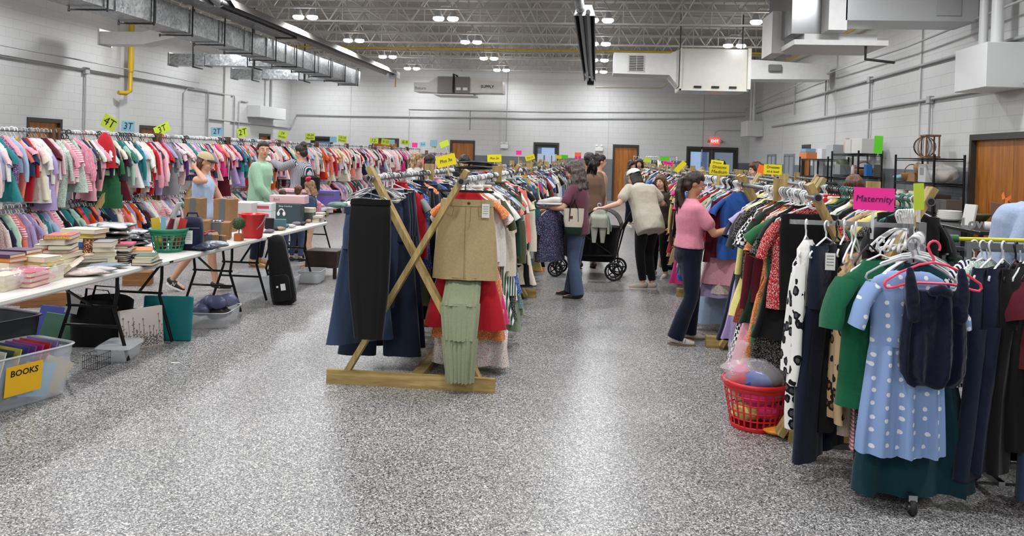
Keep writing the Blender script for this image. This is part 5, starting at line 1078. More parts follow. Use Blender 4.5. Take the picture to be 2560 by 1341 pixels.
for i, (px, py, rx) in enumerate(((20, 725, .13), (85, 716, .13), (125, 703, .1))):
    p = TP(px, py)+V((-.04, .02, 0)); z_ = p.z
    for j in range(3): book((p.x, p.y, z_), .1, .13, .2, .032, ['cream', 'pink', 'white'][i], f'{["lower", "middle", "upper"][j]} paperback in the {["clear", "pink-tinted", "tied clear"][i]} bag at the table edge'); z_ += .033
    lump((0, 0, 0), (rx*.85, .125, .062), 120+i, 20).build('plastic_bag', [BAG, clear('pink_bag', (.9, .5, .6), .3, .15), BAG][i], loc=(p.x, p.y, p.z+.066), label=f'{["clear", "pink-tinted", "smaller clear"][i]} plastic bag wrapped round paperbacks at near table edge', cat='plastic bag')
for i, (px, py) in enumerate(((215, 690), (235, 682), (262, 672))):
    lump((0, 0, 0), (.13, .09, .02), 130+i, 20).build('bagged_magazine', mat(f'bag_print{i}', ['#c9b9b4', '#b8babd', '#8f9aa5'][i], .15, bump=.6, nscale=10), loc=TP(px, py)+V((0, .02, .022)), rz=.5, label=f'bagged booklet lying flat, {["nearest", "middle", "farthest"][i]} of three near the table edge', cat='booklet')
pile(TB(60, -3.95), 'back pile left of the SUPERHERO pile', ['cream', 'maroon', 'cream', 'white', 'navy'], 31, .15, .22, rz=.3)
pile(TB(130, -4.0), 'back pile behind the SUPERHERO pile', ['black', 'cream', 'gray', 'cream', 'orange', 'white'], 32, .15, .22, rz=.1)
pile(TB(262, -3.75), 'cream pile behind the propped picture book', ['cream', 'cream', 'white', 'cream', 'gray'], 33, .16, .22, rz=.5)
pile(TB(100, -3.72), 'middle pile between the two nearest piles', ['cream', 'brown', 'cream', 'yellow', 'cream'], 34, .15, .22, rz=PI/2)
# green basket with rolls
GRN = mat('green_plastic', '#0f7c5c', .35); gp = TP(402, 632)+V((0, .12, 0))
lattice_basket('plastic_basket', gp, .115, .155, .19, GRN, 'green plastic basket of papers and rulers on the first table', 22, 5)
pm = [('#c23a33', 'red'), ('#e5e3dd', 'white'), ('#3569ac', 'blue'), ('#7fb4cc', 'light blue'), ('#e3c23a', 'yellow'), ('#8b2942', 'maroon'), ('#d6d2c6', 'cream')]
for i, (c, nme) in enumerate(pm):
    a = i*.9; MB().box((0, 0, .14), (.07, .004, .28)).build('activity_pack', mat('pack_'+nme.replace(' ', '_'), c, .4), loc=(gp.x+.07*math.cos(a), gp.y+.07*math.sin(a), gp.z+.02), rz=a, label=f'{nme} activity pack standing in the green basket', cat='paper pack').rotation_euler = (.2*math.sin(a), .25*math.cos(a*2), a)
b = MB(); sp = []
for i in range(13): u = i/12; sp.append((.17*math.sin(u*2.6)-.05, 0, .12+.32*math.sin(u*2.5)))
for q, w2 in ((sp, .03),):
    rings = [[V(p_)+V((0, s_*w2, 0)) for s_ in (-1, 1)] for p_ in q]
    b.add([v_ for g in rings for v_ in g], [(2*i, 2*i+1, 2*i+3, 2*i+2) for i in range(12)], True)
o = b.build('card_strip', mat('shiny_strip', '#d6d6d2', .2), loc=(gp.x, gp.y, gp.z), rz=-.3, label='long glossy white border strip curling out of the green basket', cat='border strip'); sm = o.modifiers.new('s', 'SOLIDIFY'); sm.thickness = .002
# navy lunch bag
p = TP(462, 628)+V((0, .12, 0)); r = thing('lunch_bag', p, 'navy insulated bag with white tag beside the green basket', 'bag', .2); NVB = fabric('navy_nylon', '#151c3a', .6)
MB().loft([[V((sx_*.095*math.copysign(abs(math.cos(t_))**.6, math.cos(t_)), sx_*.07*math.copysign(abs(math.sin(t_))**.6, math.sin(t_)), z_)) for t_ in [k_*PI/10 for k_ in range(20)]] for sx_, z_ in ((.9, 0), (1, .02), (1.02, .15), (.98, .24), (.8, .285), (.4, .3))]).build('bag_body', NVB, r)
MB().tube([(-.05, 0, .29), (-.04, 0, .33), (.04, 0, .33), (.05, 0, .29)], .009, 8).build('bag_handle', NVB, r); MB().tube([(-.08, -.06, .2), (0, -.075, .2), (.08, -.06, .2)], .004, 6).build('bag_zipper', mat('zip_gray', '#70757c', .4, .6), r); g_tag(r, (.0, -.09, .12), .2, .06, .12)
# cardboard boxes
CB = mat('cardboard', '#8e6b45', .85, noise=.08, nscale=6); CBD = mat('cardboard_gray_print', '#5f6466', .85)
def cbox(px, X, d, rz, lb, dz=0, gray=True):
    p = TB(px, X, dz); r = thing('cardboard_box', p, lb, 'box', rz); w_, l_, h_ = d
    MB().rbox((0, 0, h_/2), d, .004).build('box_body', CB, r)
    if gray: MB().bb(-w_*.15, w_*.2, -l_/2-.002, -l_/2, h_*.35, h_*.98).bb(-w_*.15, w_*.2, -l_/2, l_/2, h_, h_+.002).build('packing_tape', CBD, r)
    return r
cbox(518, -3.64, (.19, .28, .11), .5, 'open-lidded cardboard box of red hair bows beside the navy bag')
cbox(540, -3.82, (.28, .22, .17), .35, 'larger cardboard box of blue hair ribbons behind the hair-bow box')
cbox(487, -4.08, (.17, .17, .40), .1, 'tall upright cardboard box with gray tape behind the green basket')
cbox(563, -4.05, (.2, .17, .36), -.1, 'second tall cardboard box standing left of the red bucket')
cbox(553, -3.52, (.08, .08, .09), .2, 'small cardboard box beside the little clay pot tree')
cbox(498, -3.9, (.2, .2, .2), .3, 'cardboard box lying behind the navy bag')
for i, (px, X_, c, dz) in enumerate(((510, -3.66, '#a0332a', .11), (526, -3.66, '#a0332a', .11), (514, -3.58, '#8c2450', .11), (532, -3.84, '#2a3558', .17), (541, -3.80, '#c9c6cf', .17), (550, -3.78, '#7a5d8f', .17))):
    p = TB(px, X_, dz+.006); b = MB(); b.cap((-.03, 0, 0), .012, (0, 0, .005), .006, 8); b.cap((.03, 0, 0), .012, (0, 0, .005), .006, 8); b.ball((0, 0, .006), .009, 8)
    b.build('hair_bow', mat(f'bow{i}', c, .6), loc=p, rz=i*.9, label=f'{["rust-red", "rust-red", "magenta", "navy", "pale", "lilac"][i]} hair bow on top of a cardboard box, {["left", "right", "front", "left", "middle", "right"][i]} one', cat='hair bow')
for i, (px, py) in enumerate(((520, 628), (545, 620))):
    lump((0, 0, 0), (.11, .07, .03), 140+i, 18).build('bagged_item', mat(f'silver_pack{i}', ['#3b4258', '#9aa0aa'][i], .15, .3, bump=.6, nscale=10), loc=TP(px, py)+V((0, .02, .033)), label=f'{["dark blue", "silvery"][i]} bagged pack lying at the table edge before the cardboard boxes', cat='bagged pack')
# small topiary
p = TP(590, 604)+V((0, .06, 0)); r = thing('potted_topiary', p, 'small round green topiary in a terracotta-coloured pot', 'plant')
MB().rbox((0, 0, .037), (.075, .075, .075), .005).build('pot', mat('terracotta', '#a8582f', .7), r); MB().tube([(0, 0, .07), (.002, 0, .13)], .005, 6).build('stem', mat('twig', '#4a3826', .8), r)
rn = random.Random(6); b = MB(); b.ball((0, 0, .17), .055, 14)
for i in range(420):
    d_ = V((rn.gauss(0, 1), rn.gauss(0, 1), rn.gauss(0, 1))).normalized(); c = V((0, 0, .17))+d_*rn.uniform(.054, .064); a = d_.orthogonal().normalized()*.006; e = d_.cross(a).normalized()*.004
    b.add([c-a, c+e+d_*.003, c+a+d_*.006, c-e], [(0, 1, 2, 3)])
b.build('foliage', mat('topiary_leaf', '#2c4a22', .7, noise=.4, nscale=40), r)
# red bucket
p = TP(618, 597)+V((0, .12, 0)); r = thing('red_bucket', p, 'red plastic bucket with gray handle on the second table', 'bucket'); RB = mat('bucket_red', '#d21f22', .3)
MB().lathe([(.01, .002), (.095, 0), (.1, .01), (.135, .235), (.145, .24), (.143, .25), (.13, .245), (.095, .01)], n=28, cap=True).build('bucket_body', RB, r)
MB().tube([(.142*math.cos(a), -.01-.142*abs(math.sin(a))*.55, .24-.17*math.sin(a)) for a in [PI*i/12 for i in range(13)]], .008, 8, flat=.5).build('handle', mat('gray_handle', '#8b8a99', .4), r)
# goods on the third table
def boxes(name, px, py, off, d, m, lb, dz=0, rz=0, parts=()):
    p = TB(px, max(TX0+d[1]*.5, TX1-.08-off[1]), dz) if off[1] < .6 else TB(px, TX0+.16, dz)
    return BOX(name, p, d, m, lb, 'box', rz, .004, parts)
WB = mat('white_carton', '#cfd3d6', .6); PKB = mat('pink_carton', '#d9b3b5', .6)
p0_ = TP(655, 585)
for i in range(3):
    r = boxes('white_carton', 655, 585, (-.18, .35), (.26, .2, .095), WB, f'{["bottom", "middle", "top"][i]} white food-storage carton in the stack right of the red bucket', .097*i, .15, (('carton_print', (0, -.101, .05), (.2, .002, .035), mat('print_red', '#b54a5a', .6)),))
boxes('shoe_box', 612, 597, (-.5, .75), (.3, .35, .3), mat('white_bin_plastic', '#c6c6c4', .5), 'white storage bin standing behind the red bucket')
HPB = mat('black_teal_carton', '#2f4248', .5)
r = boxes('headphone_carton', 720, 575, (-.02, .3), (.36, .2, .24), HPB, 'dark gray headphone carton with white earmuff picture', 0, .12); r2 = r
b = MB(); b.tube([(.03*math.cos(a)*1.2, -.102, .13+.05*math.sin(a)) for a in [PI*i/8 for i in range(9)]], .008, 6); b.ball((-.035, -.104, .12), (.02, .008, .028), 10); b.ball((.035, -.104, .12), (.02, .008, .028), 10)
o = b.build('headphone_picture', WHITE, r2, (-.06, 0, 0)); text('Sleep Comfort', .028, WHITE, r2, (-.01, -.103, .215), (PI/2, 0, 0))
r = boxes('pink_carton', 722, 575, (-.02, .32), (.44, .22, .1), PKB, 'long pink carton lying on top of the headphone carton', .242, .1); text('3in1', .05, mat('rose_print', '#8f5a5e', .6), r, (-.13, -.112, .05), (PI/2, 0, 0))
r = boxes('teal_carton', 700, 583, (0, .06), (.13, .06, .12), mat('teal_print', '#4c7478', .5), 'small teal carton with baby picture in front of the headphone carton', 0, .3)
boxes('black_carton', 673, 592, (0, .05), (.09, .06, .16), BLACK, 'narrow black carton between red bucket and headphone carton', 0, .1)
r = boxes('gray_case', 768, 566, (0, .15), (.17, .17, .12), mat('dark_gray_case', '#4c5052', .5), 'gray case with cream lid right of the headphone carton', 0, .1); MB().rbox((0, 0, .15), (.18, .18, .06), .006).build('case_lid', mat('cream_lid', '#c6c3ae', .5), r)
p = TB(780, -4.0); r = thing('pink_lunch_bag', p, 'pink quilted lunch bag with white strap on third table', 'bag'); MB().rbox((0, 0, .1), (.24, .14, .2), .03).build('bag_body', fabric('pink_quilt', '#e28a9b', .6), r); MB().tube([(-.08, -.02, .2), (-.05, -.02, .245), (.05, -.02, .245), (.08, -.02, .2)], .008, 6).build('bag_handle', WHITE, r); MB().tube([(-.12, -.071, .12), (.12, -.071, .12)], .004, 5).build('bag_zipper', WHITE, r)
rn = random.Random(9)
for i in range(10):
    px = 645+i*14; p = TB(645+i*14, -3.55-.06*(i % 2), .022); c, nme = [('#5a6a80', 'slate'), ('#c9c6c2', 'white'), ('#7c7480', 'mauve'), ('#2a2b30', 'black'), ('#b08a7a', 'tan')][i % 5]
    lump((0, 0, 0), (.055, .035, .022), 150+i, 12).build('baby_shoe', mat('shoe_'+nme, c, .6), loc=p, rz=rn.random()*3, label=f'small {nme} baby shoe in the loose row along third table, {nth(i)} from left', cat='shoe')
pile(TP(800, 553)+V((-.05, .1, 0)), 'little box pile at far end of third table', ['white', 'gray', 'brown', 'white'], 21, .14, .18, (.015, .03))
pile(TP(822, 556)+V((-.1, .0, 0)), 'outer box pile at far end of third table', ['cream', 'maroon', 'white'], 22, .14, .18, (.015, .03))
# far baby table
ZT = .742
def G(px, py, Y): return AT(px, py, Y)
for i, (px, w_, h_, c, lb) in enumerate(((838, .5, .3, 'pink', 'pink damask storage bin on the farther table'), (880, .3, .26, 'purple', 'purple picture box beside the pink storage bin'))):
    p = G(px, 500, 12.2); p.x = [-4.68, -4.4][i]; BOX('storage_bin', (p.x, [12.1, 12.75][i], ZT), (w_, .3, h_), pattern('pink_damask', 'floral', ['#dba3ad', '#e9c9cd', '#c07f8d', '#efd9dc'], .8) if i == 0 else mat('purple_box', '#6a5aa8', .5), lb, 'bin', 0, .01, (('bin_trim', (0, -.151, h_-.06), (w_*.96, .004, .03), mat('bin_trim_gray', '#56585c', .6)),))
r = thing('teddy_bear', (-4.62, 11.5, ZT+.0), 'cream plush toy lying on the farther table', 'plush toy'); b = MB(); b.ball((0, 0, .08), (.13, .08, .075), 14); b.ball((.15, 0, .1), .065, 14); b.build('plush_body', fabric('plush_cream', '#d6b9a3'), r)
for s_ in (-1, 1): MB().ball((.17, s_*.045, .16), .022, 10).build('ear', fabric('plush_cream', '#d6b9a3'), r); MB().cap((-.08, s_*.07, .06), .035, (-.2, s_*.1, .045), .03).build('leg', fabric('plush_cream', '#d6b9a3'), r)
for i, (px, c, nme) in enumerate(((700, '#e07a92', 'pink'), (720, '#d9d6d2', 'white'), (760, '#c98fa0', 'rose'), (800, '#e5b6bf', 'pale pink'), (850, '#6f8f88', 'teal'), (870, '#e7e1dc', 'cream'))):
    p = G(px, 520, 12.4); lump((0, 0, 0), (.16, .13, .05), 170+i, 16).build('baby_blanket', fabric('blanket_'+nme.replace(' ', '_'), c), loc=(max(-4.85, p.x), 11.5+.2*i, ZT+.055), label=f'{nme} folded baby blanket on the farther table', cat='blanket')
# ------------------------------------------------------------------ things on the floor at left
TUB = clear('tub_plastic', (.82, .86, .9), .32, .25); TUBR = clear('tub_rim', (.85, .88, .92), .62, .3)
def tub(name, p, w_, l_, h_, rz, lb, m=None, mr=None, cat='tub', taper=.86, lid=None):
    r = thing(name, p, lb, cat, rz); m = m or TUB; mr = mr or TUBR; rings = []
    def rr(k, z, q=.8): return [V((w_/2*k*math.copysign(abs(math.cos(t_))**.28, math.cos(t_)), l_/2*k*math.copysign(abs(math.sin(t_))**.28, math.sin(t_)), z)) for t_ in [PI*2*(i_+.5)/32 for i_ in range(32)]]
    MB().loft([rr(.05, .004), rr(taper-.03, .004), rr(taper, .02), rr(.96, h_*.86), rr(.965, h_*.99)], cap=False).build('tub_wall', m, r)
    MB().loft([rr(.965, h_*.97), rr(1.0, h_*.97), rr(1.01, h_*.985), rr(1.0, h_), rr(.955, h_), rr(.955, h_*.96)], cap=False).build('rim', mr, r)
    b = MB(); 
    for i_ in range(4): b.loft([rr(taper+.1*(i_+1)/5+.004, h_*(.2+i_*.15)), rr(taper+.1*(i_+1)/5+.009, h_*(.2+i_*.15)+.004)], cap=False)
    if lid: MB().loft([rr(.03, h_+.018), rr(.9, h_+.018), rr(.93, h_+.008), rr(1.03, h_+.006), rr(1.03, h_-.006)], cap=False).build('lid', lid, r)
    return r
bt = V((-3.72, 4.72, 0)); bz = .32
r = tub('storage_tub', bt, .46, .66, .34, -.38+0, 'big clear tub labelled BOOKS at lower left', None, None)
r.rotation_euler = (0, 0, -.3)
yp = MB().box((0, 0, 0), (.002, .24, .19)).build('yellow_label', mat('yellow_sheet', '#efb913', .6), r, (.228, -.06, .19)); yp.rotation_euler = (0, .1, 0)
text('BOOKS', .055, INK, yp, (.002, 0, .045), (PI/2, 0, PI/2), bold=.001)
fld = [('#4b7f3a', 'green'), ('#e3e3df', 'white'), ('#1f3d2c', 'dark green'), ('#d8c64a', 'yellow'), ('#2f3f8a', 'blue'), ('#7b4a9a', 'purple'), ('#b8377c', 'magenta'), ('#c2303a', 'red'), ('#8e7fc0', 'lilac')]
for i, (c, nme) in enumerate(fld):
    q = Matrix.Rotation(-.3, 3, 'Z') @ V((-.02, -.24+i*.05, 0)); MB().box((0, 0, .17), (.3, .007, .32)).build('folder', mat('folder_'+nme.replace(' ', '_'), c, .4), loc=(bt.x+q.x, bt.y+q.y, .03), label=f'{nme} folder standing in the BOOKS tub', cat='folder').rotation_euler = (-.25, 0, -.3)
for i, (c, nme, x_, y_, tl) in enumerate((('#c98a3e', 'orange', -.05, -.2, .9), ('#3f86c4', 'bright blue', .12, -.05, .4), ('#8fc3df', 'pale blue', .15, .08, .25), ('#d9cbb0', 'cream', .13, .2, .5))):
    q = Matrix.Rotation(-.3, 3, 'Z') @ V((x_, y_, 0)); MB().box((0, 0, 0), (.2, .012, .22)).build('workbook', mat('workbook_'+nme.replace(' ', '_'), c, .45), loc=(bt.x+q.x, bt.y+q.y, .14), label=f'{nme} workbook seen through the side of the BOOKS tub', cat='workbook').rotation_euler = (tl*.4, tl, 1.2)
DGP = mat('dark_gray_tote', '#3a3d42', .45)
tub('storage_tote', (-4.52, 5.35, 0), .55, .8, .36, -.3, 'dark gray open tote behind the BOOKS tub', DGP, DGP)
for i, (px, py, c, nme, w_, h_) in enumerate(((135, 850, '#1e4f37', 'dark green', .3, .24), (120, 845, '#1d2f86', 'royal blue', .32, .28), (170, 830, '#b8244a', 'crimson', .22, .2))):
    p = FL(px, py+10); o = MB().rbox((0, 0, h_/2), (w_, .018, h_), .004).build('binder', mat('binder_'+nme.replace(' ', '_'), c, .4), loc=(p.x, p.y+.05*i, .005), label=f'{nme} binder propped between gray tote and black bag', cat='binder'); o.rotation_euler = (-.35, .1, .2*i)
p = FL(232, 872)
r = thing('black_tote_bag', (p.x, p.y+.12, 0), 'black fabric tote bag slumped left of the wildflower canvas', 'bag', .1); BF = fabric('black_canvas', '#08080a')
MB().loft([[V((a_*math.copysign(abs(math.cos(t_))**.5, math.cos(t_)), b_*math.copysign(abs(math.sin(t_))**.5, math.sin(t_)), z_+.02*math.sin(t_*3+z_*9)*(1 if z_ > .2 else 0))) for t_ in [k_*PI/14 for k_ in range(28)]] for a_, b_, z_ in ((.22, .09, .005), (.24, .11, .05), (.25, .1, .2), (.24, .08, .32), (.25, .06, .40))], cap=False).build('bag_body', BF, r)
MB().bb(-.22, .22, -.09, .09, .003, .01).build('bag_bottom', BF, r)
for s_ in (-1, 1): MB().tube([(-.12, s_*.05, .36), (-.1, s_*.07, .48), (.08, s_*.08, .47), (.12, s_*.05, .36)], .012, 6, flat=.3).build('handle', BF, r)
o = MB().box((0, 0, 0), (.11, .003, .16)).build('picture_card', mat('card_gray_photo', '#a9a6a2', .6), loc=(p.x-.18, p.y+.0, .36), label='gray photo card leaning on the black tote bag', cat='card'); o.rotation_euler = (-.2, .15, 0)
# wildflower canvas
p0_, p1_ = FL(303, 882), FL(410, 862); rz_ = math.atan2(p1_.y-p0_.y, p1_.x-p0_.x)
L_ = .36; r = thing('wildflower_canvas', (p0_.x, p0_.y, .0), 'white canvas print with a wildflower border standing on the floor', 'picture', rz_); r.rotation_euler = (-.12, 0, rz_)
L_ = (p1_-p0_).length; H_ = .33
MB().rbox((L_/2, .017, H_/2), (L_, .034, H_), .003).build('canvas', mat('canvas_white', '#cfc5bd', .8), r)
rn = random.Random(12); stems = MB(); lf = MB(); fl = [MB(), MB(), MB()]
for i in range(26):
    x = .012+(L_-.024)*i/25; hh = H_*rn.uniform(.25, .8); sw = rn.uniform(-.012, .012); 
    stems.tube([(x, -.0015, .004), (x+sw*.4, -.0015, hh*.5), (x+sw, -.0015, hh)], .0009, 4)
    for j in range(rn.randint(4, 8)):
        z_ = hh*(.15+.1*j); sd = 1 if j % 2 else -1; a = V((x+sw*z_/hh, -.002, z_)); lf.add([a, a+V((sd*.008, 0, .003)), a+V((sd*.016, 0, .012)), a+V((sd*.006, 0, .009))], [(0, 1, 2, 3)])
    m_ = fl[rn.randrange(3)]; k_ = rn.uniform(.004, .009)
    for q in range(6): a = q*PI/3; c = V((x+sw, -.0025, hh)); d1 = V((math.cos(a), 0, math.sin(a)))*k_; d2 = V((math.cos(a+.5), 0, math.sin(a+.5)))*k_*.8; m_.add([c, c+d1, c+d1*1.2+d2*.3, c+d2], [(0, 1, 2, 3)])
stems.build('painted_stems', mat('stem_ink', '#39443c', .8), r); lf.build('painted_leaves', mat('leaf_ink', '#3c4250', .8), r)
for m_, c in zip(fl, ('#6b2f3c', '#9a7b6c', '#3d4252')): m_.build('painted_flowers', mat('flower'+c[1:], c, .8), r)
p = FL(385, 868); r = MB().rbox((0, 0, .19), (.42, .02, .38), .012).build('tub_lid', mat('teal_plastic', '#0b7a7d', .35), loc=(p.x-.02, p.y+.22, .0), label='teal plastic tub lid propped behind the wildflower canvas', cat='lid'); r.rotation_euler = (-.12, 0, .15)
tub('shallow_tub', FL(285, 905)+V((-.02, .1, 0)), .26, .34, .11, .2, 'shallow clear lidded box between BOOKS tub and canvas', lid=TUBR)
p = FL(250, 925); r = thing('wire_basket', (p.x-.06, p.y+.05, 0), 'small black wire basket tucked behind the BOOKS tub', 'basket')
b = MB()
for z_ in (.01, .06, .11): b.tube([(-.06, -.08, z_), (.06, -.08, z_), (.06, .08, z_), (-.06, .08, z_)], .002, 5, closed=True)
for i in range(8): b.tube([(.06, -.08+i*.022, .01), (.06, -.08+i*.022, .11)], .0015, 4).tube([(-.06+i*.017, -.08, .01), (-.06+i*.017, -.08, .11)], .0015, 4)
b.build('wire_frame', BLACK, r)
p = FL(503, 822); r = tub('ribbon_tub', (p.x+.0, p.y+.22, 0), .42, .52, .15, .15, 'clear tub full of sheer navy ribbon bags on the floor')
for i in range(9):
    a = i*2.4; lump((0, 0, 0), (.085, .08, .06), 200+i, 14).build('organza_bag', clear('organza_navy', (.16, .17, .32), .75, .3) if i % 3 else mat('brown_bundle', '#4d4238', .5), loc=(p.x+.12*math.cos(a)*(i/9+.2), p.y+.22+.16*math.sin(a)*(i/9+.2), .10+.06*(i % 3)), label=f'{"sheer navy" if i % 3 else "brown"} gift bag heaped in the clear ribbon tub, {["bottom", "middle", "upper"][i % 3]} layer', cat='gift bag', group=['brown gift bags in the ribbon tub', 'navy gift bags, middle layer', 'navy gift bags, upper layer'][i % 3])
for (px, py, w_, l_, h_, lb) in ((640, 738, .5, .36, .2, 'clear empty tub on the floor behind the second table'), (700, 735, .42, .32, .17, 'smaller clear tub beside the black instrument case')):
    p = FL(px, py); tub('clear_tub', (p.x-.1, p.y+.25, 0), w_, l_, h_, .1, lb)
p = FL(765, 712); tub('white_tub', (p.x, p.y+.2, 0), .3, .4, .16, .1, 'white plastic tub right of the black instrument case', mat('tub_white', '#c9ccce', .4), mat('tub_white', '#c9ccce', .4))
# instrument case leaning on the table
p = V((-3.28, 8.2, 0)); r = thing('instrument_case', p, 'black soft violin-style case leaning against the folding table', 'instrument case'); r.rotation_euler = (.0, -.16, .15)
def co_(w_, d_, z_, n_=20): return [V((w_*math.copysign(abs(math.cos(t_))**.7, math.cos(t_)), d_*math.copysign(abs(math.sin(t_))**.7, math.sin(t_)), z_)) for t_ in [2*PI*k_/n_ for k_ in range(n_)]]
CS = fabric('case_nylon', '#0c0c0e', .6)
MB().loft([co_(.09, .05, .0), co_(.125, .07, .02), co_(.135, .075, .12), co_(.13, .075, .25), co_(.115, .07, .4), co_(.105, .065, .55), co_(.095, .06, .66), co_(.08, .055, .73), co_(.03, .03, .755)]).build('case_body', CS, r)
MB().loft([[v_+V((0, -.075, 0)) for v_ in co_(w_, .022, z_)] for w_, z_ in ((.07, .05), (.1, .08), (.1, .3), (.07, .33))]).build('front_pocket', CS, r)
MB().tube([(-.1, -.03, .5), (-.13, -.06, .42), (-.12, -.05, .34)], .012, 8).build('handle', CS, r); MB().tube([(.132, -.03, .1), (.128, -.035, .3), (.1, -.035, .6)], .004, 6).build('case_zipper', mat('zip_gray', '#70757c', .4, .6), r)
MB().box((.03, -.1, .2), (.05, .003, .07)).build('white_label', WHITE, r); MB().box((-.03, -.1, .21), (.022, .003, .02)).build('small_label', WHITE, r)
# wooden blocks and crates, dark stool
for i, (px, py, w_, l_, h_, rz_, lb) in enumerate(((110, 768, .42, .04, .14, .5, 'long offcut board lying on the floor under the first table'), (40, 760, .3, .2, .13, .2, 'rough wooden crate on the floor at left edge'), (345, 712, .3, .2, .16, .3, 'small wooden crate under the children rack behind the first table'))):
    p = FL(px, py); MB().rbox((0, 0, h_/2), (w_, l_, h_), .004).build('wooden_board' if i == 0 else 'wooden_crate', wood('scrap_wood', '#6f4726', '#96683a', 1, .7, 'X'), loc=(p.x, p.y, 0), rz=rz_, label=lb, cat='wood')
p = FL(805, 700); r = thing('wooden_stool', (p.x-.05, p.y+.25, 0), 'dark brown low wooden chest beside the tables', 'stool'); MB().rbox((0, 0, .25), (.42, .35, .22), .006).build('seat_box', wood('dark_walnut', '#1f1310', '#38231a', 1, .5, 'X'), r)
for sx_ in (-1, 1):
    for sy_ in (-1, 1): MB().bb(sx_*.18-.02, sx_*.18+.02, sy_*.14-.02, sy_*.14+.02, 0, .14).build('leg', mat('walnut_leg', '#22150f', .5), r)
p = FL(437, 908); MB().box((0, 0, .001), (.06, .02, .001)).build('paper_scrap', mat('tag_paper', '#e8e8e2', .8), loc=(p.x, p.y, .0005), label='tiny white paper scrap on the open floor', cat='paper scrap')
# ------------------------------------------------------------------ people
# a figure stands at its own origin facing +X, left hand towards +Y
def skinm(name, col): 
    if name in MATS: return MATS[name]
    m = mat(name, col, .5, noise=.05, nscale=12); b_ = m.node_tree.nodes['Principled BSDF']; b_.inputs['Subsurface Weight'].default_value = .12; b_.inputs['Subsurface Radius'].default_value = (.02, .008, .004); return m
SK1, SK2, SK3 = skinm('skin_fair', '#d3a083'), skinm('skin_tan', '#c08b6a'), skinm('skin_light', '#dcae95')
LIP = mat('lip_rose', '#a8564f', .5); EYEW = mat('eye_white', '#e8e4df', .3); IRIS = mat('eye_dark', '#2a1c14', .2)
def hair_m(n, c): 
    if n in MATS: return MATS[n]
    t = NT(n); co = t.coords((60, 60, 8)); nn = t.add('ShaderNodeTexNoise', i_Scale=1.0, i_Detail=4.0); t.link(co, nn.inputs[0]); c3 = lin(c)[:3]
    t.link(t.ramp(nn.outputs[0], [(.35, tuple(x*.55 for x in c3)+(1,)), (.65, tuple(min(1, x*1.5) for x in c3)+(1,))]), t.b.inputs['Base Color']); t.b.inputs['Roughness'].default_value = .45; t.bump(nn.outputs[0], .8, .01); MATS[n] = t.m; return t.m
def hand(mb, w, d, palm, k=1.0, curl=.5, spread=.012):
    # w wrist, d direction of the hand, palm: direction the palm faces
    d = V(d).normalized(); n = V(palm); n = (n-d*n.dot(d)).normalized(); s_ = d.cross(n)
    w = V(w); mb.slab([(w, .026*k, .018*k, s_, n), (w+d*.03*k, .034*k, .017*k, s_, n), (w+d*.07*k, .041*k, .014*k, s_, n), (w+d*.088*k, .038*k, .012*k, s_, n)], 14)
    for i, (off, L) in enumerate(((-.030, .062), (-.010, .072), (.010, .068), (.029, .054))):
        a = w+d*.085*k+s_*off*k; c = curl*(1+.12*i); d1 = (d*math.cos(c*.5)+n*math.sin(c*.5)+s_*off*2).normalized(); d2 = (d*math.cos(c*1.4)+n*math.sin(c*1.4)+s_*off).normalized(); d3 = (d*math.cos(c*2.1)+n*math.sin(c*2.1)).normalized()
        b = a+d1*L*.45*k; e = b+d2*L*.32*k; f = e+d3*L*.25*k; mb.chain([(a, .0092*k), (b, .0086*k), (e, .0078*k), (f, .0066*k)], 8)
    a = w+d*.028*k-s_*.026*k; b = a+(d*.6-s_*.75+n*.35).normalized()*.036*k; e = b+(d*.9-s_*.2+n*.45).normalized()*.032*k
    mb.chain([(a, .013*k), (b, .0105*k), (e, .0085*k)], 8)
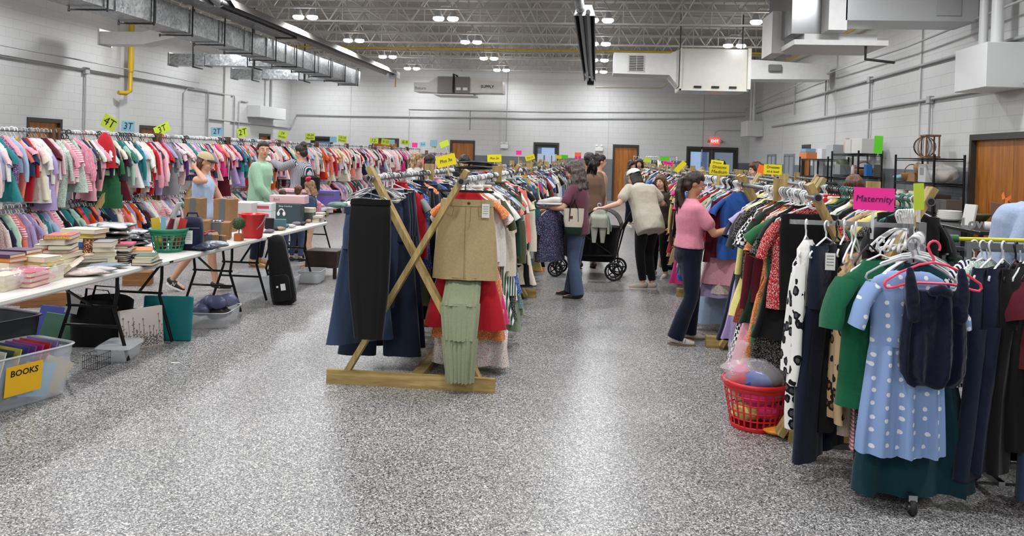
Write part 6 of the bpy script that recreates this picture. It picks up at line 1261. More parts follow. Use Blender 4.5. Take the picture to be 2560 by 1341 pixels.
def figure(name, p, rz, label, H=1.65, pose=None, skin=SK1, shirt=None, pants=None, shoes=None, hair=None, extras=None, vox=.011, head=(0, 0, 0), lean=0, face=True, vis=True, slv='short', cat='person', shirt_len=.0, shirt_fit=.018, group=None, bare_legs=False, pant_fit=.014, wrinkle=.009):
    r = thing(name, p, label, cat, rz, group); k = H/1.65; q = dict(pose or {})
    def J(n_, d_): return V(q.get(n_, d_))*k
    pel = J('pelvis', (0, 0, .92)); ln = lean
    up_ = V((math.sin(ln), 0, math.cos(ln)))
    if 'chest' in q: ch = J('chest', (0, 0, 0))
    else: ch = pel+up_*.36*k
    nk = J('neck', (0, 0, 0)) if 'neck' in q else ch+up_*.145*k
    sp_ = (nk-pel).normalized(); yaw_t = q.get('twist', 0); side = Matrix.Rotation(yaw_t, 3, 'Z') @ V((0, 1, 0)); fr = side.cross(sp_).normalized(); sidep = V((0, 1, 0)); frp = sidep.cross(sp_).normalized()
    hp, hy, hr = head   # pitch down, turn left, tilt
    hc = J('head', (0, 0, 0)) if 'head' in q else nk+sp_*.12*k+V((.025*k, 0, .03*k))
    HR = Matrix.Rotation(hy, 3, 'Z') @ Matrix.Rotation(hp, 3, 'Y') @ Matrix.Rotation(hr, 3, 'X')
    shl = {s_: J('sh'+t_, (0, 0, 0)) if 'sh'+t_ in q else nk-sp_*.068*k+side*s_*.155*k for s_, t_ in ((1, 'L'), (-1, 'R'))}
    el = {1: J('elL', (0, 0, 0)) if 'elL' in q else shl[1]+V((-.02, .04, -.27))*k, -1: J('elR', (0, 0, 0)) if 'elR' in q else shl[-1]+V((-.02, -.04, -.27))*k}
    wr = {1: J('wrL', (0, 0, 0)) if 'wrL' in q else el[1]+V((.06, .0, -.23))*k, -1: J('wrR', (0, 0, 0)) if 'wrR' in q else el[-1]+V((.06, .0, -.23))*k}
    hip = {s_: pel+V((0, s_*.085*k, -.05*k)) for s_ in (1, -1)}
    kn = {1: J('knL', (.02, .10, .48)), -1: J('knR', (.02, -.10, .48))}; an = {1: J('anL', (-.02, .11, .08)), -1: J('anR', (-.02, -.11, .08))}
    ft = {1: q.get('ftL', (1, .15, 0)), -1: q.get('ftR', (1, -.15, 0))}
    wh, wc, ww, dp = q.get('build', (.165, .15, .125, .1))
    b = MB()
    mid = pel.lerp(ch, .45)
    def trunk(mb, e, z_low=-.12, top=True, nkw=.055):
        rows = ([(pel+sp_*z_low*k, wh*k*.92+e, dp*k*1.02+e, sidep, frp), (pel, wh*k+e, dp*k*1.08+e, sidep, frp)] if z_low < 0 else [(pel+sp_*z_low*k, wh*k+e, dp*k*1.06+e, sidep, frp)])+[ (mid, ww*k+e, dp*k*.92+e, (sidep+side)/2, (frp+fr)/2), (ch-sp_*.04*k, wc*k+e, dp*k*1.08+e, side, fr), (ch+sp_*.045*k, wc*k*1.0+e, dp*k+e, side, fr), (ch+sp_*.085*k, wc*k*.86+e, dp*k*.82+e, side, fr)]
        if top: rows += [(nk-sp_*.025*k, .082*k+e*.8, .058*k+e*.7, side, fr), (nk+sp_*.005*k, nkw*k+e*.4, .05*k+e*.4, side, fr)]
        mb.slab(rows, 20)
        for s_ in (1, -1): mb.ball(ch+fr*.055*k+side*s_*.065*k, (.062*k+e*.6, .07*k+e*.6, .065*k+e*.6), 12)
        if z_low < 0: mb.ball(pel-frp*.05*k-sp_*.03*k, (.085*k+e*.7, .145*k+e*.8, .1*k+e*.7), 14)
    trunk(b, -.005)
    b.cap(nk-sp_*.04*k, .052*k, hc-V((.015, 0, .04))*k, .048*k)
    def HP(v_): return hc+HR @ (V(v_)*k)
    b.ball(hc+HR @ V((-.008*k, 0, .025*k)), (.094*k, .075*k, .095*k), 18, HR); b.ball(HP((.028, 0, -.045)), (.062*k, .056*k, .072*k), 16, HR)
    b.ball(HP((.052, 0, -.085)), (.026*k, .024*k, .022*k), 10, HR); b.chain([(HP((.088, 0, .02)), .008*k), (HP((.104, 0, -.022)), .0125*k)], 8)
    for s_ in (1, -1): b.ball(HP((-.008, s_*.075, -.008)), (.016*k, .008*k, .028*k), 10, HR); b.ball(HP((.06, s_*.038, -.03)), (.03*k, .02*k, .025*k), 8, HR); b.ball(HP((-.05, 0, 0)), (.05*k, .06*k, .07*k), 10, HR)
    for s_, t_ in ((1, 'L'), (-1, 'R')):
        b.chain([(shl[s_], .052*k), (shl[s_].lerp(el[s_], .5), .045*k), (el[s_], .037*k), (el[s_].lerp(wr[s_], .35), .036*k), (wr[s_], .024*k)], 12)
        hd = q.get('hd'+t_, (wr[s_]-el[s_])); hand(b, wr[s_], hd, q.get('pm'+t_, (0, -s_, -.2)), k, q.get('curl'+t_, .5))
        g_ = .82 if (pants and q.get('pant_end', 1) > .99) else 1; b.chain([(hip[s_], .088*k*g_), (hip[s_].lerp(kn[s_], .5), .072*k*g_), (kn[s_], .052*k*g_), (kn[s_].lerp(an[s_], .3)+V((-.012*k, 0, 0)), .052*k*g_), (an[s_], .034*k)], 14)
        f_ = V(ft[s_]).normalized(); b.chain([(an[s_]+V((0, 0, -.03*k)), .034*k), (an[s_]+f_*.1*k+V((0, 0, -.045*k)), .03*k), (an[s_]+f_*.16*k+V((0, 0, -.05*k)), .022*k)], 10)
    blob('body', b, skin, r, vox*.8, 3)
    if face:
        for s_ in (1, -1):
            e = MB().ball(HP((.082, s_*.031, .002)), (.0075*k, .0125*k, .0055*k), 10, HR).build('eye', EYEW, r); MB().ball(HP((.087, s_*.031, .001)), .005*k, 8).build('iris', IRIS, e)
            MB().chain([(HP((.088, s_*.016, .021)), .0035*k), (HP((.083, s_*.048, .024)), .0025*k)], 6).build('eyebrow', IRIS, r)
        MB().ball(HP((.087, 0, -.055)), (.009*k, .022*k, .0075*k), 10, HR).build('mouth', LIP, r)
    if shirt:
        b = MB(); f = shirt_fit*k; trunk(b, f, -.06-shirt_len)
        for s_ in (1, -1):
            if slv == 'short': b.chain([(shl[s_], .055*k+f*.4), (shl[s_].lerp(el[s_], .6), .051*k+f*.8)], 14)
            elif slv == 'long': b.chain([(shl[s_], .055*k+f*.4), (shl[s_].lerp(el[s_], .5), .05*k+f*.6), (el[s_], .044*k+f*.6), (el[s_].lerp(wr[s_], .6), .04*k+f*.6), (el[s_].lerp(wr[s_], .93), .028*k+f*.4)], 14)
        blob('shirt', b, shirt, r, vox, 4, wrinkle, .16)
    if pants:
        b = MB(); f = min(pant_fit, shirt_fit*.45 if shirt else 1)*k; b.slab([(pel-sp_*.1*k, wh*k*.9+f, dp*k*1.02+f, sidep, frp), (pel, wh*k+f, dp*k*1.08+f, sidep, frp), (pel+sp_*.06*k, (ww*.4+wh*.6)*k+f*.5, dp*k+f*.5, sidep, frp)], 20); f = pant_fit*k; b.ball(pel-frp*.05*k-sp_*.05*k, (.085*k+f*.8, .145*k+f*.7, .1*k+f*.8), 14)
        fl_ = q.get('flare', 0); end = q.get('pant_end', 1)
        for s_ in (1, -1):
            c_ = [(hip[s_], .09*k+f), (hip[s_].lerp(kn[s_], .5), .078*k+f), (kn[s_], .056*k+f)]
            if end > .99: b.tube([hip[s_].lerp(kn[s_], .9), kn[s_].lerp(an[s_], .1), kn[s_].lerp(an[s_], .5), an[s_]+V((0, 0, -.025 if fl_ else .03))], [.058*k+f, .056*k+f, .05*k+f+fl_*.5, .044*k+f*.6+fl_], 16)
            else: c_ = [(hip[s_], .09*k+f), (hip[s_].lerp(kn[s_], end), .082*k+f*1.4)]
            b.chain(c_, 14)
        blob('trousers' if end > .99 else 'shorts', b, pants, r, vox, 4, min(wrinkle*.8, pant_fit*.7), .12)
    if shoes:
        for s_ in (1, -1):
            f_ = V(ft[s_]); f_ = f_.normalized(); z = V((0, 0, 1)); sd = z.cross(f_).normalized(); nn_ = f_.cross(sd); a = an[s_]+V((0, 0, -.02*k))
            m_u, m_s = shoes; o = a-nn_*.012*k
            sh = MB(); sh.chain([(o-f_*.03*k+nn_*.01, .041*k), (o+f_*.06*k-nn_*.012*k, .038*k), (o+f_*.13*k-nn_*.025*k, .033*k), (o+f_*.165*k-nn_*.028*k, .026*k)], 12)
            up2_ = blob('shoe', sh, m_u, r, vox*.8, 2)
            so = MB(); rings = []
            for zz, kk in ((-.062, .97), (-.058, 1.02), (-.04, 1.0), (-.036, .95)):
                g = []
                for i in range(22):
                    t_ = 2*PI*i/22; xx = .065+.135*math.cos(t_); yy = (.042 if math.cos(t_) > -.2 else .036)*math.sin(t_); g.append(o+f_*xx*kk*k+sd*yy*kk*k+nn_*zz*k)
                rings.append(g)
            so.loft(rings); so.build('sole', m_s, up2_)
    if hair: hair(r, hc, HR, k, nk, HP)
    if extras: extras(r, dict(hc=hc, HR=HR, k=k, HP=HP, wr=wr, el=el, sh=shl, pel=pel, ch=ch, an=an, kn=kn, fr=fr, side=side, ft=ft, sp=sp_))
    return r
def cap_hair(mb, HP, HR, hc, k, back=.0, ex=0):
    mb.ball(HP((-.004, 0, .066)), ((.086+ex)*k, (.079+ex)*k, .064*k), 16, HR); mb.ball(HP((-.022, 0, .038)), ((.098+ex)*k, (.084+ex)*k, (.092+ex)*k), 18, HR); mb.ball(HP((-.055-back, 0, -.02)), (.06*k, (.074+ex)*k, .075*k), 14, HR)
def H_pony(m, length=.35, drop=(-.12, 0, -.1), r0=.035, band=True):
    def f(r, hc, HR, k, nk, HP):
        b = MB(); cap_hair(b, HP, HR, hc, k, 0); a = HP((-.1, 0, .035)); pts = [(a, .03*k)]; rn = random.Random(3)
        for j in range(9):
            w_ = V((rn.uniform(-.03, .03), (j-4)*.011, 0)); q_ = a+V((-.02, 0, 0)); b.chain([(a, .02*k), (q_+w_*.4+V((-.03, 0, -.03))*k, r0*.62*k), (q_+w_+V((-.04, 0, -length*.35))*k, r0*.6*k), (q_+w_*1.5+V((-.02+.015*math.sin(j*2), 0, -length*.7))*k, r0*.5*k), (q_+w_*1.5+V((-.0, 0, -length*rn.uniform(.9, 1.1)))*k, r0*.15*k)], 8)
        blob('hair', b, m, r, .008, 2, .01, .03)
    return f
def H_bun(m, br=.05, high=.1):
    def f(r, hc, HR, k, nk, HP):
        b = MB(); cap_hair(b, HP, HR, hc, k); b.ball(HP((-.08, 0, high)), (br*k, br*1.1*k, br*k), 12); b.ball(HP((-.1, .02, high-.02)), (br*.7*k,)*3, 10); blob('hair', b, m, r, .009, 2, .012, .03)
    return f
def H_long(m, L=.3, wide=.03, curly=.0, front=True):
    def f(r, hc, HR, k, nk, HP):
        b = MB(); cap_hair(b, HP, HR, hc, k, 0, .006+curly*.2); rn = random.Random(5)
        for j in range(16):
            t_ = -2.5+5*j/15; sy = math.sin(t_/5*PI*.95); cx = -.075+.085*abs(sy)**2*(1 if front else .5); rr = .022+wide*.3
            pts = [(HP((cx, sy*.078, .05)), .02*k)]
            for i in range(1, 6):
                u = i/5; pts.append((HP((cx-.01+rn.uniform(-1, 1)*curly, sy*(.085+wide*u)+rn.uniform(-1, 1)*curly, .04-u*(L+.03)*rn.uniform(.9, 1.05))), (rr*(1-.4*u)+curly*.3)*k))
            b.chain(pts, 8)
        blob('hair', b, m, r, .009, 1, .012+curly*.6, .03)
    return f
def H_cap(m, capm, hatm, billm, back=False, L=.06, logo=None):
    def f(r, hc, HR, k, nk, HP):
        b = MB(); b.ball(HP((-.03, 0, .015)), (.09*k, .082*k, .085*k), 16, HR)
        for j in range(9): a = -1.2+2.4*j/8; b.chain([(HP((-.08*math.cos(a), .08*math.sin(a), .0)), .026*k), (HP((-.09*math.cos(a), .085*math.sin(a), -.05-L*.6)), .022*k), (HP((-.08*math.cos(a), .08*math.sin(a), -.07-L)), .012*k)], 8)
        blob('hair', b, m, r, .009, 1, .01, .03)
        h_ = MB(); rings = []
        for i in range(7):
            t_ = i/6*PI/2*.97; rings.append([HP((-.012+.108*math.cos(t_)*math.cos(a), .092*math.cos(t_)*math.sin(a), .045+.085*math.sin(t_)+(-.012*math.cos(a) if not back else .01*math.cos(a))*math.cos(t_))) for a in [2*PI*j/24 for j in range(24)]])
        h_.loft(rings, cap=True); ho = h_.build('cap', hatm, r); MB().ball(HP((-.012, 0, .131)), .008*k, 8).build('cap_button', hatm, ho)
        bl = MB(); s0 = -1 if back else 1; g0, g1 = [], []
        for j in range(13):
            a = -1.05+2.1*j/12; x = .095*math.cos(a); y = .085*math.sin(a); e = .062*math.cos(a*1.4)+.004
            g0.append(HP((-.012+s0*x, y, .05))); g1.append(HP((-.012+s0*(x+e), y*1.02, .035-.01*math.cos(a))))
        for dz in (0,): bl.add(g0+g1, [(j, j+1, 14+j, 13+j) for j in range(12)], True)
        bo = bl.build('cap_bill', billm, ho); sm_ = bo.modifiers.new('t', 'SOLIDIFY'); sm_.thickness = .004
    return f
BLKH, BRH, DBR, GRYH, BLO, RED_ = hair_m('hair_black', '#17120f'), hair_m('hair_brown', '#4a3222'), hair_m('hair_dark_brown', '#2a1c15'), hair_m('hair_gray_curl', '#4f453e'), hair_m('hair_blonde', '#a3855f'), hair_m('hair_auburn', '#5d3824')
def fwd(px, py, tx, ty):
    a = FL(px, py); b_ = FL(tx, ty); return math.atan2(b_.y-a.y, b_.x-a.x)
# woman in pink T-shirt at the right rack, the nearest person
JN = fabric('jean_navy', '#10182c'); WSH = mat('white_leather', '#d9d6cf', .5); GUM = mat('gum_sole', '#7a6a55', .6)
def ex_pink(r, e):
    k, HP = e['k'], e['HP']
    MB().tube([HP((-.005+.012*math.cos(a), .085, -.035+.012*math.sin(a))) for a in [i*PI/5 for i in range(10)]], .002, 5, closed=True).build('earring', mat('gold', '#d9b25a', .25, 1), r)
    for s_ in (1, -1):
        f_ = V(e['ft'][s_]).normalized(); a = e['an'][s_]
        for j in range(3): MB().beam(a+f_*(.045+.025*j)*k+V((0, s_*.036*k, -.02*k)), a+f_*(.035+.025*j)*k+V((0, s_*.037*k, -.055*k)), .006, .002, (0, 1, 0)).build('shoe_stripe', mat('stripe_gray', '#8a8a86', .5), r)
figure('person', (.90, 7.42, 0), math.radians(8), 'young woman in pink T-shirt and dark jeans reaching into the right rack', 1.53,
       dict(pelvis=(-.03, 0, .92), shL=(.02, .15, 1.33), shR=(.02, -.15, 1.325), elR=(.16, -.20, 1.10), wrR=(.39, -.16, 1.17), elL=(.16, .2, 1.10), wrL=(.40, .14, 1.19), hdR=(1, .1, .15), hdL=(1, -.1, .1), pmR=(0, .3, -1), pmL=(0, -.3, -1), curlR=.7, curlL=.8, anR=(-.17, -.12, .085), knR=(-.02, -.12, .47), knL=(.06, .1, .48), anL=(.02, .12, .085), flare=.028, build=(.185, .155, .145, .112), ftR=(1, -.2, 0), ftL=(1, .1, 0)),
       SK2, fabric('pink_tee', '#d98a9c'), JN, (WSH, GUM), H_pony(hair_m('hair_highlight', '#2e2018'), .40, r0=.035), ex_pink, .010, (.32, -.1, 0), .02, shirt_len=-.085, shirt_fit=.022, wrinkle=.008)
# woman in mauve T-shirt with curly gray-brown hair
CNV = fabric('canvas_cream', '#cfc6b5'); DGN = fabric('tote_green', '#1d3326')
def ex_mauve(r, e):
    p = e['wr'][-1]+V((0, -.03, -.12))
    b = r  # carried things are things of their own
figure('person', (-.20, 9.42, 0), math.radians(172), 'woman in mauve T-shirt with long curly gray-brown hair browsing the middle rack', 1.575,
       dict(elL=(.14, .25, 1.13), wrL=(.36, .20, 1.12), elR=(.12, -.2, 1.12), wrR=(.38, -.14, 1.06), hdR=(1, .2, -.15), hdL=(1, 0, 0), pmL=(0, -.4, 1), pmR=(0, .8, -.4), curlL=.35, knL=(.03, .09, .48), anL=(-.05, .1, .08), anR=(.08, -.1, .08), flare=.03, build=(.165, .15, .135, .115)),
       SK1, fabric('mauve_tee', '#6d3f50'), fabric('light_jean', '#4e5f7c'), (mat('dark_sneaker', '#2b2a2b', .7), mat('sole_tan', '#8f8472', .6)), H_long(GRYH, .25, .055, .028), None, .011, (.35, 0, 0), .06, shirt_len=.07, shirt_fit=.03)
# woman in cream T-shirt and white backwards cap pushing the stroller
figure('person', (.66, 10.35, 0), math.radians(120), 'woman in oversized cream T-shirt, black leggings and white cap, back to camera', 1.61,
       dict(pelvis=(-.05, 0, .93), chest=(.12, 0, 1.25), neck=(.2, 0, 1.37), head=(.31, 0, 1.46), shL=(.15, .18, 1.32), shR=(.15, -.18, 1.32), elL=(.10, .36, 1.12), wrL=(.12, .58, 1.06), hdL=(.1, 1, 0), pmL=(0, 0, -1), elR=(.14, -.36, 1.12), wrR=(.24, -.46, 1.1), hdR=(1, -.2, 0), pmR=(0, 0, -1), knL=(.03, .06, .48), anL=(-.02, .03, .08), knR=(.02, -.07, .48), anR=(-.06, -.09, .08), ftL=(.5, 1, 0), ftR=(.8, .8, 0), build=(.18, .17, .165, .12)),
       SK3, fabric('cream_tee', '#bdb7a6'), fabric('leggings', '#0b0b0d'), (mat('beige_sneaker', '#c2b8a8', .7), WSH), H_cap(DBR, None, fabric('white_cap', '#dcdad6'), fabric('white_cap', '#dcdad6'), True, .08), None, .011, (.5, .15, 0), shirt_len=.14, shirt_fit=.03, pant_fit=.009, slv='short', wrinkle=.014)
figure('person', (.93, 11.35, 0), math.radians(235), 'girl with light brown hair in dark top peering out behind the cream T-shirt', 1.42,
       dict(elR=(.1, -.24, 1.08), wrR=(.22, -.1, 1.0), build=(.155, .14, .12, .1), knL=(.02, .08, .47), knR=(.02, -.08, .47)), SK3, fabric('brown_top', '#3e332c'), fabric('leggings', '#0b0b0d'), (WSH, WSH), H_long(hair_m('hair_light_brown', '#5d4230'), .24, .02), None, .012, (.1, .1, .12), .0, shirt_fit=.02, pant_fit=.009)
figure('person', (-.10, 12.0, 0), math.radians(110), 'woman in taupe loose top with black ponytail, back turned beyond the mauve T-shirt', 1.7, dict(build=(.17, .16, .15, .11)), SK2, fabric('taupe_top', '#79604f'), fabric('gray_pants', '#4e4a4a'), (BLACK, BLACK), H_pony(BLKH, .24, r0=.03), None, .014, (0, 0, 0), .0, slv='long', shirt_len=.12, shirt_fit=.04, face=False)
figure('person', (.05, 13.3, 0), math.radians(20), 'person in peach top partly hidden behind the taupe top, hair clipped up', 1.68, dict(), SK1, fabric('peach_top', '#c99c84'), fabric('gray_pants', '#4e4a4a'), (BLACK, BLACK), H_bun(DBR, .04), None, .014, (.1, 0, 0), slv='long', shirt_fit=.03)
figure('person', (.85, 19.6, 0), math.radians(-30), 'dark-haired woman in quilted gray vest by the far end of right rack', 1.58, dict(elR=(.1, -.2, 1.15), wrR=(.2, -.05, 1.2)), SK1, fabric('gray_puffer', '#73756f'), fabric('jean_navy', '#10182c'), (WSH, WSH), H_long(DBR, .12, .02), None, .016, (.2, 0, 0), slv='long', shirt_len=.1, shirt_fit=.035)
figure('person', (1.10, 20.4, 0), math.radians(-100), 'woman with dark hair beside the gray vest at the far end', 1.62, dict(), SK1, fabric('black_top', '#1a1a1d'), fabric('jean_navy', '#10182c'), (WSH, WSH), H_long(DBR, .12, .02), None, .016, (.1, 0, 0), slv='long')
p = AT(1752, 420, 14.5); figure('person', (2.45, 16.0, 0), math.radians(170), 'dark-haired person in gray behind the Dresses Medium card', 1.66, dict(), SK1, fabric('gray_top', '#8a8f96'), fabric('jean_navy', '#10182c'), (BLACK, BLACK), H_bun(BLKH, .04, .06), None, .016, (0, 0, 0), slv='long')
figure('person', (2.42, 12.3, 0), math.radians(195), 'brown-haired woman looking left behind the right racks', 1.63, dict(), SK3, fabric('cream_sweater', '#cfcac0'), fabric('jean_navy', '#10182c'), (BLACK, BLACK), H_long(BRH, .2, .02), None, .013, (.15, 0, 0), slv='long')
figure('person', (2.5, 8.0, 0), math.radians(245), 'auburn-haired woman looking down behind the right racks beside the pine post', 1.53, dict(), SK3, fabric('blush_top', '#c7a79a'), fabric('jean_navy', '#10182c'), (BLACK, BLACK), H_long(RED_, .18, .02), None, .011, (.45, 0, 0), slv='long')
figure('person', (3.24, 6.6, 0), math.radians(-18), 'person in light blue long-sleeved shirt cut off by the right frame edge', 1.66, dict(pelvis=(-.05, 0, .93), chest=(.04, 0, 1.27), neck=(.14, 0, 1.40), head=(.33, 0, 1.48), elR=(.02, -.24, 1.08), wrR=(.2, -.2, .9)), SK3, fabric('periwinkle_shirt', '#a3b4d1'), fabric('jean_navy', '#10182c'), (WSH, WSH), H_bun(BRH), None, .012, (.3, 0, 0), slv='long', shirt_fit=.04, shirt_len=.12, face=False)
# left side people
CAPM = fabric('cap_beige', '#c3ad8c')
def ex_tank(r, e):
    for s_, t_ in ((1, 'left'), (-1, 'right')):
        f_ = V(e['ft'][s_]).normalized(); sd = V((0, 0, 1)).cross(f_).normalized(); nn_ = f_.cross(sd); a = e['an'][s_]+V((0, 0, -.035))+f_*.045
        for q in (1, -1):
            o = MB(); pt_ = [(-.02, -.018), (-.012, .018), (.012, -.014), (.02, .02)]
            for (x0, z0), (x1, z1) in zip(pt_[:-1], pt_[1:]): o.beam(a+f_*x0+nn_*z0+sd*q*.043, a+f_*x1+nn_*z1+sd*q*.043, .008, .004, nn_)
            o.build('sneaker_letter', WHITE, r)
        MB().tube([e['an'][s_]+f_*(.05+.02*j)+nn_*(.012-.008*j)+sd*(.02 if j % 2 else -.02) for j in range(5)], .003, 5).build('shoelace', WHITE, r)
figure('person', (-4.50, 8.75, 0), math.radians(2), 'woman in light blue tank top and beige cap, hand raised behind her head', 1.56,
       dict(pelvis=(-.02, 0, .92), elR=(.12, -.26, 1.36), wrR=(-.05, -.14, 1.50), hdR=(-.8, .6, .35), pmR=(.5, 1, 0), shR=(-.02, -.17, 1.36), elL=(.1, .24, 1.1), wrL=(.3, .15, 1.1), knR=(-.08, -.1, .48), anR=(-.33, -.1, .14), ftR=(.93, -.1, -.32), knL=(.06, .1, .49), anL=(.12, .11, .085), ftL=(1, .1, 0), pant_end=.35, build=(.165, .145, .125, .105)),
       SK1, fabric('tank_blue', '#a9bcd9'), fabric('neon_pink_shorts', '#e8497f'), (mat('black_sneaker', '#161618', .6), WSH), H_cap(BRH, None, CAPM, mat('bill_black', '#17181c', .7), False, .05), ex_tank, .011, (.25, .0, 0), slv='none', shirt_len=.04, shirt_fit=.008, wrinkle=.006)
figure('person', (-4.72, 10.75, 0), math.radians(5), 'dark-haired woman in mint green sweatshirt glancing back toward the camera', 1.72, dict(twist=-.15, elR=(.08, -.23, 1.08), wrR=(.2, -.16, .92), elL=(-.02, .22, 1.06), wrL=(.1, .24, .85), build=(.155, .145, .14, .11)), SK1, fabric('mint_sweatshirt', '#9cc3a5'), JN, (mat('tan_sandal', '#96703f', .7), GUM), H_bun(DBR, .045, .09), None, .012, (.0, -1.0, .0), .03, slv='long', shirt_len=.08, shirt_fit=.03, wrinkle=.014)
STR = pattern('striped_shirt', 'stripes', ['#c9c9cf', '#2e3140'], 1.1)
def ex_bag(r, e): 
    MB().tube([e['sh'][-1]+V((-.03, .05, .06)), e['sh'][-1]+V((-.15, -.05, -.15)), e['pel']+V((-.18, -.1, .2))], .008, 6, flat=.5).build('bag_strap', BLACK, r)
figure('person', (-4.72, 12.35, 0), math.radians(165), 'woman with dark bun in striped shirt reaching toward the children rail', 1.7, dict(elL=(.22, .2, 1.33), wrL=(.44, .16, 1.42), shL=(.03, .18, 1.40), hdL=(1, 0, .1), pmL=(0, 0, -1), elR=(0, -.26, 1.1), wrR=(.12, -.2, .95), build=(.17, .155, .145, .115)), SK1, STR, fabric('black_jean', '#111113'), (BLACK, BLACK), H_bun(DBR, .05, .11), ex_bag, .012, (.25, .0, 0), slv='long', shirt_len=.05, shirt_fit=.035)
MB().rbox((0, 0, .13), (.3, .1, .26), .03).build('black_handbag', fabric('black_leather', '#131315', .4), loc=(-4.48, 12.1, 1.0), rz=.5, label='black handbag slung on the back of the woman in stripes', cat='handbag')
for px, py, Y_, H_, cl, nm_, hr, lb, rz_ in ((706, 505, 11.15, 1.05, '#5a6a80', 'slate', BRH, 'brown-haired toddler head low behind the white cartons', 2.2), (745, 492, 11.4, 1.1, '#77503a', 'rust', RED_, 'auburn-haired small child seen from behind between the women', 1.4)):
    p = AT(px, py, Y_); figure('child', (p.x, Y_, 0), rz_, lb, H_, dict(), SK3, fabric('kid_'+nm_, cl), fabric('kid_denim', '#3a4866'), (BLACK, BLACK), H_cap_none if False else (lambda r, hc, HR, k, nk, HP: blob('hair', (lambda b_: (cap_hair(b_, HP, HR, hc, k), b_)[1])(MB()), BRH if nm_ == 'slate' else RED_, r, .008, 2, .01, .03)), None, .011, cat='child', face=False)
def ex_bow(r, e):
    b = MB(); b.cap(e['HP']((-.03, -.01, .13)), .03, e['HP']((-.03, -.08, .16)), .045, 10, .5); b.cap(e['HP']((-.03, .01, .13)), .03, e['HP']((-.03, .08, .16)), .045, 10, .5); b.build('hair_bow', mat('bow_hot_pink', '#e01c55', .6), r)
p = AT(793, 480, 11.0); figure('child', (p.x, 10.75, 0), math.radians(200), 'little girl with long light hair and big hot pink bow behind the tables', 1.2, dict(), SK3, fabric('kid_denim', '#3a4866'), None, (mat('tan_sandal', '#96703f', .7), GUM), H_long(hair_m('hair_light', '#8a6a4a'), .2, .02), ex_bow, .011, (.4, 0, 0), cat='child')
figure('person', (-3.20, 13.9, 0), math.radians(-25), 'curly blonde woman in white hooded sweatshirt beyond the middle rack', 1.62, dict(elR=(.12, -.22, 1.12), wrR=(.32, -.1, 1.12), elL=(.12, .2, 1.12), wrL=(.32, .1, 1.12)), SK3, fabric('white_hoodie', '#d6d3cf'), JN, (WSH, WSH), H_long(BLO, .2, .03, .02), None, .013, (.1, 0, 0), slv='long', shirt_fit=.035)
figure('person', (-2.75, 12.9, 0), math.radians(60), 'dark-haired person in charcoal sweater behind the Plus 3x card', 1.6, dict(), SK1, fabric('charcoal_sweater', '#45464c'), JN, (BLACK, BLACK), H_long(DBR, .2, .02), None, .014, (.1, 0, 0), slv='long', face=False)
figure('person', (-2.25, 13.4, 0), math.radians(-60), 'black-haired person bending low right of the Plus 3x card', 1.6, dict(), SK2, fabric('black_top', '#1a1a1d'), JN, (BLACK, BLACK), H_long(BLKH, .12, .02), None, .014, (.5, 0, 0), slv='long')
# ------------------------------------------------------------------ carried things and stroller
p = V((.02, 9.28, 0))
r = thing('tote_bag', (-.24, 9.2, .78), 'cream canvas tote bag with dark green base hanging from the mauve woman', 'bag', .1)
MB().loft([[V((a_*math.copysign(abs(math.cos(t_))**.5, math.cos(t_)), b_*math.copysign(abs(math.sin(t_))**.5, math.sin(t_)), z_)) for t_ in [k_*PI/10 for k_ in range(20)]] for a_, b_, z_ in ((.10, .045, .075), (.115, .05, .16), (.12, .04, .30))], cap=False).build('bag_body', CNV, r)
MB().loft([[V((a_*math.copysign(abs(math.cos(t_))**.5, math.cos(t_)), b_*math.copysign(abs(math.sin(t_))**.5, math.sin(t_)), z_)) for t_ in [k_*PI/10 for k_ in range(20)]] for a_, b_, z_ in ((.08, .035, -.01), (.1, .048, .01), (.105, .05, .085))]).build('bag_base', DGN, r)
for s_ in (-1, 1): MB().tube([(-.05, s_*.045, .15), (-.045, s_*.045, .3), (-.01, s_*.02, .47), (.045, s_*.045, .3), (.05, s_*.045, .15)], .012, 6, flat=.3).build('handle', DGN, r)
MB().box((-.03, -.055, .2), (.035, .002, .03)).build('monogram', mat('monogram_maroon', '#6b2430', .7), r)
for i in range(2):
    r = thing('white_sneaker', (-.52+.02*i, 9.2-.0+.1*i, 1.115), f'white lace-up shoe carried by the woman in mauve, {"nearer" if i == 0 else "farther"} of the pair', 'shoe', PI+.2); b = MB(); b.chain([((-.1, 0, .045), .036), ((-.03, 0, .05), .038), ((.06, 0, .03), .034), ((.12, 0, .025), .026)], 12); blob('shoe_upper', b, WSH, r, .006, 2)
    MB().rbox((.01, 0, .008), (.29, .085, .022), .01).build('sole', WHITE, r); MB().tube([(.0, -.02, .075), (.03, .02, .07), (.04, -.02, .062), (.06, .02, .055), (.02, -.05, .0), (.0, -.06, -.08)], .0035, 5).build('shoelace', WHITE, r)
r = thing('stroller', (.02, 11.15, 0), 'black folding-wagon stroller with spoked wheels in the centre aisle', 'stroller', -.12)
BK2 = mat('stroller_frame', '#1b1b1d', .4, .4); BKF = fabric('stroller_fabric', '#0e0e10')
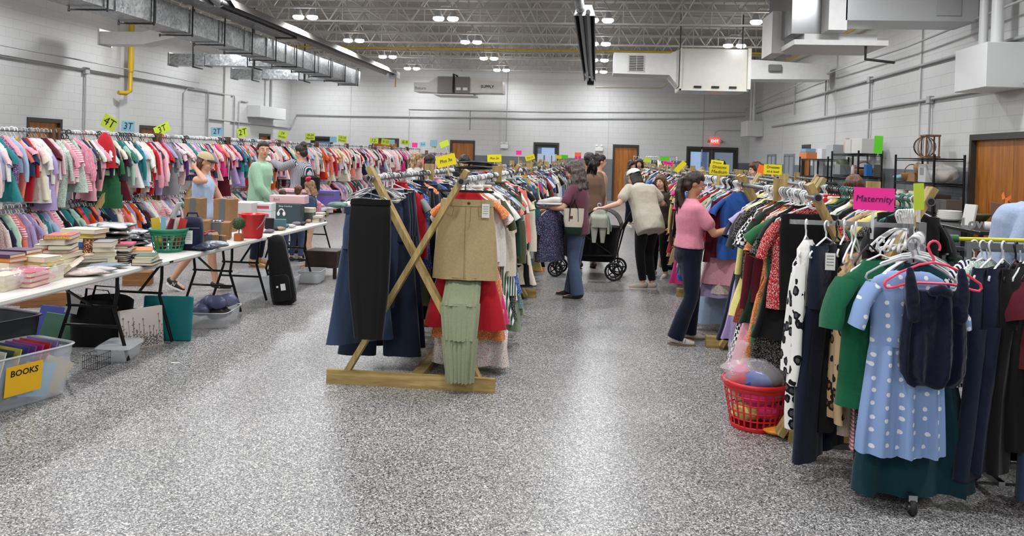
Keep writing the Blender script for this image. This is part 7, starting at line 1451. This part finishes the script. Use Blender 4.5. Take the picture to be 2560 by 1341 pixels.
for x_, y_ in ((-.52, -.2), (-.52, .2), (.30, -.28), (.30, .28)):
    rr = .13 if x_ > 0 else .11
    w_ = MB(); w_.tube([(rr*.88*math.cos(a), 0, rr*.88*math.sin(a)) for a in [2*PI*i/28 for i in range(28)]], .016, 8, closed=True); wo = w_.build('wheel', RUB, r, (x_, y_, rr))
    sp_ = MB(); [sp_.beam((0, 0, 0), (rr*.85*math.cos(a), 0, rr*.85*math.sin(a)), .016, .01, (0, 1, 0)) for a in [2*PI*i/5 for i in range(5)]]; sp_.tube([(0, -.02, 0), (0, .02, 0)], .022, 12); sp_.tube([(rr*.6*math.cos(a), 0, rr*.6*math.sin(a)) for a in [2*PI*i/24 for i in range(24)]], .008, 6, closed=True); sp_.build('spokes', BK2, wo)
b = MB()
for y_ in (-.26, .26): b.tube([(-.52, y_*.8, .12), (-.45, y_, .32), (.3, y_, .34), (.38, y_, .7), (.52, y_, .98)], .014, 8); b.tube([(.3, y_, .15), (.3, y_, .34), (-.35, y_, .75)], .012, 8)
b.tube([(.52, -.26, .98), (.54, 0, 1.0), (.52, .26, .98)], .016, 8); b.build('frame', BK2, r)
MB().loft([[V((a_*math.copysign(abs(math.cos(t_))**.5, math.cos(t_))-.05, b_*math.copysign(abs(math.sin(t_))**.5, math.sin(t_)), z_)) for t_ in [k_*PI/10 for k_ in range(20)]] for a_, b_, z_ in ((.3, .2, .24), (.36, .23, .30), (.38, .25, .5), (.40, .26, .72))], cap=True).build('seat_tub', BKF, r)
cn_ = MB(); rings = [[V((.1+.26*math.cos(t_)*(1 if i else 1), y_, .72+.24*math.sin(t_))) for t_ in [PI*j/12 for j in range(13)]] for i, y_ in enumerate((-.25, -.2, 0, .2, .25))]
cn_.add([v_ for g in rings for v_ in g], [(i*13+j, i*13+j+1, i*13+13+j+1, i*13+13+j) for i in range(4) for j in range(12)], True); co_2 = cn_.build('canopy', BKF, r); co_2.modifiers.new('t', 'SOLIDIFY').thickness = .006
o = g_romper(90, .11, -.05, .46, 'long').build('baby_overalls', fabric('oat_linen', '#aeb0a2'), loc=(.06, 10.72, 1.03), rz=.1, label='oatmeal baby overalls hung on the stroller handle', cat='overalls')
o = g_top(91, .12, .2, 'long', 14, 1, .01, .05, -.05).build('baby_shirt', fabric('sage_shirt', '#7f988b'), loc=(.075, 10.76, 1.03), rz=.1, label='sage green baby shirt under the oatmeal overalls on the stroller', cat='shirt')
hh = bpy.data.objects.new('kids_hanger', HK); COL.objects.link(hh); hh.location = (.06, 10.74, 1.035); hh.rotation_euler = (0, 0, .1); setmat(hh, HMAT['white']); tag(hh, 'small white hanger of the oatmeal overalls on the stroller', 'clothes hanger')

hero('floral_blouse', g_top(95, .2, .62, 'short'), FAB['navy floral'], (-.50, 9.28, 1.14), .9, 'blue floral blouse held over the arm of the woman in mauve', 'blouse', hc='white', hl='white hanger of the blue floral blouse held by the woman in mauve')
# ------------------------------------------------------------------ wire shelves and household goods at right
SHB = mat('shelf_black', '#17191a', .4, .4)
def wire_shelf(x0, x1, y0, y1, top, levels, lb, posts_h=None):
    r = thing('wire_shelf', (0, 0, 0), lb, 'shelf')
    for i, (x, y) in enumerate(((x0, y0), (x1, y0), (x0, y1), (x1, y1))): MB().tube([(x, y, 0), (x, y, top+.06)], .02, 8).build('post', SHB, r)
    for z in levels:
        b = MB(); b.tube([(x0, y0, z), (x1, y0, z), (x1, y1, z), (x0, y1, z)], .012, 6, closed=True); b.tube([(x0, y0, z-.03), (x1, y0, z-.03), (x1, y1, z-.03), (x0, y1, z-.03)], .008, 6, closed=True)
        n = int((y1-y0)/.045)
        for i in range(n): y = y0+(y1-y0)*(i+.5)/n; b.beam((x0, y, z), (x1, y, z), .005, .005)
        b.build('shelf_rack', SHB, r)
    return r
X0, X1 = 5.25, 5.7
wire_shelf(X0, X1, 13.0, 14.6, 1.82, (.4, .95, 1.41, 1.81), 'nearest black wire shelf, carrying the wire globe, left of the big wooden door')
wire_shelf(X0, X1, 16.6, 18.4, 1.91, (.4, .95, 1.44, 1.90), 'taller black wire shelf under the bright green card')
wire_shelf(X0, X1, 18.7, 21.2, 1.79, (.4, .95, 1.36, 1.78), 'farthest black wire shelf with picture boxes on top')
def sb_(name, px, X, z, d, c, lb, cat, shape='box', rz=.1):
    a = AX(px, 430, X); p = V((X, a.y, z)); m_ = mat('good_'+c.strip('#'), c, .5) if isinstance(c, str) else c
    if shape == 'box': MB().rbox((0, 0, d[2]/2), d, .004).build(name, m_, loc=p, rz=rz, label=lb, cat=cat)
    elif shape == 'jar': MB().lathe([(.01, 0), (d[0]/2*.9, .0), (d[0]/2, .03), (d[0]/2, d[2]*.8), (d[0]/2*.7, d[2]*.9), (d[0]/2*.7, d[2])], n=18).build(name, m_, loc=p, label=lb, cat=cat)
    elif shape == 'bowl': MB().lathe([(.02, 0), (d[0]/2*.5, .0), (d[0]/2*.9, d[2]*.6), (d[0]/2, d[2]), (d[0]/2*.95, d[2]), (d[0]/2*.45, .02), (.01, .015)], n=22).build(name, m_, loc=p, label=lb, cat=cat)
    elif shape == 'lump': lump((0, 0, 0), (d[0]/2, d[1]/2, d[2]/2), int(px), 16).build(name, m_, loc=p+V((0, 0, d[2]/2)), label=lb, cat=cat)
    return p
S2 = 1.825
# wire globe
p = V((5.48, AX(2312, 360, 5.48).y, S2)); r = thing('decorative_globe', p, 'round metal hoop and wood decoration on top of the wire shelf', 'decoration'); BRZ = mat('bronze_wood', '#7d5a43', .5, .2)
for i in range(7):
    a = PI*i/7; MB().tube([(.17*math.cos(t_)*math.cos(a), .17*math.cos(t_)*math.sin(a), .19+.17*math.sin(t_)) for t_ in [2*PI*j/20 for j in range(20)]], .005, 5, closed=True).build('hoop', BRZ if i % 2 else SHB, r)
b = MB().rbox((0, -.22, .02), (.24, .24, .03), .004).rbox((0, -.22, .37), (.24, .24, .03), .004)
for sx_ in (-1, 1):
    for sy_ in (-1, 1): b.bb(sx_*.1-.01, sx_*.1+.01, -.22+sy_*.1-.01, -.22+sy_*.1+.01, .02, .37)
b.build('lantern_frame', BRZ, r)
# bright green card on its shelf post
p = AX(2196, 362, 5.2); card('', .15, .33, GC, (5.2, p.y, p.z), -.5, .03, 'bright green card on the shelf post against the right wall', stick=.04)
sb_('white_planter', 2160, 5.45, 1.915, (.34, .5, .3), '#dad9d6', 'large white planter bin on top of the long shelf', 'planter')
sb_('white_planter', 2135, 5.45, 1.915, (.3, .3, .3), '#cfcfcd', 'second white planter bin left of the large one', 'planter')
sb_('tumbler', 2115, 5.35, 1.915, (.13, .13, .33), '#c9aaa0', 'pinkish insulated tumbler with straw on top of long shelf', 'tumbler', 'jar')
sb_('appliance_box', 2088, 5.45, 1.795, (.3, .4, .33), '#b9bcc0', 'gray appliance box on top of the farthest shelf', 'box')
sb_('kitchen_appliance', 2060, 5.42, 1.795, (.25, .3, .24), '#e2e2e0', 'white kitchen machine on top of the farthest shelf', 'appliance')
sb_('snack_box', 2020, 5.45, 1.795, (.3, .5, .17), '#d8814a', 'orange box stack on farthest shelf top', 'box'); sb_('tissue_box', 2018, 5.45, 1.97, (.26, .4, .09), '#7aa7cf', 'blue box lying over the orange box stack', 'box')
sb_('wall_clock_radio', 2105, 5.4, 1.455, (.22, .3, .22), '#8a8e90', 'gray radio on the long shelf second tier', 'radio')
sb_('green_canister', 2105, 5.45, 1.455, (.26, .26, .34), '#5d6348', 'olive green ribbed canister on the long shelf', 'canister', 'jar')
sb_('blue_carton', 2170, 5.45, 1.455, (.12, .12, .24), '#2a6fb5', 'blue carton on the long shelf', 'carton')
sb_('maroon_carton', 2150, 5.45, 1.455, (.16, .16, .18), '#6a2632', 'maroon carton left of the blue carton', 'carton')
sb_('glass_jar', 2135, 5.4, 1.455, (.12, .12, .22), '#c5bcb8', 'pale glass jar on the long shelf', 'jar', 'jar')
sb_('framed_picture', 2195, 5.4, 1.455, (.04, .3, .24), '#2a221d', 'dark picture frame right of the blue carton', 'picture frame')
WK = mat('wicker', '#8a5f38', .8, noise=.25, nscale=40)
for i, (px, lb) in enumerate(((2222, 'wicker basket with arched handle on the shelf corner'), (2245, 'second wicker basket on the globe shelf'))):
    a = AX(px, 430, 5.45); r = thing('wicker_basket', (5.45, min(a.y, 14.4) if i else 16.85, 1.425 if i else 1.455), lb, 'basket', .3*i)
    b = MB(); b.lathe([(.1, 0), (.15, .02), (.17, .12), (.165, .14), (.14, .03)], n=20); 
    b.build('basket_bowl', WK, r); MB().tube([(.15*math.cos(t_), 0, .12+.17*math.sin(t_)) for t_ in [PI*j/12 for j in range(13)]], .009, 6).build('handle', WK, r)
sb_('blue_tissue_bundle', 2262, 5.45, 1.42, (.3, .3, .12), '#6f9fae', 'blue tissue bundle among the baskets', 'bundle', 'lump')
sb_('gift_box', 2290, 5.45, 1.42, (.2, .3, .16), '#9a7350', 'brown kraft box with ribbon on the globe shelf', 'box'); sb_('bear_figure', 2295, 5.45, 1.58, (.14, .14, .17), '#b28c6a', 'small tan plush figure on the kraft box', 'plush toy', 'lump')
p = V((5.45, AX(2328, 440, 5.45).y, 1.425)); BOX('white_carton', p, (.3, .3, .30), mat('carton_offwhite', '#c7c7c5', .5), 'large white carton with gray print on the nearest shelf', 'box', 0, .004, (('carton_print', (-.151, 0, .18), (.002, .16, .12), mat('print_gray', '#8b8d8f', .6)),))
lump((0, 0, 0), (.2, .26, .14), 9, 18).build('wrapped_kettle', clear('wrap_clear', (.85, .83, .8), .5, .1), loc=(5.5, 13.3, 1.57), label='clear-wrapped pitcher bundle at right on the nearest shelf', cat='pitcher')
lump((0, 0, 0), (.12, .15, .1), 10, 14).build('pitcher', mat('pitcher_white', '#bdbab4', .3), loc=(5.5, 13.3, 1.53), label='pale pitcher inside the clear wrap', cat='pitcher')
for i, (px, z, d, c, lb) in enumerate(((2260, .96, (.3, .3, .3), '#cfc6b4', 'cream lampshade on lower globe shelf'), (2290, .96, (.3, .3, .3), '#d7d0c0', 'second cream lampshade on lower shelf'), (2340, .96, (.3, .4, .28), '#4a403c', 'dark brown box on the lower nearest shelf'), (2375, .96, (.25, .3, .22), '#5d5b5a', 'gray bin on the lower nearest shelf'), (2130, .96, (.3, .4, .22), '#a9a3a0', 'pale box on lower long shelf'), (2170, .96, (.3, .4, .2), '#3c2f2b', 'dark box on lower long shelf'))):
    sb_('lampshade' if i < 2 else 'storage_box', px, 5.45, z, d, c, lb, 'lampshade' if i < 2 else 'box', 'jar' if i < 2 else 'box')
# dark steel goods table before the big wooden door
tz = 1.0; r = thing('steel_goods_table', (4.5, 10.0, 0), 'dark steel table of crockery in front of the big wooden door', 'table'); DKS = mat('dark_steel', '#3a3b3d', .35, .7)
MB().rbox((0, 0, tz-.02), (.75, 2.0, .04), .006).build('tabletop', DKS, r)
for sx_ in (-1, 1):
    for sy_ in (-1, 1): MB().bb(sx_*.33-.02, sx_*.33+.02, sy_*.93-.02, sy_*.93+.02, 0, tz-.03).build('leg', DKS, r)
MB().rbox((0, 0, .45), (.7, 1.9, .03), .006).build('lower_shelf', DKS, r)
def onT(px, X): return V((X, min(max(AX(px, 520, X).y, 9.1), 10.9), tz+.002))
CRK = mat('crockery', '#d9d7d2', .25)
p = onT(2375, 4.45)
for i in range(5): MB().lathe([(.05, 0), (.1, .004), (.16-.005*i, .045), (.155-.005*i, .047), (.09, .012)], n=24).build('serving_bowl', CRK, loc=(p.x, p.y, p.z+.022*i), label=f'white serving bowl, {nth(4-i)} from top of the stack on the steel table', cat='bowl')
p = onT(2420, 4.3); o = MB().rbox((0, 0, .13), (.03, .16, .26), .004).build('white_box', CRK, loc=p, rz=.4, label='white boxed item leaning beside the Love letters', cat='box'); o.rotation_euler = (0, .2, .4)
p = onT(2440, 4.25); text_o = text('Love', .14, mat('gray_letters', '#8b8c8c', .5), None, (p.x, p.y, p.z+.055), (PI/2, 0, -.5), 'love_letters', bold=.006, ext=.014); tag(text_o, 'gray freestanding letters spelling Love on the steel table', 'letters')
p = onT(2478, 4.35); MB().lathe([(.01, 0), (.06, 0), (.06, .09), (.01, .09)], n=20).build('pillar_candle', CRK, loc=p, label='short white pillar candle right of the Love letters', cat='candle')
p = onT(2450, 4.7); MB().lathe([(.03, 0), (.05, .01), (.12, .1), (.13, .12), (.12, .12), (.03, .02)], n=22).build('green_bowl', mat('olive_glaze', '#5c5a38', .3), loc=p, label='olive green bowl in front of brown picture frame', cat='bowl'); o = MB().rbox((0, 0, .13), (.02, .28, .26), .004).build('brown_frame', mat('frame_brown', '#6b4a35', .5), loc=p+V((.22, .05, 0)), label='brown square frame behind the olive bowl', cat='frame')
p = onT(2520, 4.45); r = thing('butterfly_stand', p, 'orange butterfly decoration on a dark pedestal', 'decoration'); MB().lathe([(.07, 0), (.02, .02), (.015, .1), (.09, .13), (.1, .15), (.02, .14)], n=20).build('pedestal', mat('pedestal_brown', '#3f2c22', .4), r)
for i, (dx, dz, a) in enumerate(((0, .3, .6), (.02, .25, -.6), (-.03, .36, .3))):
    for s_ in (1, -1): b = MB(); b.add([(0, 0, 0), (s_*.05, .01, .06), (s_*.065, .01, .02), (s_*.03, 0, -.03)], [(0, 1, 2, 3)]); o = b.build('butterfly_wing', mat('butterfly_orange', '#e0702a', .5), r, (dx, 0, dz)); o.rotation_euler = (0, a, -1.2); o.modifiers.new('t', 'SOLIDIFY').thickness = .002
MB().tube([(0, 0, .14), (.02, 0, .3), (-.02, 0, .38)], .003, 5).build('stem', DKS, r)
p = onT(2556, 4.5); MB().rbox((0, 0, .16), (.03, .3, .32), .004).build('green_plaque', mat('green_mottle', '#39493c', .5, noise=.4, nscale=20), loc=p, label='mottled green plaque at the right frame edge on the steel table', cat='plaque')
# office chair and coat by the far shelf
p = AX(2050, 440, 4.3); r = thing('office_chair', (3.95, p.y*.9, 0), 'black office chair back in front of the far wire shelf', 'chair'); MB().rbox((0, .0, 1.12), (.44, .06, .5), .03).build('backrest', BLACK, r); MB().rbox((0, -.22, .55), (.46, .44, .08), .03).build('seat', BLACK, r); MB().tube([(0, -.2, .5), (0, -.2, .1)], .03, 10).build('column', BLACK, r); MB().tube([(0, 0, .55), (0, .02, .9)], .025, 8).build('back_post', BLACK, r)
b = MB(); [b.beam((0, -.2, .12), (.28*math.cos(a), -.2+.28*math.sin(a), .05), .04, .03) for a in [2*PI*i/5 for i in range(5)]]; b.build('base', BLACK, r)
